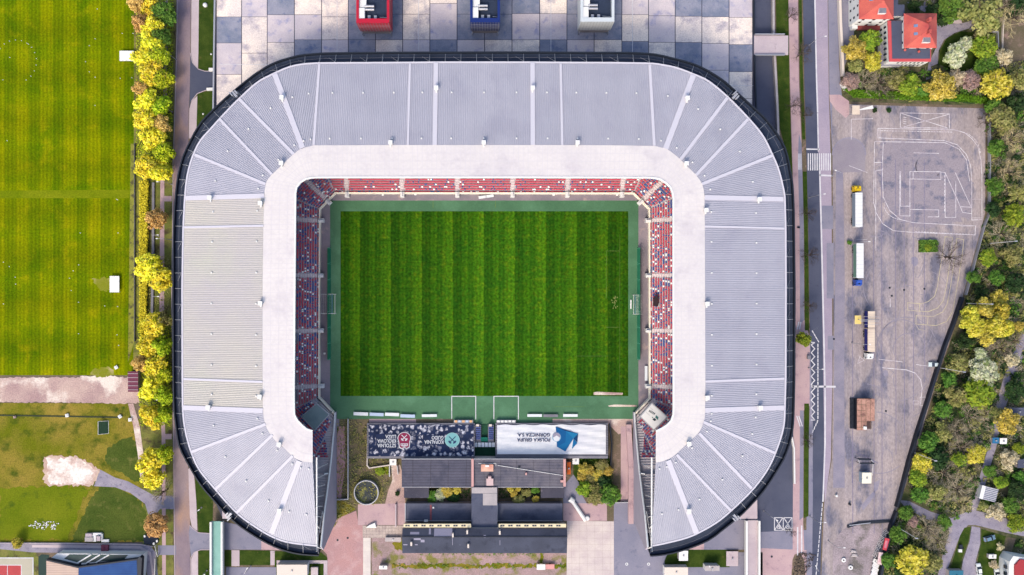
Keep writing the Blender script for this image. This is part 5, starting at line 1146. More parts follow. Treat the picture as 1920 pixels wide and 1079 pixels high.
def frame_goal(x0, y0, x1, y1, label):
    r_ = empty('training_goal', G((x0+x1)/2, (y0+y1)/2), label, 'goal'); A, B, C_, D = [G(x, y, 2) for x, y in ((x0,y0),(x1,y0),(x1,y1),(x0,y1))]
    mb = MB(); mb.tube((D.x,D.y,.05), D, .09); mb.tube((A.x,A.y,.05), A, .09); mb.tube(D, A, .09); mb.build('goal_frame', m_white, r_)
    mb = MB(); mb.tube(A, (B.x,B.y,.1), .06); mb.tube(D, (C_.x,C_.y,.1), .06); mb.tube((B.x,B.y,.1), (C_.x,C_.y,.1), .07); mb.tube((A.x+1,A.y,1.3), (A.x+1,D.y,1.3), .05); mb.build('rear_frame', m_white, r_)
    nb = MB()
    nb.face([A, D, (C_.x,C_.y,.1), (B.x,B.y,.1)]); nb.build('net', mat('net_green', (40,70,50), fine=.5), r_)
frame_goal(184, 791, 199, 815, 'small white training goal with dark net on the rough grass')
for x, y, a_, l in ((127,779,.2,'small white block in the ditch line, left one'), (226,781,.6,'tilted white block near the shed path'), (245,787,.1,'small pale block beside the dirt path'), (29,782,.1,'tan block at the far left of the ditch line'), (219,689,.5,'white bag at the field corner')):
    p = G(x, y); s_ = 1.0 if x > 50 else .7; mb = MB(); c, s2 = math.cos(a_)*s_*.6, math.sin(a_)*s_*.6
    mb.prism([(p.x+c-s2, p.y+s2+c), (p.x-c-s2, p.y-s2+c), (p.x-c+s2, p.y-s2-c), (p.x+c+s2, p.y+s2-c)], 0, .7); mb.box(p.x-.2, p.y-.2, p.x+.2, p.y+.2, .703, .95)
    thing(mb, 'concrete_block', m_white if x > 50 else m_dirt, l, 'block')
wall('ditch_edge', [(0,779),(120,781),(222,783)], .5, -.02, .12, mat('ditch_dark', (52,62,40)), 'dark narrow ditch line across the rough grass', 'ditch')
sc = MB()
for k_ in range(70):
    x, y = 55+55*R.random()**.8, 978+12*R.random()+(3 if k_ % 2 else 0); p = G(x, y); s_ = R.uniform(.08, .24)
    sc.box(p.x-s_, p.y-s_, p.x+s_, p.y+s_, 0, .25)
tag(sc.build('scattered_debris', m_white), 'scatter of small white stones on the lower left grass', 'debris', kind='stuff')
sheet('track_gravel', [(0,1017),(255,1019),(280,1022),(292,1036),(296,1079),(276,1079),(272,1050),(262,1040),(60,1036),(0,1030)], .012, m_grav)
sheet('track_rut', [(60,1022),(262,1024),(283,1036),(289,1079),(285,1079),(280,1042),(262,1029),(60,1027)], .016, m_pave)
sheet('strip_soil', [(-200,1016),(60,1018),(72,1046),(72,1110),(-200,1110)], .010, MATS['strip_grass'])
sheet('court_surface', [(-60,1046),(62,1046),(62,1130),(-60,1130)], .018, mat('court_beige', (196,186,172), (182,178,160), s=.1, fine=.1))
sheet('court_surface', [(-60,1060),(40,1060),(40,1130),(-60,1130)], .022, mat('court_red', (196,78,80), (180,70,76), s=.2, fine=.08))
mk = MB(); ml([(-60,1060),(40,1060),(40,1130)], .25, .03, mk); ml([(14,1060),(14,1130)], .2, .031, mk); ml([(-60,1046.5),(62,1046.5),(62,1130)], .35, .03, mk); tag(mk.build('court_marking', m_mark), kind='structure')
sheet('dark_court', [(72,1044),(78,1040),(92,1041),(92,1130),(73,1130)], .02, mat('dark_green_floor', (44,66,62), fine=.1))
ar = empty('sports_hall', G(175, 1075), 'sports hall with beige and blue ribbed roof slopes and white terrace at the bottom left', 'building')
h1 = 8.5
def pg(mb, pts, z0, z1, mi=0, top=None): return mb.prism([tuple(G(x, y, z1))[:2] for x, y in pts], z0, z1, mi, top)
pg(MB(), [(93,1050),(108,1038),(268,1040),(262,1125),(88,1125)], 0, 4.2).build('wall', m_white, ar)
tr = pg(MB(), [(93,1049),(107,1038),(268,1040),(258,1049),(148,1064)], 4.21, 4.5).build('terrace_deck', m_white, ar)
pg(MB(), [(120,1048),(130,1040),(240,1041),(232,1050),(150,1056)], 4.503, 4.6).build('green_glazing', mat('glazing_green', (30,70,62), (22,52,52), s=.4, fine=.2, rough=.3), ar)
for x in (146, 163, 180):
    mb = MB(); mb.tube(G(x, 1055.5, 4.9), G(x+25, 1040, 4.9), .28); mb.build('glazing_bar', m_white, ar)
pg(MB(), [(87,1050),(147,1064),(147,1130),(87,1130)], 4.3, 6.3, 0).build('beige_roof', mat('ribbed_beige', (214,186,172), (204,178,168), s=.3, fine=.05, bands=[(1, .85, 0, [(0,.55),(.3,1.02),(1,1)], .8)]), ar)
pg(MB(), [(147.3,1064),(256,1050),(260,1130),(147.3,1130)], 4.3, 6.5, 0).build('blue_roof', mat('ribbed_blue', (48,86,148), (40,74,136), s=.3, fine=.06, bands=[(1, .8, 0, [(0,.6),(.3,1.04),(1,1)], .8)]), ar)
pg(MB(), [(256.5,1049),(262,1044),(266,1047),(262,1130),(259,1130)], 4.6, 6.7).build('roof_verge', m_black, ar)
for p, q in (((87,1050),(147,1064)),((147,1064),(258,1049))): MB().obox(G(*p, 6.5), G(*q, 6.5), .5, 4.2, 6.75).build('roof_edge', m_black, ar)
for x, y in ((150,1058.5),(165,1058.3)): MB().lathe(G(x,y,4.6).x, G(x,y,4.6).y, [(.5,4.51),(.5,4.8),(.01,4.8)], 10).build('roof_vent', m_black, ar)
p = G(195, 1028, 0); thing(MB().box(*B2(189,1023,202,1040,1.2)[:2], *B2(189,1023,202,1040,1.2)[2:], .05, 1.0).box(p.x-.5, p.y-1, p.x+.5, p.y+1, 1.003, 1.2), 'entrance_canopy', mat('plum_canopy', (140,72,92), fine=.05), 'small plum coloured entrance canopy north of the sports hall', 'canopy')
tk2 = empty('stacked_pallets', G(178, 1008), 'heap of white sheets and grey crates beside the gravel track', 'heap')
for x0, y0, x1, y1, h, m in ((160,1001,172,1008,1.2,m_pave),(159,1008,174,1016,1.4,m_conc),(174,1000,190,1004,.9,m_white),(173,1004,180,1016,1.0,m_white),(181,1006,188,1015,1.6,m_pave),(188,1002,192,1014,1.0,m_white),(190,1012,204,1017,.6,m_white)):
    slab(MB(), x0, y0, x1, y1, .02, h).build('crate' if m is not m_white else 'white_sheet', m, tk2)
r_ = empty('tarpaulin_heap', G(284, 1012), 'dark tarpaulin heap with white bags under the last row tree', 'heap')
mb = MB(); pg(mb, [(269,1005),(280,1004),(296,1008),(295,1019),(285,1022),(270,1020)], 0, 1.0); mb.build('tarpaulin', mat('tarp_navy', (30,38,56), fine=.3), r_)
for x, y in ((271,1006),(294,1015),(288,1020)): slab(MB(), x-1.5, y-2, x+1.5, y+2, 1.003, 1.4).build('bag', m_white, r_)
gt = empty('metal_gate', G(292, 1033), 'white metal gate frame at the end of the gravel track', 'gate')
A, B = G(290,1024,1.6), G(295,1044,1.6); mb = MB(); mb.tube((A.x,A.y,.02),A,.12); mb.tube((B.x,B.y,.02),B,.12); mb.tube(A,B,.1); mb.build('gate_frame', m_white, gt)
mb = MB()
for k_ in range(7): c_ = A.lerp(B, (k_+.5)/7); mb.tube((c_.x, c_.y, .2), c_, .05)
mb.build('gate_bars', m_white, gt)
wall('mesh_fence', [(294,1046),(293,1079),(292,1120)], .2, 0, 1.6, m_steel, 'grey mesh fence right of the sports hall', 'fence')
wall('mesh_fence', [(0,1017.5),(110,1018),(262,1020),(288,1024)], .18, 0, .8, m_pave, 'low pale rail along the north side of the gravel track', 'fence')
wall('post_fence', [(254,270),(254,480),(254,640)], .12, 0, 1.1, m_conc_d, 'thin fence with posts along the east edge of the training field', 'fence')
wall('hedge_wall', [(288.5,345),(288,480),(286,590)], .9, 0, .7, m_conc_d, 'narrow grey channel beside the yellow hedge', 'channel')
# ================================================================ VEHICLES AND EAST-SIDE THINGS
m_tyre = m_rubber
def wheels(root, xs_, w_, r=.48, t=.3):
    for x in xs_:
        for sg in (-1, 1):
            mb = MB(); mb.tube((sg*(w_/2-t), x, r), (sg*w_/2, x, r), r, n=14); o = mb.build('wheel', m_tyre, root)
            MB().tube((sg*w_/2, x, r), (sg*(w_/2+.02), x, r), r*.5, n=10).build('rim', m_steel, o)
def lorry(px, py, ang, L_, cabm, boxm, side, label, trailer2=None):
    """built along +y (cab at +y end), origin mid-length"""
    root = empty('lorry', (0,0,0), label, 'lorry', 'lorries in the lorry park', local=True)
    w_ = 2.55; y0 = -L_/2; yc = L_/2-2.3
    mb = MB(); mb.box(-w_/2, y0, w_/2, yc-.7, 1.2, 3.9); mb.box(-w_/2-.03, y0-.03, w_/2+.03, yc-.67, 3.903, 4.0, 1); mb.box(-w_/2-.025, y0+.2, w_/2+.025, yc-.9, 1.3, 3.7, 2)
    for k_ in range(9): y = y0+(yc-.7-y0)*(k_+.5)/9; mb.box(-w_/2+.06, y-.03, w_/2-.06, y+.03, 4.003, 4.03, 3)
    cg = mb.build('cargo_box', [boxm, boxm, side, m_conc], root)
    MB().box(-.5, y0+.2, .5, yc+1.6, .75, 1.18).build('chassis', m_black, root)
    mb = MB(); A = [(-1.2,yc,.6),(1.2,yc,.6),(1.2,yc+2.2,.6),(-1.2,yc+2.2,.6)]; mb.hexa(A, [(x, y, 2.3) for x, y, z in A]); B = [(-1.18,yc+.05,3.3),(1.18,yc+.05,3.3),(1.1,yc+1.7,3.3),(-1.1,yc+1.7,3.3)]
    mb.hexa([(x, y, 2.303) for x, y, z in A], B); cb = mb.build('cab', cabm, root)
    mb = MB(); mb.face([(-1.1,yc+2.13,2.4),(1.1,yc+2.13,2.4),(1.05,yc+1.78,3.15),(-1.05,yc+1.78,3.15)][::-1]); mb.build('windscreen', m_glass, cb)
    MB().hexa([(-1,yc+.1,3.3),(1,yc+.1,3.3),(.9,yc+1.1,3.3),(-.9,yc+1.1,3.3)], [(-.95,yc+.1,3.8),(.95,yc+.1,3.8),(.8,yc+.6,3.7),(-.8,yc+.6,3.7)]).build('wind_deflector', cabm, cb)
    MB().box(-.3, yc+1.2, .3, yc+1.6, 3.303, 3.36).build('roof_light', m_black, cb)
    for sg in (-1, 1):
        MB().box(sg*1.22, yc+1.7, sg*1.45, yc+1.85, 1.9, 2.6).build('mirror', m_black, cb)
        MB().box(sg*.75-.2, yc+2.203, sg*.75+.2, yc+2.26, .9, 1.15).build('headlight', m_white, cb)
    wheels(root, [yc+1.2, yc-1.6, y0+1.6, y0+2.9], 2.5)
    root.location = G(px, py, 2.0).to_2d().to_3d(); root.rotation_euler = (0, 0, math.radians(ang)); return root
m_lwh = mat('lorry_white', (244,244,248), (232,234,242), s=.3, fine=.03, rough=.4); m_lgr = mat('lorry_side_grey', (150,166,190), fine=.1)
lorry(1606, 387, 0, 15.6, mat('cab_yellow', (250,206,20), fine=.03, rough=.3), m_lwh, m_lgr, 'white box lorry with a yellow cab facing up, topmost in the lorry park')
lorry(1608, 497, 180, 15.8, mat('cab_blue', (40,80,180), fine=.03, rough=.3), m_lwh, mat('lorry_side_green', (120,160,150), fine=.1), 'white box lorry with a blue cab facing down, below the yellow-cab lorry')
m_lcr = mat('lorry_cream', (232,214,198), (222,200,186), s=.3, fine=.06)
m_lbl = mat('lorry_side_blue', (38,42,130), fine=.1)
lorry(1629, 645, 180, 11.6, m_lwh, m_lcr, m_lbl, 'blue-sided cream-roofed lorry with white cab facing down, middle of the lorry park')
r_ = empty('lorry_trailer', (0,0,0), 'blue-sided cream-roofed drawbar trailer behind the blue-sided lorry', 'trailer', local=True)
MB().box(-1.27, -3, 1.27, 3, 1.1, 3.8).box(-1.3, -3.03, 1.3, 3.03, 3.803, 3.9, 1).build('cargo_box', [m_lbl, m_lcr], r_)
MB().box(-.12, -4.6, .12, -3, .7, .9).build('drawbar', m_black, r_); wheels(r_, [-1.6, 1.6], 2.5); r_.location = G(1629.5, 599, 2).to_2d().to_3d()
# truck driving frame: yellow board with a light gantry beside the trailer
r_ = empty('training_gantry', G(1622, 600), 'light steel gantry with a yellow board beside the blue-sided trailer', 'gantry')
a = B2(1603, 592, 1615, 608, 3.2); MB().box(a[0], a[1], a[2], a[3], 3.0, 3.15).build('yellow_board', mat('board_yellow', (236,206,120), (246,220,150), s=.5, fine=.05), r_)
for y in (600, 602.5, 594, 609):
    mb = MB(); mb.tube(G(1613 if y < 604 and y > 595 else 1620, y, 4.6), G(1648, y, 4.6), .1 if 595 < y < 605 else .06); mb.build('rail', m_steel, r_)
for x, y in ((1612,600),(1650,600)): MB().tube(G(x,y,4.6).to_2d().to_3d(), G(x,y,4.6), .12).build('post', m_steel, r_)
def car(px, py, ang, m, label, L_=4.3, group='cars', h=0):
    root = empty('car', (0,0,0), label, 'car', group, local=True); w_ = 1.75
    prof_ = [(-L_/2,.35),(-L_/2,.85),(-L_/2+.25,.95),(-L_*.30,.98)]
    mb = MB(); xs_ = [(-.5,.92,.72),(-.47,1,.9),(-.30,1,.95),(.16,1,.95),(.44,.97,.8),(.5,.85,.62)]
    for (a, wa, ha), (b, wb, hb) in zip(xs_, xs_[1:]):
        mb.hexa([(-w_/2*wa,a*L_,.3),(w_/2*wa,a*L_,.3),(w_/2*wb,b*L_,.3),(-w_/2*wb,b*L_,.3)], [(-w_/2*wa*.94,a*L_,ha),(w_/2*wa*.94,a*L_,ha),(w_/2*wb*.94,b*L_,hb),(-w_/2*wb*.94,b*L_,hb)])
    bd = mb.build('body', m, root)
    y0, y1, y2, y3 = -.42*L_, -.30*L_, .06*L_, .24*L_
    mb = MB(); lo = [(-.8,y0,.9),(.8,y0,.9),(.8,y3,.92),(-.8,y3,.92)]; hi = [(-.62,y1,1.42),(.62,y1,1.42),(.62,y2,1.44),(-.62,y2,1.44)]
    mb.hexa(lo, hi, 0, 1); mb.build('cabin', [m_glass, m], root)
    for sg in (-1, 1): MB().box(sg*.88, .17*L_, sg*1.02, .2*L_, .9, 1.05).build('mirror', m, bd); MB().box(sg*.6-.17, L_*.5-.02, sg*.6+.17, L_*.5+.03, .5, .66).build('headlight', m_white, bd); MB().box(sg*.6-.17, -L_*.5-.03, sg*.6+.17, -L_*.5+.02, .6, .76).build('tail_light', m_redtile, bd)
    wheels(root, [-.3*L_, .3*L_], 1.76, .32, .22)
    root.location = G(px, py, .8).to_2d().to_3d(); root.rotation_euler = (0, 0, math.radians(ang)); return root
car(1752.5, 684, 90, mat('car_paint_silver', (224,236,240), fine=.02, rough=.25, metal=.2), 'pale silver car parked alone by the lorry park fence')
m_cb = mat('car_paint_blue', (120,150,176), fine=.02, rough=.3, metal=.2)
car(1856, 1010, -75, m_cb, 'light blue car parked on grass among the gardens')
car(1836, 1068, 8, mat('car_paint_white', (236,240,244), fine=.02, rough=.25), 'white car on the drive at the bottom right edge')
car(1870, 1078, 5, MATS['car_paint_white'], 'white car at the bottom edge, second from the white one on the drive')
# timber hut, kiosk, blocks
r_ = empty('timber_hut', G(1618, 778), 'square wooden hut with patchy rust-brown board roof and dark open side in the lorry park', 'hut')
a = B2(1607, 748, 1640, 807, 3.2); z1 = 3.2
m_brn = mat('roof_boards', (196,150,136), (168,124,112), s=.6, fine=.25, fs=2, c=(132,96,90), cs=.4, clo=.52, chi=.66)
mb = MB(); mb.box(a[0], a[1]+3.4, a[2], a[3], 3.0, 3.2); mb.box(a[0], a[1], a[2]-3, a[1]+3.397, 3.0, 3.2)
for k_ in range(5): y = a[1]+1+k_*2.1; mb.box(a[0]-.05, y-.05, a[2]-3.2, y+.05, 3.203, 3.26, 1)
for k_ in range(3): x = a[0]+1.6+k_*1.7; mb.box(x-.04, a[1]+.1, x+.04, a[3]-.1, 3.203, 3.25, 1)
mb.build('roof', [m_brn, m_mud], r_)
c_ = B2(1598.5, 748, 1607, 807, 1.5); mb = MB(); mb.box(a[0]+.1, a[1]+.1, a[0]+.35, a[3]-.1, 0, 2.99); mb.box(a[0]-1.3, a[1]+.2, a[0]-.02, a[3]-.2, 0, .5)
for k_ in range(6): y = a[1]+.2+k_*(a[3]-a[1]-.4)/5; mb.tube((a[0]-1.25, y, .5), (a[0]+.1, y, 2.9), .06)
mb.build('side_frame', m_black, r_)
mb = MB(); mb.box(a[0]+.4, a[1]+3.5, a[2]-.2, a[3]-.2, 0, 2.99); mb.box(a[2]-2.8, a[1]+.1, a[2]-.1, a[1]+3.3, 0, .9); mb.build('wall', mat('hut_wall', (84,66,66), fine=.3), r_)
MB().box(a[2]-4.4, a[1]+.3, a[2]-3.2, a[1]+1.4, 3.26, 3.8).build('roof_box', m_white, r_)
shed(1616.5, 886.5, 1634, 907, 3.0, mat('kiosk_cream', (244,238,222), fine=.04), 'cream-roofed square kiosk at the south end of the lorry park', 'kiosk', 'kiosk', wall_m=m_lgr)
r_ = empty('dark_canopy', G(1625, 868), 'dark lattice canopy frame just above the cream-roofed kiosk', 'canopy')
A, B = G(1609,861,2.6), G(1633,862,2.6); C_, D = G(1639,869,2.6), G(1612,869,2.6)
for p, q, rr_ in ((A,B,.35),(D,C_,.3),(A,D,.15),(B,C_,.15)): MB().tube(p, q, rr_).build('beam', m_black if rr_ > .2 else m_steel, r_)
for p in (A, B, C_, D): MB().tube((p.x,p.y,.02), p, .12).build('post', m_black, r_)
MB().tube(G(1637,870,2.6), G(1636,892,2.6), .08).build('rail', m_white, r_)
r_ = empty('bus_shelter', G(1606, 206), 'white-roofed angular shelter by the lorry park entrance', 'shelter')
a = B2(1598, 198, 1612, 215, 2.8); MB().box(a[0], a[1], a[2], a[3], 2.6, 2.8).build('roof', m_lcr, r_)
mb = MB(); mb.hexa([tuple(G(x, y, 2.4)) for x, y in ((1606,207),(1612,207),(1638,204),(1636,198))], [tuple(G(x, y, 2.58)) for x, y in ((1606,207),(1612,207),(1638,204),(1636,198))]); mb.build('side_roof', m_white, r_)
for x, y in ((a[0]+.3,a[1]+.3),(a[2]-.3,a[1]+.3),(a[0]+.3,a[3]-.3)): MB().tube((x,y,.02),(x,y,2.59),.1).build('post', m_steel, r_)
for x, y, l in ((1641,207,'left one of two dark square bushes by the white shelter'), (1667,207,'right one of two dark square bushes by the white shelter')): pass
r_ = empty('planter', G(1738, 463), 'rectangular kerbed planter with dark green shrubs in the lorry park', 'planter')
a = B2(1720, 449, 1758, 475, .3)
for bb in ((a[0], a[1], a[2], a[1]+.3), (a[0], a[3]-.3, a[2], a[3]), (a[0], a[1]+.303, a[0]+.3, a[3]-.303), (a[2]-.3, a[1]+.303, a[2], a[3]-.303)): MB().box(*bb, .0, .3).build('kerb', m_conc, r_)
MB().box(a[0]+.31, a[1]+.31, a[2]-.31, a[3]-.31, 0, .18).build('soil', m_wood, r_)
# display frames and grave-like boards along the gravel yard
spots = [(1660,998),(1656,1005),(1652,1012),(1649,1019),(1646,1026),(1643,1033),(1640,1041)]
frd = ['topmost','second from the top','third from the top','fourth from the top','fifth from the top','sixth from the top','lowest']
for k_, (x, y) in enumerate(spots):
    r_ = empty('folding_stand', (0,0,0), f'white folding A-frame stand, {frd[k_]} of the row beside the red board', 'stand', 'white A-frame stands in the gravel yard', local=True)
    for sg in (-1, 1):
        mb = MB()
        for u in (-.6, .6): mb.tube((u, sg*.7, .02), (u, sg*.05, 1.3), .07, n=5)
        mb.tube((-.6, sg*.7, .1), (.6, sg*.7, .1), .06, n=5); mb.tube((-.6, sg*.38, .7), (.6, sg*.38, .7), .06, n=5); mb.build('frame_side', m_white, r_)
    MB().tube((-.6,0,1.32),(.6,0,1.32),.08).build('top_bar', m_white, r_); r_.location = G(x, y).to_2d().to_3d(); r_.rotation_euler = (0,0,math.radians(35+k_*4))
spots = [(1641,1052),(1640,1060),(1639,1068),(1637,1076)]
for k_, (x, y) in enumerate(spots):
    r_ = empty('white_table', (0,0,0), f'white slatted table, {["topmost","second","third","lowest"][k_]} of the row left of the pink board', 'table', 'white tables in the gravel yard', local=True)
    for q in (-.55, 0, .55): MB().box(-1.2, q-.24, 1.2, q+.24, .7, .78).build('slat', m_white, r_)
    MB().box(-1, -.3, -.8, .3, .02, .69).box(.8, -.3, 1, .3, .02, .69).build('trestle', m_steel, r_); r_.location = G(x, y).to_2d().to_3d(); r_.rotation_euler = (0,0,math.radians(-25))
def pboard(p4, m, m2, label):
    r_ = empty('display_board', G(*p4[0]), label, 'board'); P = [G(x, y, 2.6) for x, y in p4]
    MB().prism([tuple(p)[:2] for p in P], 2.3, 2.6).build('board', m, r_)
    c_ = sum(P, Vector())/4; Q = [c_+(p-c_)*.62 for p in P]; MB().prism([tuple(p)[:2] for p in Q], 2.603, 2.63).build('print', m2, r_)
    for p in P: q = c_+(p-c_)*.9; MB().tube((q.x,q.y,.02),(q.x,q.y,2.3),.1).build('leg', m_steel, r_)
pboard([(1660,1009),(1668,1011),(1662,1033),(1655,1031)], mat('board_red', (206,70,84), fine=.05), mat('print_pale_red', (232,150,160), (170,70,120), s=.6, fine=.1), 'red printed board on legs beside the white A-frame stands')
pboard([(1648,1036),(1656,1037),(1653,1060),(1645,1058)], mat('board_pink', (236,206,210), fine=.05), mat('print_pale_pink', (240,224,228), (220,170,180), s=.6, fine=.1), 'pale pink printed board on legs below the red one')
for x, y, l in ((1581,1050,'upper one of two white concrete rings in the gravel yard'), (1594,1064,'lower one of two white concrete rings in the gravel yard')):
    c_ = G(x, y); thing(MB().lathe(c_.x, c_.y, [(.35,.02),(.35,.55),(.8,.55),(.85,.02)], 20), 'concrete_ring', m_white, l, 'ring')
r_ = empty('stone_heap', G(1601, 1038), 'two pale jagged slabs lying on the gravel yard', 'heap')
for x, y in ((1600,1034),(1602,1041)): mb = MB(); mb.hexa([tuple(G(x+a, y+b, .02)) for a, b in ((-7,3),(7,4),(6,-1),(-5,-3))], [tuple(G(x+a, y+b, .5)) for a, b in ((-5,2),(5,3),(4,-1),(-3,-2))]); mb.build('slab', m_conc, r_)
# scrub heap bottom
# ---- fences / walls east
wall('lot_wall', [(1806,560),(1790,607),(1773,652),(1757,702),(1740,757),(1722,812),(1706,866),(1692,922),(1684,950)], .9, 0, 2.0, m_black, 'dark boundary wall along the east edge of the lorry park', 'wall', h=2)
wall('lot_wall', [(1682,962),(1672,990),(1668,1010),(1660,1045),(1652,1085)], .8, 0, 2.0, m_black, 'dark boundary wall behind the display boards', 'wall', h=2)
wall('lot_fence', [(1852,205),(1852,400),(1842,425),(1808,553)], .15, 0, 1.8, m_steel, 'wire fence on the northeast edge of the lorry park', 'fence')
wall('lot_kerb', [(1590,987),(1610,981),(1668,977)], .9, 0, .5, m_black, 'dark low kerb wall on the north side of the gravel yard', 'wall')
wall('lot_kerb', [(1592,984.5),(1630,980)], .3, .0, .7, m_steel, 'thin pale rail next to the dark kerb wall', 'railing')
wall('street_wall', [(1570,-60),(1573,40),(1576,100),(1578,142)], .9, 0, 1.6, m_cream, 'cream garden wall along the lay-by, left of the houses', 'wall')
wall('garden_gate_wall', [(1579,160),(1583,166)], 1.4, 0, 1.4, m_white, 'short white gate pier at the lower end of the cream wall', 'wall')
wall('park_fence', [(1818,55),(1868,62),(1869,90)], .25, 0, 1.2, m_steel, 'thin fence round the park lawn', 'fence')
wall('park_fence', [(1880,35),(1878,60),(1876,125)], .3, 0, 1.0, m_cream, 'pale fence on the left of the bare earth patch', 'fence')
wall('steel_barrier', [(1483,820),(1487,840),(1488,905)], .5, 0, 1.2, m_white, 'white barrier at the edge of the east forecourt', 'barrier')
wall('side_plinth', [(396,132),(401,132)], 1.2, 0, 1.0, m_white, 'white block upper side of the garage entrance by the plaza', 'block')
wall('side_plinth', [(391,168.5),(400,168)], 1.0, 0, .8, m_white, 'white block lower side of the garage entrance by the plaza', 'block')
# ================================================================ HOUSES
m_hw = mat('house_wall_white', (240,240,244), fine=.03)
def windows(mb_root, pts, zs, wd, hg, m, parent):
    pass
def hiproof(mb, x0, y0, x1, y1, z0, z1, ridge, e=.5, cut=None):
    """ridge along y from ridge[0] to ridge[1] at x=ridge[2]"""
    x0 -= e; x1 += e; y0 -= e; y1 += e; ya, yb, xr = ridge
    A, B, C_, D = (x0,y0,z0), (x1,y0,z0), (x1,y1,z0), (x0,y1,z0); P, Q = (xr,ya,z1), (xr,yb,z1)
    mb.face([A, B, P]); mb.face([B, C_, Q, P]); mb.face([C_, D, Q]); mb.face([D, A, P, Q]); mb.face([D, C_, B, A])
    return mb
def house(label, x0, y0, x1, y1, he, hr, north_ext=0):
    root = empty('house', G((x0+x1)/2, (y0+y1)/2), label, 'house'); a = B2(x0, y0, x1, y1, he)
    xa, ya, xb, yb = a; yb += north_ext
    wl = MB().box(xa, ya, xb, yb, 0, he).build('wall', m_hw, root)
    n = int((yb-ya)/3.4)
    for fl in range(int(he/3)):
        for k_ in range(n):
            y = ya+(yb-ya)*(k_+.5)/n; z = 1.1+fl*2.9
            for xx, sg in ((xa, -1), (xb, 1)): MB().box(xx+sg*.002, y-.4, xx+sg*.06, y+.4, z, z+1.2).build('window', m_glass, wl)
        m_ = int((xb-xa)/3.6)
        for k_ in range(m_):
            x = xa+(xb-xa)*(k_+.5)/m_; z = 1.1+fl*2.9; MB().box(x-.5, ya-.06, x+.5, ya-.002, z, z+1.5).build('window', m_glass, wl)
    xm = (xa+xb)/2; w_ = (xb-xa)/2
    rf = hiproof(MB(), xa, ya, xb, yb, he, hr, (ya+w_*.85, yb-w_*.85, xm+w_*.15)).build('roof', m_redtile, root)
    dz = he+(hr-he)*.28
    MB().box(xm-1.3+w_*.2, ya+.9, xm+1.3+w_*.2, ya+3.0, he+.5, dz+1.3, 0, 1).build('dormer', [m_hw, m_conc_d], rf)
    for q in (.35, .6): y = ya+(yb-ya)*q; mb = MB(); t = .45; xx = xa+(xm+w_*.15-xa)*t; zz = he+(hr-he)*t; mb.hexa([(xx-.6,y-.5,zz-.2),(xx+.6,y-.5,zz+.1),(xx+.6,y+.5,zz+.1),(xx-.6,y+.5,zz-.2)], [(xx-.6,y-.5,zz+.05),(xx+.6,y-.5,zz+.5),(xx+.6,y+.5,zz+.5),(xx-.6,y+.5,zz+.05)]); mb.build('skylight', mat('skylight_blue', (120,140,180), fine=.05, rough=.2), rf)
    for q in (.3, .55, .78): y = ya+(yb-ya)*q; MB().box(xb-2.1, y-.3, xb-1.6, y+.3, he+.3, he+1.5).build('roof_vent', m_black, rf)
    for q in (.35, .72): y = ya+(yb-ya)*q; MB().box(xm+w_*.15-.4, y-.6, xm+w_*.15+.4, y+.6, hr-1, hr+1.2).build('chimney', m_redtile, rf)
    return root
house('large white house with hipped red tile roof beside the flat blue roof wing', 1697, 28, 1754, 88, 9.5, 13.5)
house('white house with hipped red tile roof at the top edge, right of the lay-by wall', 1613, -55, 1673, 34, 9.5, 13.5)
wg = empty('house_wing', G(1700, 90), 'L-shaped white wing with flat blue-grey roof edged in red round the large house', 'building')
def pgh(pts, h): return [tuple(G(x, y, h))[:2] for x, y in pts]
Lp = [(1665,40),(1696,40),(1696,91),(1744,91),(1744,115),(1668,115)]
wl = MB().prism(pgh(Lp, 7), 0, 7).build('wall', m_hw, wg)
bx = G(1665.6, 0, 7).x; by = G(0, 115, 7).y
for z in (1.2, 4.2):
    for k_ in range(7): y = by+1+k_*2.0; x = G(1665+3*(1-(y-by)/15), 0, 7).x; MB().box(bx-.35-.1*(k_<4), y-.35, bx+.1, y+.35, z, z+1.3).build('window', m_glass, wl)
    for k_ in range(7): x = bx+4.6+k_*1.5; MB().box(x-.35, by-.07, x+.35, by-.002, z, z+1.3).build('window', m_glass, wl)
rf = MB().prism(pgh([(1664,39),(1697,39),(1697,90),(1745.5,90),(1745.5,116),(1667,116)], 7.2), 7.01, 7.25).build('roof', mat('eave_tile_red', (206,84,90), fine=.1), wg)
MB().prism(pgh([(1671,39.5),(1696,39.5),(1696,91),(1744,91),(1744,110.5),(1673,110.5)], 7.3), 7.253, 7.4).build('flat_roof', m_asph, rf)
for x, y in ((1697,94),(1723,97)): MB().tube(G(x,y,7.41), G(x,y,8.6), .5, .4, 8).build('roof_vent', m_redtile, rf)
r_ = empty('house_link', G(1685, 18), 'grey flat-roofed link between the two red-roofed houses', 'building'); pgl = [(1663,-40),(1684,-40),(1684,9),(1696,9),(1696,30),(1674,31),(1674,18),(1664,16)]
MB().prism(pgh(pgl, 7), 0, 7).build('wall', m_hw, r_); MB().prism(pgh(pgl, 7.2), 7.01, 7.2).build('roof', m_asph, r_)
r_ = empty('porch', G(1630, 44), 'brick-red terrace and white porch under the left red-roofed house', 'porch'); MB().box(*B2(1608,44,1656,56,1.0), 0, 1.0).build('terrace', mat('terrace_brick', (150,72,72), fine=.25), r_)
MB().box(*B2(1598,46,1608,54,2.2), 0, 2.2).build('porch_roof', m_hw, r_)
r_ = empty('conservatory', G(1668, 120), 'grey lean-to along the lower left corner of the flat-roofed wing', 'porch'); MB().box(*B2(1652,84,1661,124,2.6), 0, 2.6, 0, 1).build('lean_to', [m_hw, m_asph2], r_); MB().box(*B2(1661.3,118,1690,124,2.6), 0, 2.6, 0, 1).build('lean_to', [m_hw, m_asph2], r_)
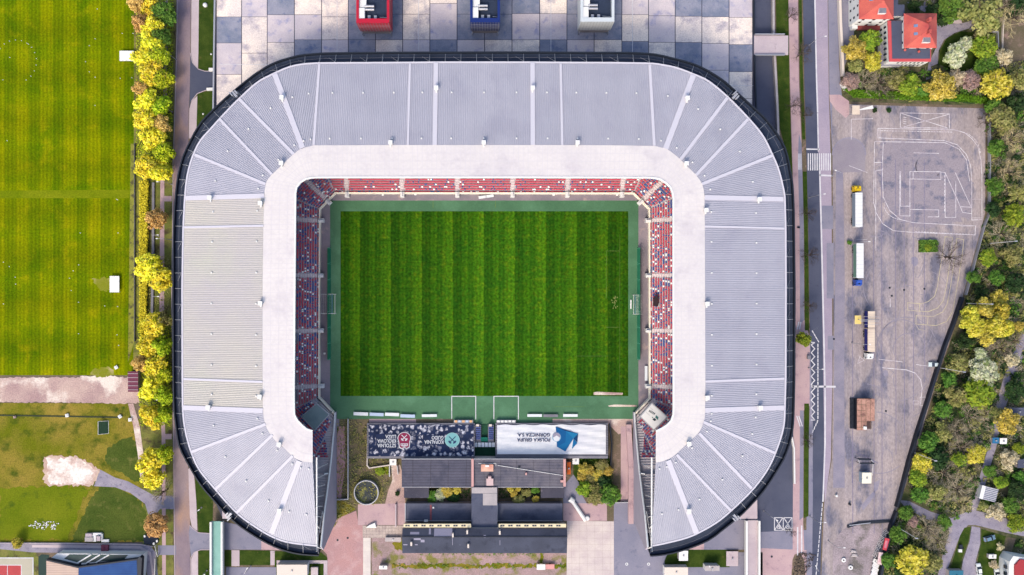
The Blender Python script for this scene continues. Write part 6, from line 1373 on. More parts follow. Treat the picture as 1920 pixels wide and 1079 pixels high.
# corner house bottom right + sheds
r_ = empty('house', G(1905, 1062), 'white corner house with red roof at the bottom right corner', 'house')
wl = MB().prism(pgh([(1893,1054),(1900,1043),(1945,1050),(1945,1120),(1889,1120)], 6), 0, 6).build('wall', m_hw, r_)
MB().prism(pgh([(1902,1060),(1912,1049),(1950,1054),(1950,1120),(1902,1120)], 6.3), 6.01, 6.6).build('roof', mat('roof_red_deep', (170,56,64), fine=.15), r_)
for y in (1063, 1076): p = G(1894, y, 4.5); MB().box(G(1889.8,y,6).x-.25, p.y-.6, G(1889.8,y,6).x+.3, p.y+.6, 3.8, 5.2).build('window', m_glass, wl)
r_ = empty('greenhouse', (0,0,0), 'tilted greenhouse with white frame and ribbed glass roof in the allotments', 'greenhouse', local=True)
mb = MB(); mb.box(-3.0, -2.4, 3.0, 2.4, 0, 2.2); mb.build('wall', m_white, r_)
mb = MB(); mb.box(-3.1, -2.5, -1.7, 2.5, 2.21, 2.35, 1); mb.box(-1.69, -2.5, 3.1, 2.5, 2.21, 2.32, 0)
for k_ in range(8): y = -2.3+k_*.65; mb.box(-1.68, y-.08, 3.1, y+.08, 2.323, 2.42, 1)
mb.build('roof', [mat('greenhouse_glass', (112,116,140), (150,150,172), s=2, fine=.2, rough=.3), m_white], r_); r_.location = G(1853, 926, 2).to_2d().to_3d(); r_.rotation_euler = (0,0,math.radians(-14))
shed(1875, 822, 1888, 833, 2.2, m_white, 'white-roofed garden shed under the golden tree')
shed(1861, 821, 1873, 832, 1.8, mat('tarp_blue', (40,110,160), fine=.15), 'blue-covered garden lean-to beside the white shed', 'lean_to', 'shed')
shed(1854, 1040, 1868, 1048, 1.6, m_white, 'white-roofed box trailer in the garden near the bottom cars', 'box_trailer', 'trailer')
shed(1780, 1070, 1806, 1090, 2.6, mat('van_blue', (44,110,140), fine=.05), 'blue-roofed van-like shed at the bottom edge by the garden lane', 'shed', 'shed')
shed(1908, 862, 1932, 878, 2.4, m_asph, 'grey-roofed shed at the right edge beside the cream blossom tree')
shed(1893, 765, 1930, 780, 2.6, m_bitumen2, 'dark-roofed shed at the right edge above the golden tree')
r_ = empty('garden_cart', G(1801, 1029), 'small black and white garden cart on the narrow lawn', 'cart')
MB().box(*B2(1799,1022,1805,1030,1.0), .4, 1.0).build('tray', m_black, r_); MB().box(*B2(1798,1030.5,1804,1036,.9), .3, .9).build('box', m_white, r_); p = G(1802, 1028); MB().tube((p.x-.8,p.y,.3),(p.x+.8,p.y,.3),.3).build('wheel', m_rubber, r_)
# ================================================================ STREET LAMPS AND POLES
def lamp(px, py, ang, label, h=9, arm=2.0, group='street lamps', m=m_steel, double=False):
    r_ = empty('street_lamp', (0,0,0), label, 'street lamp', group, local=True)
    MB().tube((0,0,0),(0,0,h),.11,.07,8).build('pole', m, r_)
    for s_ in ((0, math.pi) if double else (0,)):
        c, s2 = math.cos(s_), math.sin(s_); ar_ = MB().tube((0,0,h-.05),(arm*c,arm*s2,h+.3),.07,.06,6).build('arm', m, r_)
        MB().prism([(arm*c+u*c-v*s2, arm*s2+u*s2+v*c) for u, v in ((0,-.18),(.75,-.14),(.75,.14),(0,.18))], h+.22, h+.38).build('lamp_head', m_white, ar_)
    MB().lathe(0,0,[(.3,0),(.3,.25),(.01,.25)],10).build('foot', m_conc_d, r_)
    r_.location = G(px, py).to_2d().to_3d(); r_.rotation_euler = (0,0,math.radians(ang)); return r_
for x, y, a_, h_, l in [
  (330,112,180,7,'street lamp on the west road kerb, beside the garage turning'),(323,210,180,7,'street lamp on the west road kerb, under the tan tree row'),
  (322,346,180,7,'street lamp on the west road kerb, above the upper path link'),(321,450,180,7,'street lamp on the west road kerb, below the lone tan tree'),
  (321,507,180,7,'street lamp on the west road kerb, beside the big golden tree'),(321,745,180,7,'street lamp on the west road kerb, level with the plum shed roof'),
  (298,556,0,6,'slim lamp by the footpath, below the big golden tree'),(297,443,0,6,'slim lamp by the footpath, below the lone tan tree'),
  (378,952,35,8,'lamp on the lawn strip west of the walkway'),(388,1070,35,8,'lamp at the bottom edge left of the walkway'),
  (470,1062,60,8,'lamp above the paved yard, left of the pavilion'),(1517,371,10,8,'street lamp leaning over the east road below the zebra crossing'),
  (1597,643,0,9,'lamp left of the blue-sided lorry'),(1596,456,0,9,'lamp between the two white lorries'),
  (1560,330,160,8,'lamp near the turning circle'),(1516,690,5,7,'dark lamp beside the zigzag marking'),
  (1432,958,-30,8,'lamp in the east forecourt above the parking bays'),(1326,1058,125,8,'lamp beside the ticket booth'),
  (1518,968,0,8,'lamp at the end of the east road verge'),(1553,1014,0,8,'lamp at the gravel yard kerb'),
  (1517,85,10,9,'street lamp over the east road level with the footbridge'),(1519,1058,120,8,'lamp at the bottom of the east road')]:
    lamp(x, y, a_, l, h_)
for x, y, a_, l in [(1763,690,-6,'pale pole leaning over the shrubs right of the silver car'),(1712,848,-20,'pale pole leaning over the shrubs above the yellow bush'),(1678,986,-30,'pale pole leaning over the wood beside the display boards'),(1812,569,0,'pale pole crossing the big yellow tree'),(1855,457,5,'pale pole leaning over the shrubs at the fence bend'),(1815,1082,30,'thin pole at the bottom by the garden lane')]:
    r_ = empty('floodlight_pole', (0,0,0), l, 'pole', 'floodlight poles along the lorry park', local=True); MB().tube((0,0,0),(0,0,15),.12,.07,8).build('pole', m_white, r_); MB().box(-.5,-.2,.5,.2,15,15.3).build('floodlight', m_steel, r_); r_.location = G(x, y).to_2d().to_3d()
# lights and mini-things on the roads
for x, y, l in ((1494,400,'dark manhole block on the east pavement'),):
    p = G(x+3, 427); thing(MB().box(p.x-.5, p.y-.3, p.x+.5, p.y+.3, .03, .4).box(p.x-.3, p.y-.2, p.x+.3, p.y+.2, .403, .6), 'utility_box', m_black, l, 'box')
for x, y, l in ((1563.5,636,'round manhole lid left of the lorry park seam'),(1672,555,'round manhole lid above the trailer'),(1733,542,'round manhole lid above the yellow lane curves'),(1668,540,'round manhole lid in mid lorry park'),(1695,544,'round manhole lid right of mid lorry park'),(1661,771,'round manhole lid right of the timber hut'),(1447,1044,'round manhole lid on the pink forecourt'),(633,1013,'left manhole lid on the red forecourt'),(652,1009,'right manhole lid on the red forecourt')):
    c_ = G(x, y); thing(MB().lathe(c_.x, c_.y, [(.4,.03),(.4,.07),(.28,.08),(.01,.08)], 16), 'manhole_lid', m_black, l, 'manhole lid')
for x, y, l in ((1175,1058,'left pale ring cover on the grey forecourt'),(1216,1058,'right pale ring cover on the grey forecourt')):
    c_ = G(x, y); thing(MB().lathe(c_.x, c_.y, [(.55,.03),(.55,.09),(.3,.09),(.3,.03)], 18), 'ring_cover', m_white, l, 'cover')
for x, y, l in ((385,10,'white boulder on the lawn strip beside the plaza'),(396,102,'small pale drain cover by the plaza wall'),(381,214,'small pale drain cover on the lower lawn strip')):
    c_ = G(x, y); s_ = 1.0 if y < 50 else .4; thing(MB().lathe(c_.x, c_.y, [(s_*.9,.0),(s_*.8,s_*.5),(s_*.4,s_*.8),(.01,s_*.85)], 9), 'boulder' if s_ == 1 else 'drain_cover', m_white, l, 'boulder' if s_ == 1 else 'cover')
p = G(1515, 670); thing(MB().box(p.x-.5, p.y-.6, p.x+.5, p.y+.6, .03, 1.1).box(p.x-.6, p.y-.7, p.x+.6, p.y+.7, 1.103, 1.2), 'utility_cabinet', m_conc_d, 'grey utility cabinet beside the zigzag marking', 'cabinet')
p = G(1518, 968); 
for x, y, l in ((1567,929,'white bin at the lay-by end'),(1592,945,'dark bollard at the lay-by end')):
    c_ = G(x, y); thing(MB().lathe(c_.x, c_.y, [(.4,.02),(.45,1.0),(.2,1.1),(.01,1.1)], 12), 'litter_bin', m_white if y < 940 else m_black, l, 'bin')
# ================================================================ TREES AND SHRUBS
def crown_mesh(seed, clumps=30, per=70, leaf=.062, flat_=.75, spread=.62, cr=.34, domed=True):
    r = random.Random(seed); mb = MB()
    cs = []
    for k_ in range(clumps):
        while True:
            x, y, z = r.uniform(-1, 1), r.uniform(-1, 1), r.uniform(-.55, 1)
            d = math.sqrt(x*x+y*y+z*z)
            if .15 < d < 1: break
        s_ = spread*(.55+.6*r.random())/max(d, .4)*d**.6
        cs.append((x*s_, y*s_, z*s_*flat_+.35, cr*r.uniform(.6, 1.15)))
    for (cx, cy, cz, rad) in cs:
        for q in range(int(per*rad/cr)):
            u = r.gauss(0, 1), r.gauss(0, 1), r.gauss(0, 1)*.8+.25; n_ = math.sqrt(sum(v*v for v in u)) or 1
            rr_ = rad*r.random()**.35; px_, py_, pz_ = cx+u[0]/n_*rr_, cy+u[1]/n_*rr_, cz+u[2]/n_*rr_*.85
            nx, ny, nz = u[0]/n_+r.gauss(0, .5), u[1]/n_+r.gauss(0, .5), u[2]/n_+.5+r.gauss(0, .5)
            N_ = Vector((nx, ny, nz)).normalized(); T = N_.cross(Vector((r.gauss(0,1), r.gauss(0,1), r.gauss(0,1)))).normalized(); B_ = N_.cross(T); l = leaf*r.uniform(.6, 1.5)
            p = Vector((px_, py_, pz_)); mb.face([p-T*l-B_*l*.5, p+T*l*.8-B_*l*.6, p+T*l+B_*l*.5, p-T*l*.7+B_*l*.7])
    return mb
def twig_mesh(seed, n=1000):
    """bare crown: a fan of fine branching twigs"""
    r = random.Random(seed); mb = MB()
    def tri(p, q, w_):
        d = (q-p); s_ = d.cross(Vector((r.gauss(0,1), r.gauss(0,1), r.gauss(0,1)))).normalized()*w_; mb.face([p-s_, q-s_*.3, q+s_*.3, p+s_])
        s_ = d.cross(s_).normalized()*w_; mb.face([p-s_, q-s_*.3, q+s_*.3, p+s_])
    def grow(p, d, l, w_, dep):
        q = p+d*l; tri(p, q, w_)
        if dep == 0: return
        for k_ in range(3 if dep > 1 else 4):
            e = (d+Vector((r.gauss(0,.45), r.gauss(0,.45), r.gauss(0,.3)+.05))).normalized(); grow(p+d*l*r.uniform(.45, 1), e, l*r.uniform(.6, .85), w_*.6, dep-1)
    for k_ in range(9):
        a = k_*2.4+r.random(); e = r.uniform(.1, 1.2); grow(Vector((0,0,-.45)), Vector((math.cos(a)*math.cos(e), math.sin(a)*math.cos(e), math.sin(e))).normalized(), .48, .022, 4)
    return mb
def trunk_mesh(seed):
    r = random.Random(seed); mb = MB(); mb.tube((0,0,0),(0,0,.45),.055,.04,7)
    for k_ in range(6):
        a = k_*1.05+r.random()*.5; p = Vector((0,0,.35+.02*k_)); q = p+Vector((math.cos(a)*.35, math.sin(a)*.35, .35)); mb.tube(p, q, .028, .015, 5)
        for j in range(2): b_ = a+r.uniform(-.8,.8); mb.tube(q, q+Vector((math.cos(b_)*.25, math.sin(b_)*.25, .2)), .014, .005, 4)
    return mb
m_bark = mat('bark', (96,80,72), fine=.2); dummy = mat('leaf_default', (100,120,40), leaf=True)
def me_of(mb, name, m):
    me = bpy.data.meshes.new(name); me.from_pydata(mb.v, [], mb.f); me.materials.append(m); me.update(); return me
CRN = [me_of(crown_mesh(s_, 34, 90, .066), 'crown', dummy) for s_ in range(5)]
LOO = [me_of(crown_mesh(20+s_, 34, 60, .058, .7, .70, .30), 'crown', dummy) for s_ in range(3)]
FIN = [me_of(crown_mesh(40+s_, 60, 70, .044, .75, .68, .25), 'crown', dummy) for s_ in range(3)]
TWG = [me_of(twig_mesh(60+s_), 'crown', dummy) for s_ in range(4)]
TRK = [me_of(trunk_mesh(80+s_), 'trunk', m_bark) for s_ in range(3)]
def lm_(name, a, b, c=None, **k): return mat(name, a, b, s=2.2, lo=.42, hi=.58, c=c, cs=6, clo=.5, chi=.66, fine=.45, fs=14, leaf=True, rnd=.12, spec=.15, **k)
LM = {
 'yellow': lm_('leaf_yellow', (214,198,70), (166,166,48), (238,224,120), k=1.35),
 'gold': lm_('leaf_gold', (208,184,76), (168,156,68), (236,214,130), k=1.35),
 'sun': lm_('leaf_yellow_sunlit', (238,218,58), (190,190,36), (252,236,110), k=1.7),  # sunlit copy of the yellow leaves, sunlight painted into the colour
 'sunlime': lm_('leaf_lime_sunlit', (176,190,34), (128,156,30), (222,220,70), k=1.6),  # sunlit copy of the lime leaves, brightened the same way
 'lime': lm_('leaf_lime', (126,152,48), (160,174,56), (100,136,46), k=1.3),
 'green': lm_('leaf_green', (82,122,48), (112,146,58), (66,102,46), k=1.35),
 'olive': lm_('leaf_olive', (138,138,78), (168,160,106), (110,122,64), k=1.4),
 'dark': lm_('leaf_dark', (50,78,46), (70,98,52), (38,60,38), k=1.0),
 'white': lm_('leaf_white_blossom', (222,224,190), (166,182,122), (244,242,222), k=1.25),
 'cream': lm_('leaf_cream_blossom', (222,206,172), (184,170,138), (238,226,200), k=1.25),
 'pink': lm_('leaf_pink_bud', (186,154,150), (156,136,130), (204,170,166), k=1.2),
 'tan': lm_('leaf_tan_bud', (232,190,116), (206,166,100), (244,208,140), k=1.3),
 'bare': lm_('twig_grey', (180,166,148), (148,138,124), (214,200,178), k=1.5),
 'barel': lm_('twig_straw', (210,194,156), (176,164,128), (236,220,184), k=1.5),
 'bared': lm_('twig_dark', (92,82,80), (110,98,92)),
}
def tree(px, py, r, kind, label, tall=None, group=None, mesh=None, name='tree', cat='tree', sq=1.0, under=None, cz=None):
    """crown centred where the photo shows it; r in picture pixels"""
    rm = r/5.0; tall = tall if tall else rm*1.55; hc = tall*.62
    rm *= (1-hc/H)
    root = empty(name, (0,0,0), label, cat, group, local=True); p = G(px, py, hc); root.location = (p.x, p.y, 0); root.rotation_euler = (0,0,0)
    src = mesh or (TWG if kind in ('bare','barel','bared') else FIN if kind in ('tan','gold','white','pink') else LOO if kind in ('olive','cream') else CRN)
    me = R.choice(src); o = bpy.data.objects.new('crown', me); COL.objects.link(o); o.parent = root
    zs = tall*.52; o.scale = (rm*1.22, rm*1.22*sq, zs); o.location = (0, 0, tall-zs*1.28 if src is not TWG else tall-zs*.95); o.rotation_euler = (0, 0, R.uniform(0, 6.28) if sq == 1 else 0)
    if kind: o.material_slots[0].link = 'OBJECT'; o.material_slots[0].material = LM[kind]
    if under:
        u = bpy.data.objects.new('crown', R.choice(CRN)); COL.objects.link(u); u.parent = root; u.scale = (rm*.85, rm*.85, zs*.7); u.location = (rm*.1, rm*.1, tall*.25); u.material_slots[0].link = 'OBJECT'; u.material_slots[0].material = LM[under]
    if tall > 3:
        t = bpy.data.objects.new('trunk', R.choice(TRK)); COL.objects.link(t); t.parent = root; t.scale = (rm*1.1, rm*1.1, tall*.95)
    return root
def bush(px, py, r, kind, label, group=None): return tree(px, py, r, kind, label, tall=max(1.2, r/5*1.1), group=group, name='shrub', cat='shrub')
ROW = 'row of trees between the training field and the west road'
# ---- the west row, from the top down
row = [(256,4,20,'tan'),(280,10,19,'yellow'),(304,24,22,'green'),(262,40,18,'tan'),(286,46,20,'yellow'),(302,66,17,'green'),(284,76,21,'yellow'),(270,104,22,'yellow'),(294,104,19,'lime'),(284,136,24,'yellow'),(304,148,17,'lime'),(262,166,15,'tan'),(272,186,21,'gold'),(296,196,20,'lime'),(272,222,22,'gold'),(299,232,18,'tan'),(283,262,23,'yellow'),(304,284,18,'lime'),(273,312,21,'yellow'),(296,318,22,'yellow'),
 (290,411,20,'tan'),(277,500,24,'gold'),(298,524,22,'yellow'),(288,608,21,'yellow'),(306,600,14,'olive'),(276,650,19,'yellow'),(302,648,17,'lime'),(262,682,17,'tan'),(290,690,21,'gold'),(304,700,16,'lime'),(283,728,22,'gold'),(303,742,17,'lime'),(281,782,22,'yellow'),(302,778,17,'lime'),(282,872,26,'yellow'),(306,852,16,'lime'),(284,898,20,'gold'),(301,926,17,'bare'),(290,986,24,'tan')]
look = {'tan':'tan-budded tree','yellow':'bright yellow tree','green':'dark green leafy tree','lime':'lime green tree','gold':'golden tree','olive':'olive tree','bare':'bare grey tree'}
where = ['at the very top','beside the top tan tree','against the road at the top','above the pink path gap','left of centre near the top','near the road level with the first field marks','just above the white team shelter','touching the white team shelter','right of the white team shelter','below the white team shelter','by the road at the garage turning','at the field edge below the garage turning','just under the small field-edge tan tree','over the footpath under the garage turning','at the field edge where the stadium curve begins','over the footpath where the stadium curve begins','midway along the stadium curve','by the road midway along the stadium curve','at the lower left end of the dense clump','closing the dense clump above the hedge',
 'standing alone over the footpath','left half of the pair below the lone tan tree','right half of the pair below the lone tan tree','over the hedge end','by the road next to the hedge end','at the field edge above the plum shed','over the footpath above the plum shed','just above the plum shed roof','right above the plum shed','by the road above the plum shed','overhanging the plum shed','over the footpath beside the plum shed','level with the training goal','over the footpath level with the training goal','largest crown above the gravel path','right shoulder above the gravel path','lower half above the gravel path','leaning over the gravel path mouth','last of the row beside the tarpaulin heap']
for (x, y, r, k_), wq in zip(row, where): tree(x, y, r+2, {'yellow':'sun','gold':'sun','lime':'sunlime'}.get(k_, k_), f'{look[k_]} {wq}', tall=9+r*.12, group=ROW)  # yellow, gold and lime row trees get the sunlit leaf copies
# hedge
hm = MB(); rh = random.Random(5)
def leaves(mb, x0, y0, x1, y1, n, h, l, rr_, px=True, poly=None, mi=0):
    for _ in range(n):
        while True:
            x, y = rr_.uniform(x0, x1), rr_.uniform(y0, y1)
            if poly is None or inside(x, y, poly): break
        z = h*rr_.random()**.5; p = G(x, y, 0); p.z = z
        N_ = Vector((rr_.gauss(0,.6), rr_.gauss(0,.6), 1)).normalized(); T = N_.cross(Vector((rr_.gauss(0,1), rr_.gauss(0,1), .1))).normalized(); B_ = N_.cross(T); s_ = l*rr_.uniform(.5, 1.4)
        mb.face([p-T*s_-B_*s_*.6, p+T*s_-B_*s_*.6, p+T*s_+B_*s_*.6, p-T*s_+B_*s_*.6], mi)
def inside(x, y, poly):
    c_ = False; j = len(poly)-1
    for i in range(len(poly)):
        if (poly[i][1] > y) != (poly[j][1] > y) and x < (poly[j][0]-poly[i][0])*(y-poly[i][1])/(poly[j][1]-poly[i][1])+poly[i][0]: c_ = not c_
        j = i
    return c_
def hedge(poly, n, h, l, m, label, core=True):
    root = empty('hedge', G(*poly[0]), label, 'hedge'); mb = MB(); xs_ = [p[0] for p in poly]; ys_ = [p[1] for p in poly]
    leaves(mb, min(xs_), min(ys_), max(xs_), max(ys_), n, h, l, rh, poly=poly); mb.build('foliage', m, root)
    cx, cy = sum(xs_)/len(xs_), sum(ys_)/len(ys_); MB().prism([tuple(G(cx+(x-cx)*.8, cy+(y-cy)*.96))[:2] for x, y in poly], 0, h*.6).build('stems', LM['dark'], root); return root
m_hy = lm_('hedge_yellow', (226,214,50), (190,184,40), (240,230,90), k=1.5); m_hg = lm_('hedge_green', (96,142,34), (120,164,40), (70,110,30))
hedge([(265,340),(281,340),(279,480),(277,600),(266,640),(265,560)], 5200, 2.0, .28, m_hy, 'long clipped yellow hedge between the field and the footpath')
hedge([(1579,168),(1600,184),(1700,188),(1800,192),(1850,196),(1850,186),(1800,180),(1700,176),(1620,172)], 4500, 1.8, .35, m_hg, 'bright green hedge along the top of the lorry park')
hedge([(1722,451),(1756,451),(1756,472),(1722,473)], 900, 1.2, .3, LM['green'], 'dark green shrubs filling the kerbed planter')
# ---- individual trees around
T = [
 (30,1020,11,'yellow','small bright yellow tree above the tennis court',5),
 (1505,637,15,'lime','single round bright green tree on the east pavement',7),
 (1606,92,24,'gold','golden tree left of the flat-roofed wing, on the lay-by wall side',9),(1632,74,20,'lime','pale green tree between the porch and the flat-roofed wing',9),(1636,112,19,'yellow','yellow tree at the lower left corner of the flat-roofed wing',8),(1606,122,15,'olive','olive tree under the golden tree at the lay-by wall',7),
 (1597,152,19,'pink','pinkish budding tree at the corner of the hedge',7),(1625,152,20,'bare','bare grey tree right of the pinkish one',8),(1655,152,21,'bare','bare grey tree below the lean-to',9),(1683,152,20,'olive','olive tree left of the cobbled path end',8),(1708,158,22,'lime','lime tree at the hedge just left of the cobbled path end',9),(1732,166,15,'green','small green tree under the cobbled path end',6),
 (1768,162,31,'gold','large golden tree on the hedge, centre top of the lorry park',11),(1795,144,18,'cream','cream flowering tree behind the large golden one',8),(1822,150,22,'pink','pink-brown budding tree right of the large golden one',9),(1872,156,31,'yellow','big yellow-green tree at the top right corner of the lorry park',11),(1910,148,22,'olive','olive tree at the right edge by the big yellow-green one',10),
 (1796,104,26,'white','white blossoming tree on the park lawn',9),(1812,82,16,'white','smaller white blossoming tree on the park lawn',7),(1848,88,25,'lime','bright lime tree right of the blossoming trees',9),(1882,106,19,'cream','cream-budded tree left of the bare earth patch',8),(1852,122,22,'green','deep green tree below the bright lime tree',8),(1832,134,12,'lime','small lime shrub tree below the blossoming trees',5),
 (1786,12,27,'green','leafy green tree at the top edge over the park path',9),(1845,24,42,'olive','wide olive-brown tree at the top right',12),(1874,8,30,'bare','bare tree at the top right behind the wide olive one',11),(1908,30,28,'barel','straw-coloured bare tree at the top right corner',10),(1850,60,24,'barel','straw-coloured bare tree below the wide olive one',8),(1905,4,20,'dark','dark tree at the very top right corner',9),
 (1857,68,8,'dark','round dark shrub on the park fence corner',3),(1750,18,13,'dark','dark evergreen by the cobbled path at the top',6),(1768,36,14,'dark','dark evergreen below the top green tree',6),(1716,12,12,'dark','dark evergreen just right of the grey link roof',6),
 (1880,222,28,'olive','olive tree at the northeast corner of the lorry park',9),(1866,198,17,'green','green tree behind the northeast corner fence',7),(1908,196,22,'dark','dark tree at the right edge below the big yellow-green one',8),(1900,262,26,'barel','straw bare tree leaning right, level with the course curve',10),(1870,276,17,'green','green tree against the wire fence, level with the course curve',7),
 (1896,322,25,'barel','straw bare tree level with the middle of the lorry park top',10),(1868,348,17,'green','green tree by the wire fence under the two straw bare trees',7),(1908,360,20,'olive','olive tree at the right edge level with the yellow cab',9),(1865,392,15,'dark','dark shrub tree by the wire fence bend',6),(1905,406,22,'lime','lime tree at the right edge by the side path',8),(1884,438,22,'bare','bare tree right of the fence bend',9),
 (1855,483,17,'lime','round lime tree right of the leafless planter tree',7),(1900,478,21,'olive','olive tree at the right edge level with the planter',9),(1872,522,15,'green','green tree above the big yellow tree',7),(1905,530,20,'dark','dark tree at the right edge above the big yellow tree',8),(1842,548,14,'dark','dark green shrub tree touching the big yellow tree',6),(1826,520,13,'green','small green tree beside the kerb above the big yellow tree',5),
 (1876,562,20,'gold','golden upper clump right of the big yellow tree',9),
 (1842,664,14,'white','small pale blossom tree just under the big yellow tree',7),(1848,698,31,'white','large white blossoming tree below the big yellow tree',9),(1882,654,21,'bare','bare tree right of the white blossom trees',8),(1838,737,31,'lime','large round lime tree below the white blossoming tree',10),
 (1798,682,20,'olive','olive tree left of the white blossoming tree',7),(1812,640,16,'dark','dark tree under the left side of the big yellow tree',6),(1780,712,16,'green','green tree by the dark wall level with the silver car',6),(1796,742,23,'olive','olive tree left of the large lime tree',8),(1770,768,18,'green','green tree at the dark wall level with the timber hut',7),(1822,782,22,'bare','bare tree below the large lime tree',8),(1768,812,20,'olive','olive tree by the dark wall below the timber hut level',7),(1798,812,20,'bare','bare tree left of the garden lane bend',8),
 (1890,792,27,'gold','golden tree over the allotment sheds',9),(1872,775,14,'olive','olive clump left of the golden allotment tree',6),(1906,735,20,'dark','dark tree at the right edge above the golden allotment tree',7),(1900,676,15,'cream','pale cream tree at the right edge beside the lane',6),(1912,640,14,'bare','bare tree at the right edge above the pale cream one',6),(1912,612,11,'gold','small golden tree at the right edge by the big yellow tree',5),
 (1742,832,20,'green','green tree by the dark wall, level with the kiosk canopy',8),(1762,858,22,'dark','dark green tree below the leafless pair',8),(1808,842,21,'bare','bare tree over the garden lane middle',8),(1832,853,20,'yellow','yellow clump beside the garden lane',7),(1800,862,14,'lime','lime clump left of the garden lane',6),
 (1730,868,19,'yellow','bright yellow bush tree at the dark wall',7),(1722,898,18,'lime','bright lime tree under the yellow bush tree',7),(1727,928,18,'green','green tree at the corner of the side lane',7),(1776,890,27,'bare','large bare tree left of the garden lane',9),(1800,920,26,'bare','bare tree at the lane junction, upper',8),(1812,948,16,'barel','straw bare tree at the lane junction, lower',6),(1758,922,18,'olive','olive tree between the lime and bare trees',7),
 (1700,962,15,'green','green tree below the side lane at the wall',6),(1714,978,13,'pink','reddish budding tree below the side lane',5),(1743,992,24,'bare','bare tree in the lower wood, upper one',8),(1762,1016,22,'bare','bare tree in the lower wood, lower one',8),(1688,1004,17,'green','green tree behind the red board',7),(1712,1052,32,'yellow','large yellow tree in the lower wood',9),(1668,1052,15,'green','green tree behind the pink board',6),(1772,980,14,'green','green tree under the side lane, right',6),(1752,1056,18,'olive','olive tree right of the large yellow lower tree',7),(1690,1072,14,'dark','dark tree at the bottom edge beside the yellow one',6),
 (1893,862,19,'cream','cream-pink blossoming tree in the allotments',6),(1912,842,13,'lime','lime shrub tree at the right edge of the allotments',5),(1870,960,19,'cream','cream blossoming tree by the garden lane bend',6),(1896,948,18,'green','green tree right of the greenhouse',6),(1878,905,13,'lime','lime shrub above the greenhouse',5),(1910,920,19,'dark','dark tree at the right edge beside the greenhouse',6),(1908,982,18,'lime','lime tree at the right edge over the lane',6),(1858,882,13,'green','green shrub left above the greenhouse',4),(1844,950,11,'olive','pale olive shrub left of the cream blossom by the lane',4),
 (1876,1026,8,'cream','small cream shrub near the bottom cars',3),(1864,1060,9,'cream','cream shrub between the bottom cars',3),(1912,896,13,'green','green shrub at the right edge under the grey shed',4),
 (1740,465,7,'lime','lime shrub inside the planter',2.2),
 (810,933,12,'green','green shrub left in the west courtyard',3),(824,930,13,'white','pale flowering shrub in the west courtyard',3),(838,922,13,'gold','large rounded golden shrub in the west courtyard',3.4),(857,920,9,'gold','small rounded golden shrub in the west courtyard',3),(848,934,12,'dark','dark shrub under the golden ones in the west courtyard',2),
 (958,918,8,'gold','small golden shrub at the left of the east courtyard',3),(964,927,8,'gold','second golden shrub at the left of the east courtyard',3),(974,940,13,'olive','olive round shrub bulging out of the east courtyard',3.4),(988,924,9,'olive','olive shrub in mid east courtyard',3),(972,918,6,'gold','tiny golden shrub in the east courtyard',3),(1004,936,8,'gold','golden shrub at the right of the east courtyard',3),(1003,920,8,'green','green shrub at the right of the east courtyard',2.5),
 (1095,880,12,'gold','rounded gold-green shrub at the left of the white banner garden',4),(1106,882,11,'gold','second rounded gold-green shrub in the white banner garden',4),(1128,873,14,'olive','olive round tree at the upper right of the white banner garden',4.5),(1140,884,11,'gold','gold-green ball shrub at the right of the white banner garden',4),(1122,891,13,'gold','gold-green ball shrub in the middle of the white banner garden',4),(1091,894,10,'gold','small gold-green ball at the left of the white banner garden',3.5),(1108,899,12,'olive','olive ball shrub low in the white banner garden',3.5),
 (1096,917,15,'lime','bright lime round tree below the orange shelter',5),(1120,930,20,'olive','olive tree at the bottom of the garden',6),(1143,930,22,'green','leafy green tree at the bottom right of the garden',7),(1130,906,15,'dark','dark tree in the middle right of the garden',4),
 (1641,207,5,'dark','left one of two dark square bushes by the white shelter',1.6),(1667,207,5,'dark','right one of two dark square bushes by the white shelter',1.6),(1594,455,5,'green','small green bush beside the lamp between the lorries',1.6),
 (712,884,9,'lime','yellow-green bush bed by the west kiosk',1.4),(745,926,5,'dark','dark low bush at the end of the pale path',1.5),(1700,45,9,'dark','dark shrub right of the grey link roof',4),
]
for t in T: tree(t[0], t[1], t[2], t[3], t[4], tall=t[5], name='tree' if t[5] > 4.4 else 'shrub', cat='tree' if t[5] > 4.4 else 'shrub')
# the big yellow tree: several crown lobes on one trunk
bt = empty('tree', (0,0,0), 'very large spreading yellow tree at the bend of the lorry park wall', 'tree', local=True); c0 = G(1852, 600, 7); bt.location = (c0.x, c0.y, 0)
for x, y, r in ((1822,590,22),(1850,578,22),(1880,585,22),(1868,612,26),(1836,616,24),(1850,634,18),(1888,615,18),(1812,606,15)):
    o = bpy.data.objects.new('crown', R.choice(CRN)); COL.objects.link(o); o.parent = bt; p = G(x, y, 8)-c0; o.location = (p.x, p.y, 4.8+R.random()*2); o.scale = (r/5, r/5, 5); o.rotation_euler = (0,0,R.uniform(0,6)); o.material_slots[0].link = 'OBJECT'; o.material_slots[0].material = LM['yellow' if R.random() < .6 else 'gold']
t = bpy.data.objects.new('trunk', TRK[0]); COL.objects.link(t); t.parent = bt; t.scale = (8, 8, 9)
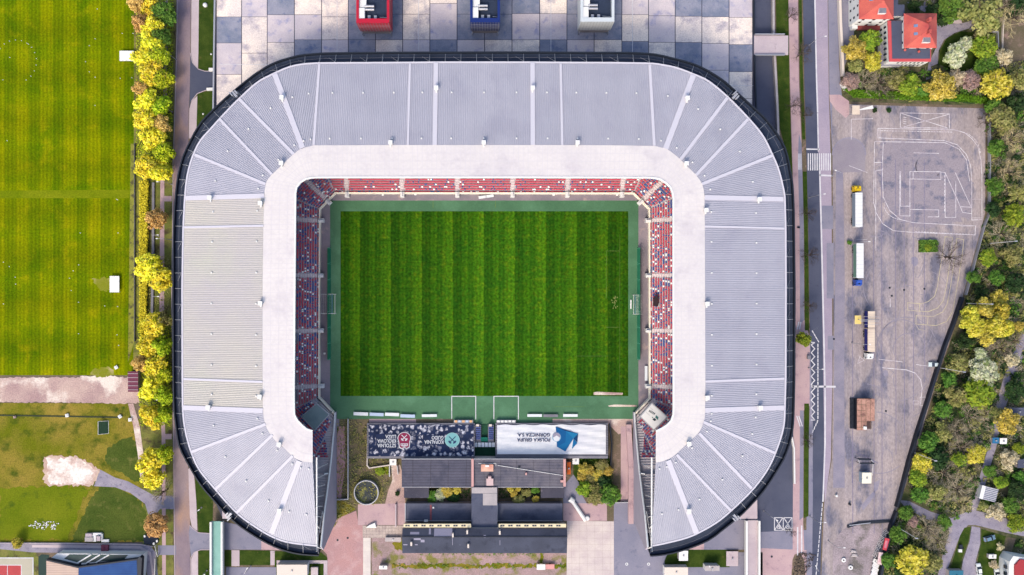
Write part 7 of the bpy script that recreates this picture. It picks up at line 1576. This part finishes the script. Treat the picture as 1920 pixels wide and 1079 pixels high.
# bare street trees
for x, y, r, tl, l in ((1506,98,17,9,'leafless street tree on the east pavement level with the footbridge'),(1488,26,13,8,'leafless street tree at the top of the east pavement'),(1492,196,14,8,'leafless street tree above the zebra crossing'),(1514,214,12,7,'leafless street tree by the road just above the stop line'),(1520,400,13,8,'leafless street tree below the zebra crossing'),(1523,478,15,8,'leafless street tree midway down the east road'),(1521,574,12,7,'leafless street tree above the zigzag marking'),(1518,828,12,7,'leafless street tree below the zigzag marking'),(1486,1000,9,5,'thin leafless tree near the parking bays'),(1660,172,18,6,'leafless thicket tree in the hedge'),(1862,226,20,8,'leafless pale tree over the northeast fence'),(1786,482,26,8,'leafless dark tree leaning over the yellow lanes beside the planter')):
    tree(x, y, r, 'bared', l, tall=tl, mesh=TWG, name='bare_tree', group=None)
# undergrowth and scrub: one mass nobody could count
ug = MB(); ru = random.Random(3)
pols = [[(1845,206),(1925,180),(1925,560),(1812,562),(1846,425),(1856,400)], [(1812,562),(1870,540),(1925,560),(1925,600),(1880,715),(1858,815),(1835,890),(1815,960),(1785,970),(1700,930),(1706,900),(1764,700)], [(1700,960),(1778,985),(1768,1040),(1755,1085),(1655,1085),(1668,1010),(1685,960)],
        [(1580,140),(1660,120),(1740,130),(1850,130),(1925,120),(1925,186),(1850,190),(1590,180)], [(1890,720),(1925,650),(1925,990),(1840,960),(1850,890),(1872,830)], [(1700,2),(1735,14),(1760,40),(1860,30),(1925,10),(1925,-10),(1740,-10)], [(1910,1000),(1925,1000),(1925,1085),(1885,1085)]]
pm_ = [LM['green'], LM['olive'], LM['dark'], LM['bare']]
for pol, n in zip(pols, (520,800,230,330,260,150,40)):
    xs_ = [p[0] for p in pol]; ys_ = [p[1] for p in pol]
    for _ in range(n):
        while True:
            x, y = ru.uniform(min(xs_), max(xs_)), ru.uniform(min(ys_), max(ys_))
            if inside(x, y, pol): break
        r = ru.uniform(3, 9); mi = ru.choice((0,1,1,2,2,3,3)); hh = ru.uniform(.6, 2.4)
        for q in range(int(26*r/6)):
            a, d = ru.uniform(0, 6.28), r*ru.random()**.6; p = G(x+d*math.cos(a), y+d*math.sin(a)); p.z = hh*ru.random()**.6*(1-d/r*.6)
            if mi == 3:
                e = Vector((ru.gauss(0,1), ru.gauss(0,1), .6)).normalized()*ru.uniform(.5, 1.3); s_ = e.cross(Vector((0,0,1))).normalized()*.05; ug.face([p-s_, p+e-s_*.4, p+e+s_*.4, p+s_], 3); continue
            N_ = Vector((ru.gauss(0,.6), ru.gauss(0,.6), 1)).normalized(); T_ = N_.cross(Vector((ru.gauss(0,1), ru.gauss(0,1), .1))).normalized(); B_ = N_.cross(T_); s_ = ru.uniform(.14, .42)
            ug.face([p-T_*s_-B_*s_*.6, p+T_*s_-B_*s_*.6, p+T_*s_+B_*s_*.6, p-T_*s_+B_*s_*.6], mi)
tag(ug.build('undergrowth', pm_), 'mixed green and straw undergrowth of the wood and gardens', 'undergrowth', kind='stuff')
wd = MB(); rw = random.Random(9)
for pol, n, mi in (([(630,790),(655,785),(690,800),(735,880),(720,945),(672,948),(640,960),(630,960)], 1500, 0), ([(256,0),(326,0),(322,330),(256,330)], 5000, 4), ([(258,590),(322,590),(322,800),(262,800)], 2500, 4), ([(262,480),(318,480),(318,590),(262,590)], 500, 0), ([(1076,856),(1142,856),(1150,900),(1160,938),(1095,932)], 900, 1), ([(1245,1036),(1366,1032),(1366,1062),(1248,1062)], 0, 1), ([(805,914),(882,914),(882,934),(805,934)], 500, 2), ([(936,914),(1014,914),(1014,934),(936,934)], 500, 2), ([(735,1056),(1062,1056),(1062,1066),(735,1066)], 220, 1), ([(1530,1040),(1500,1035),(1488,1050),(1486,1079),(1510,1079)], 300, 3), ([(855,1036),(1020,1036),(1020,1042),(770,1040)], 120, 1), ([(600,1020),(640,970),(668,955),(629,940)], 300, 0)):
    if n: xs_ = [p[0] for p in pol]; ys_ = [p[1] for p in pol]; leaves(wd, min(xs_), min(ys_), max(xs_), max(ys_), n, .5, .22, rw, poly=pol, mi=mi)
tag(wd.build('weeds', [LM['olive'], LM['green'], LM['dark'], LM['bared'], LM['sunlime']]), 'low weeds and scrub round the clubhouse yards', 'weeds', kind='stuff')
sheet('scrub_bed', [(1484,1079),(1486,1050),(1490,1040),(1500,1037),(1508,1050),(1510,1085),(1484,1085)], .034, m_mud)
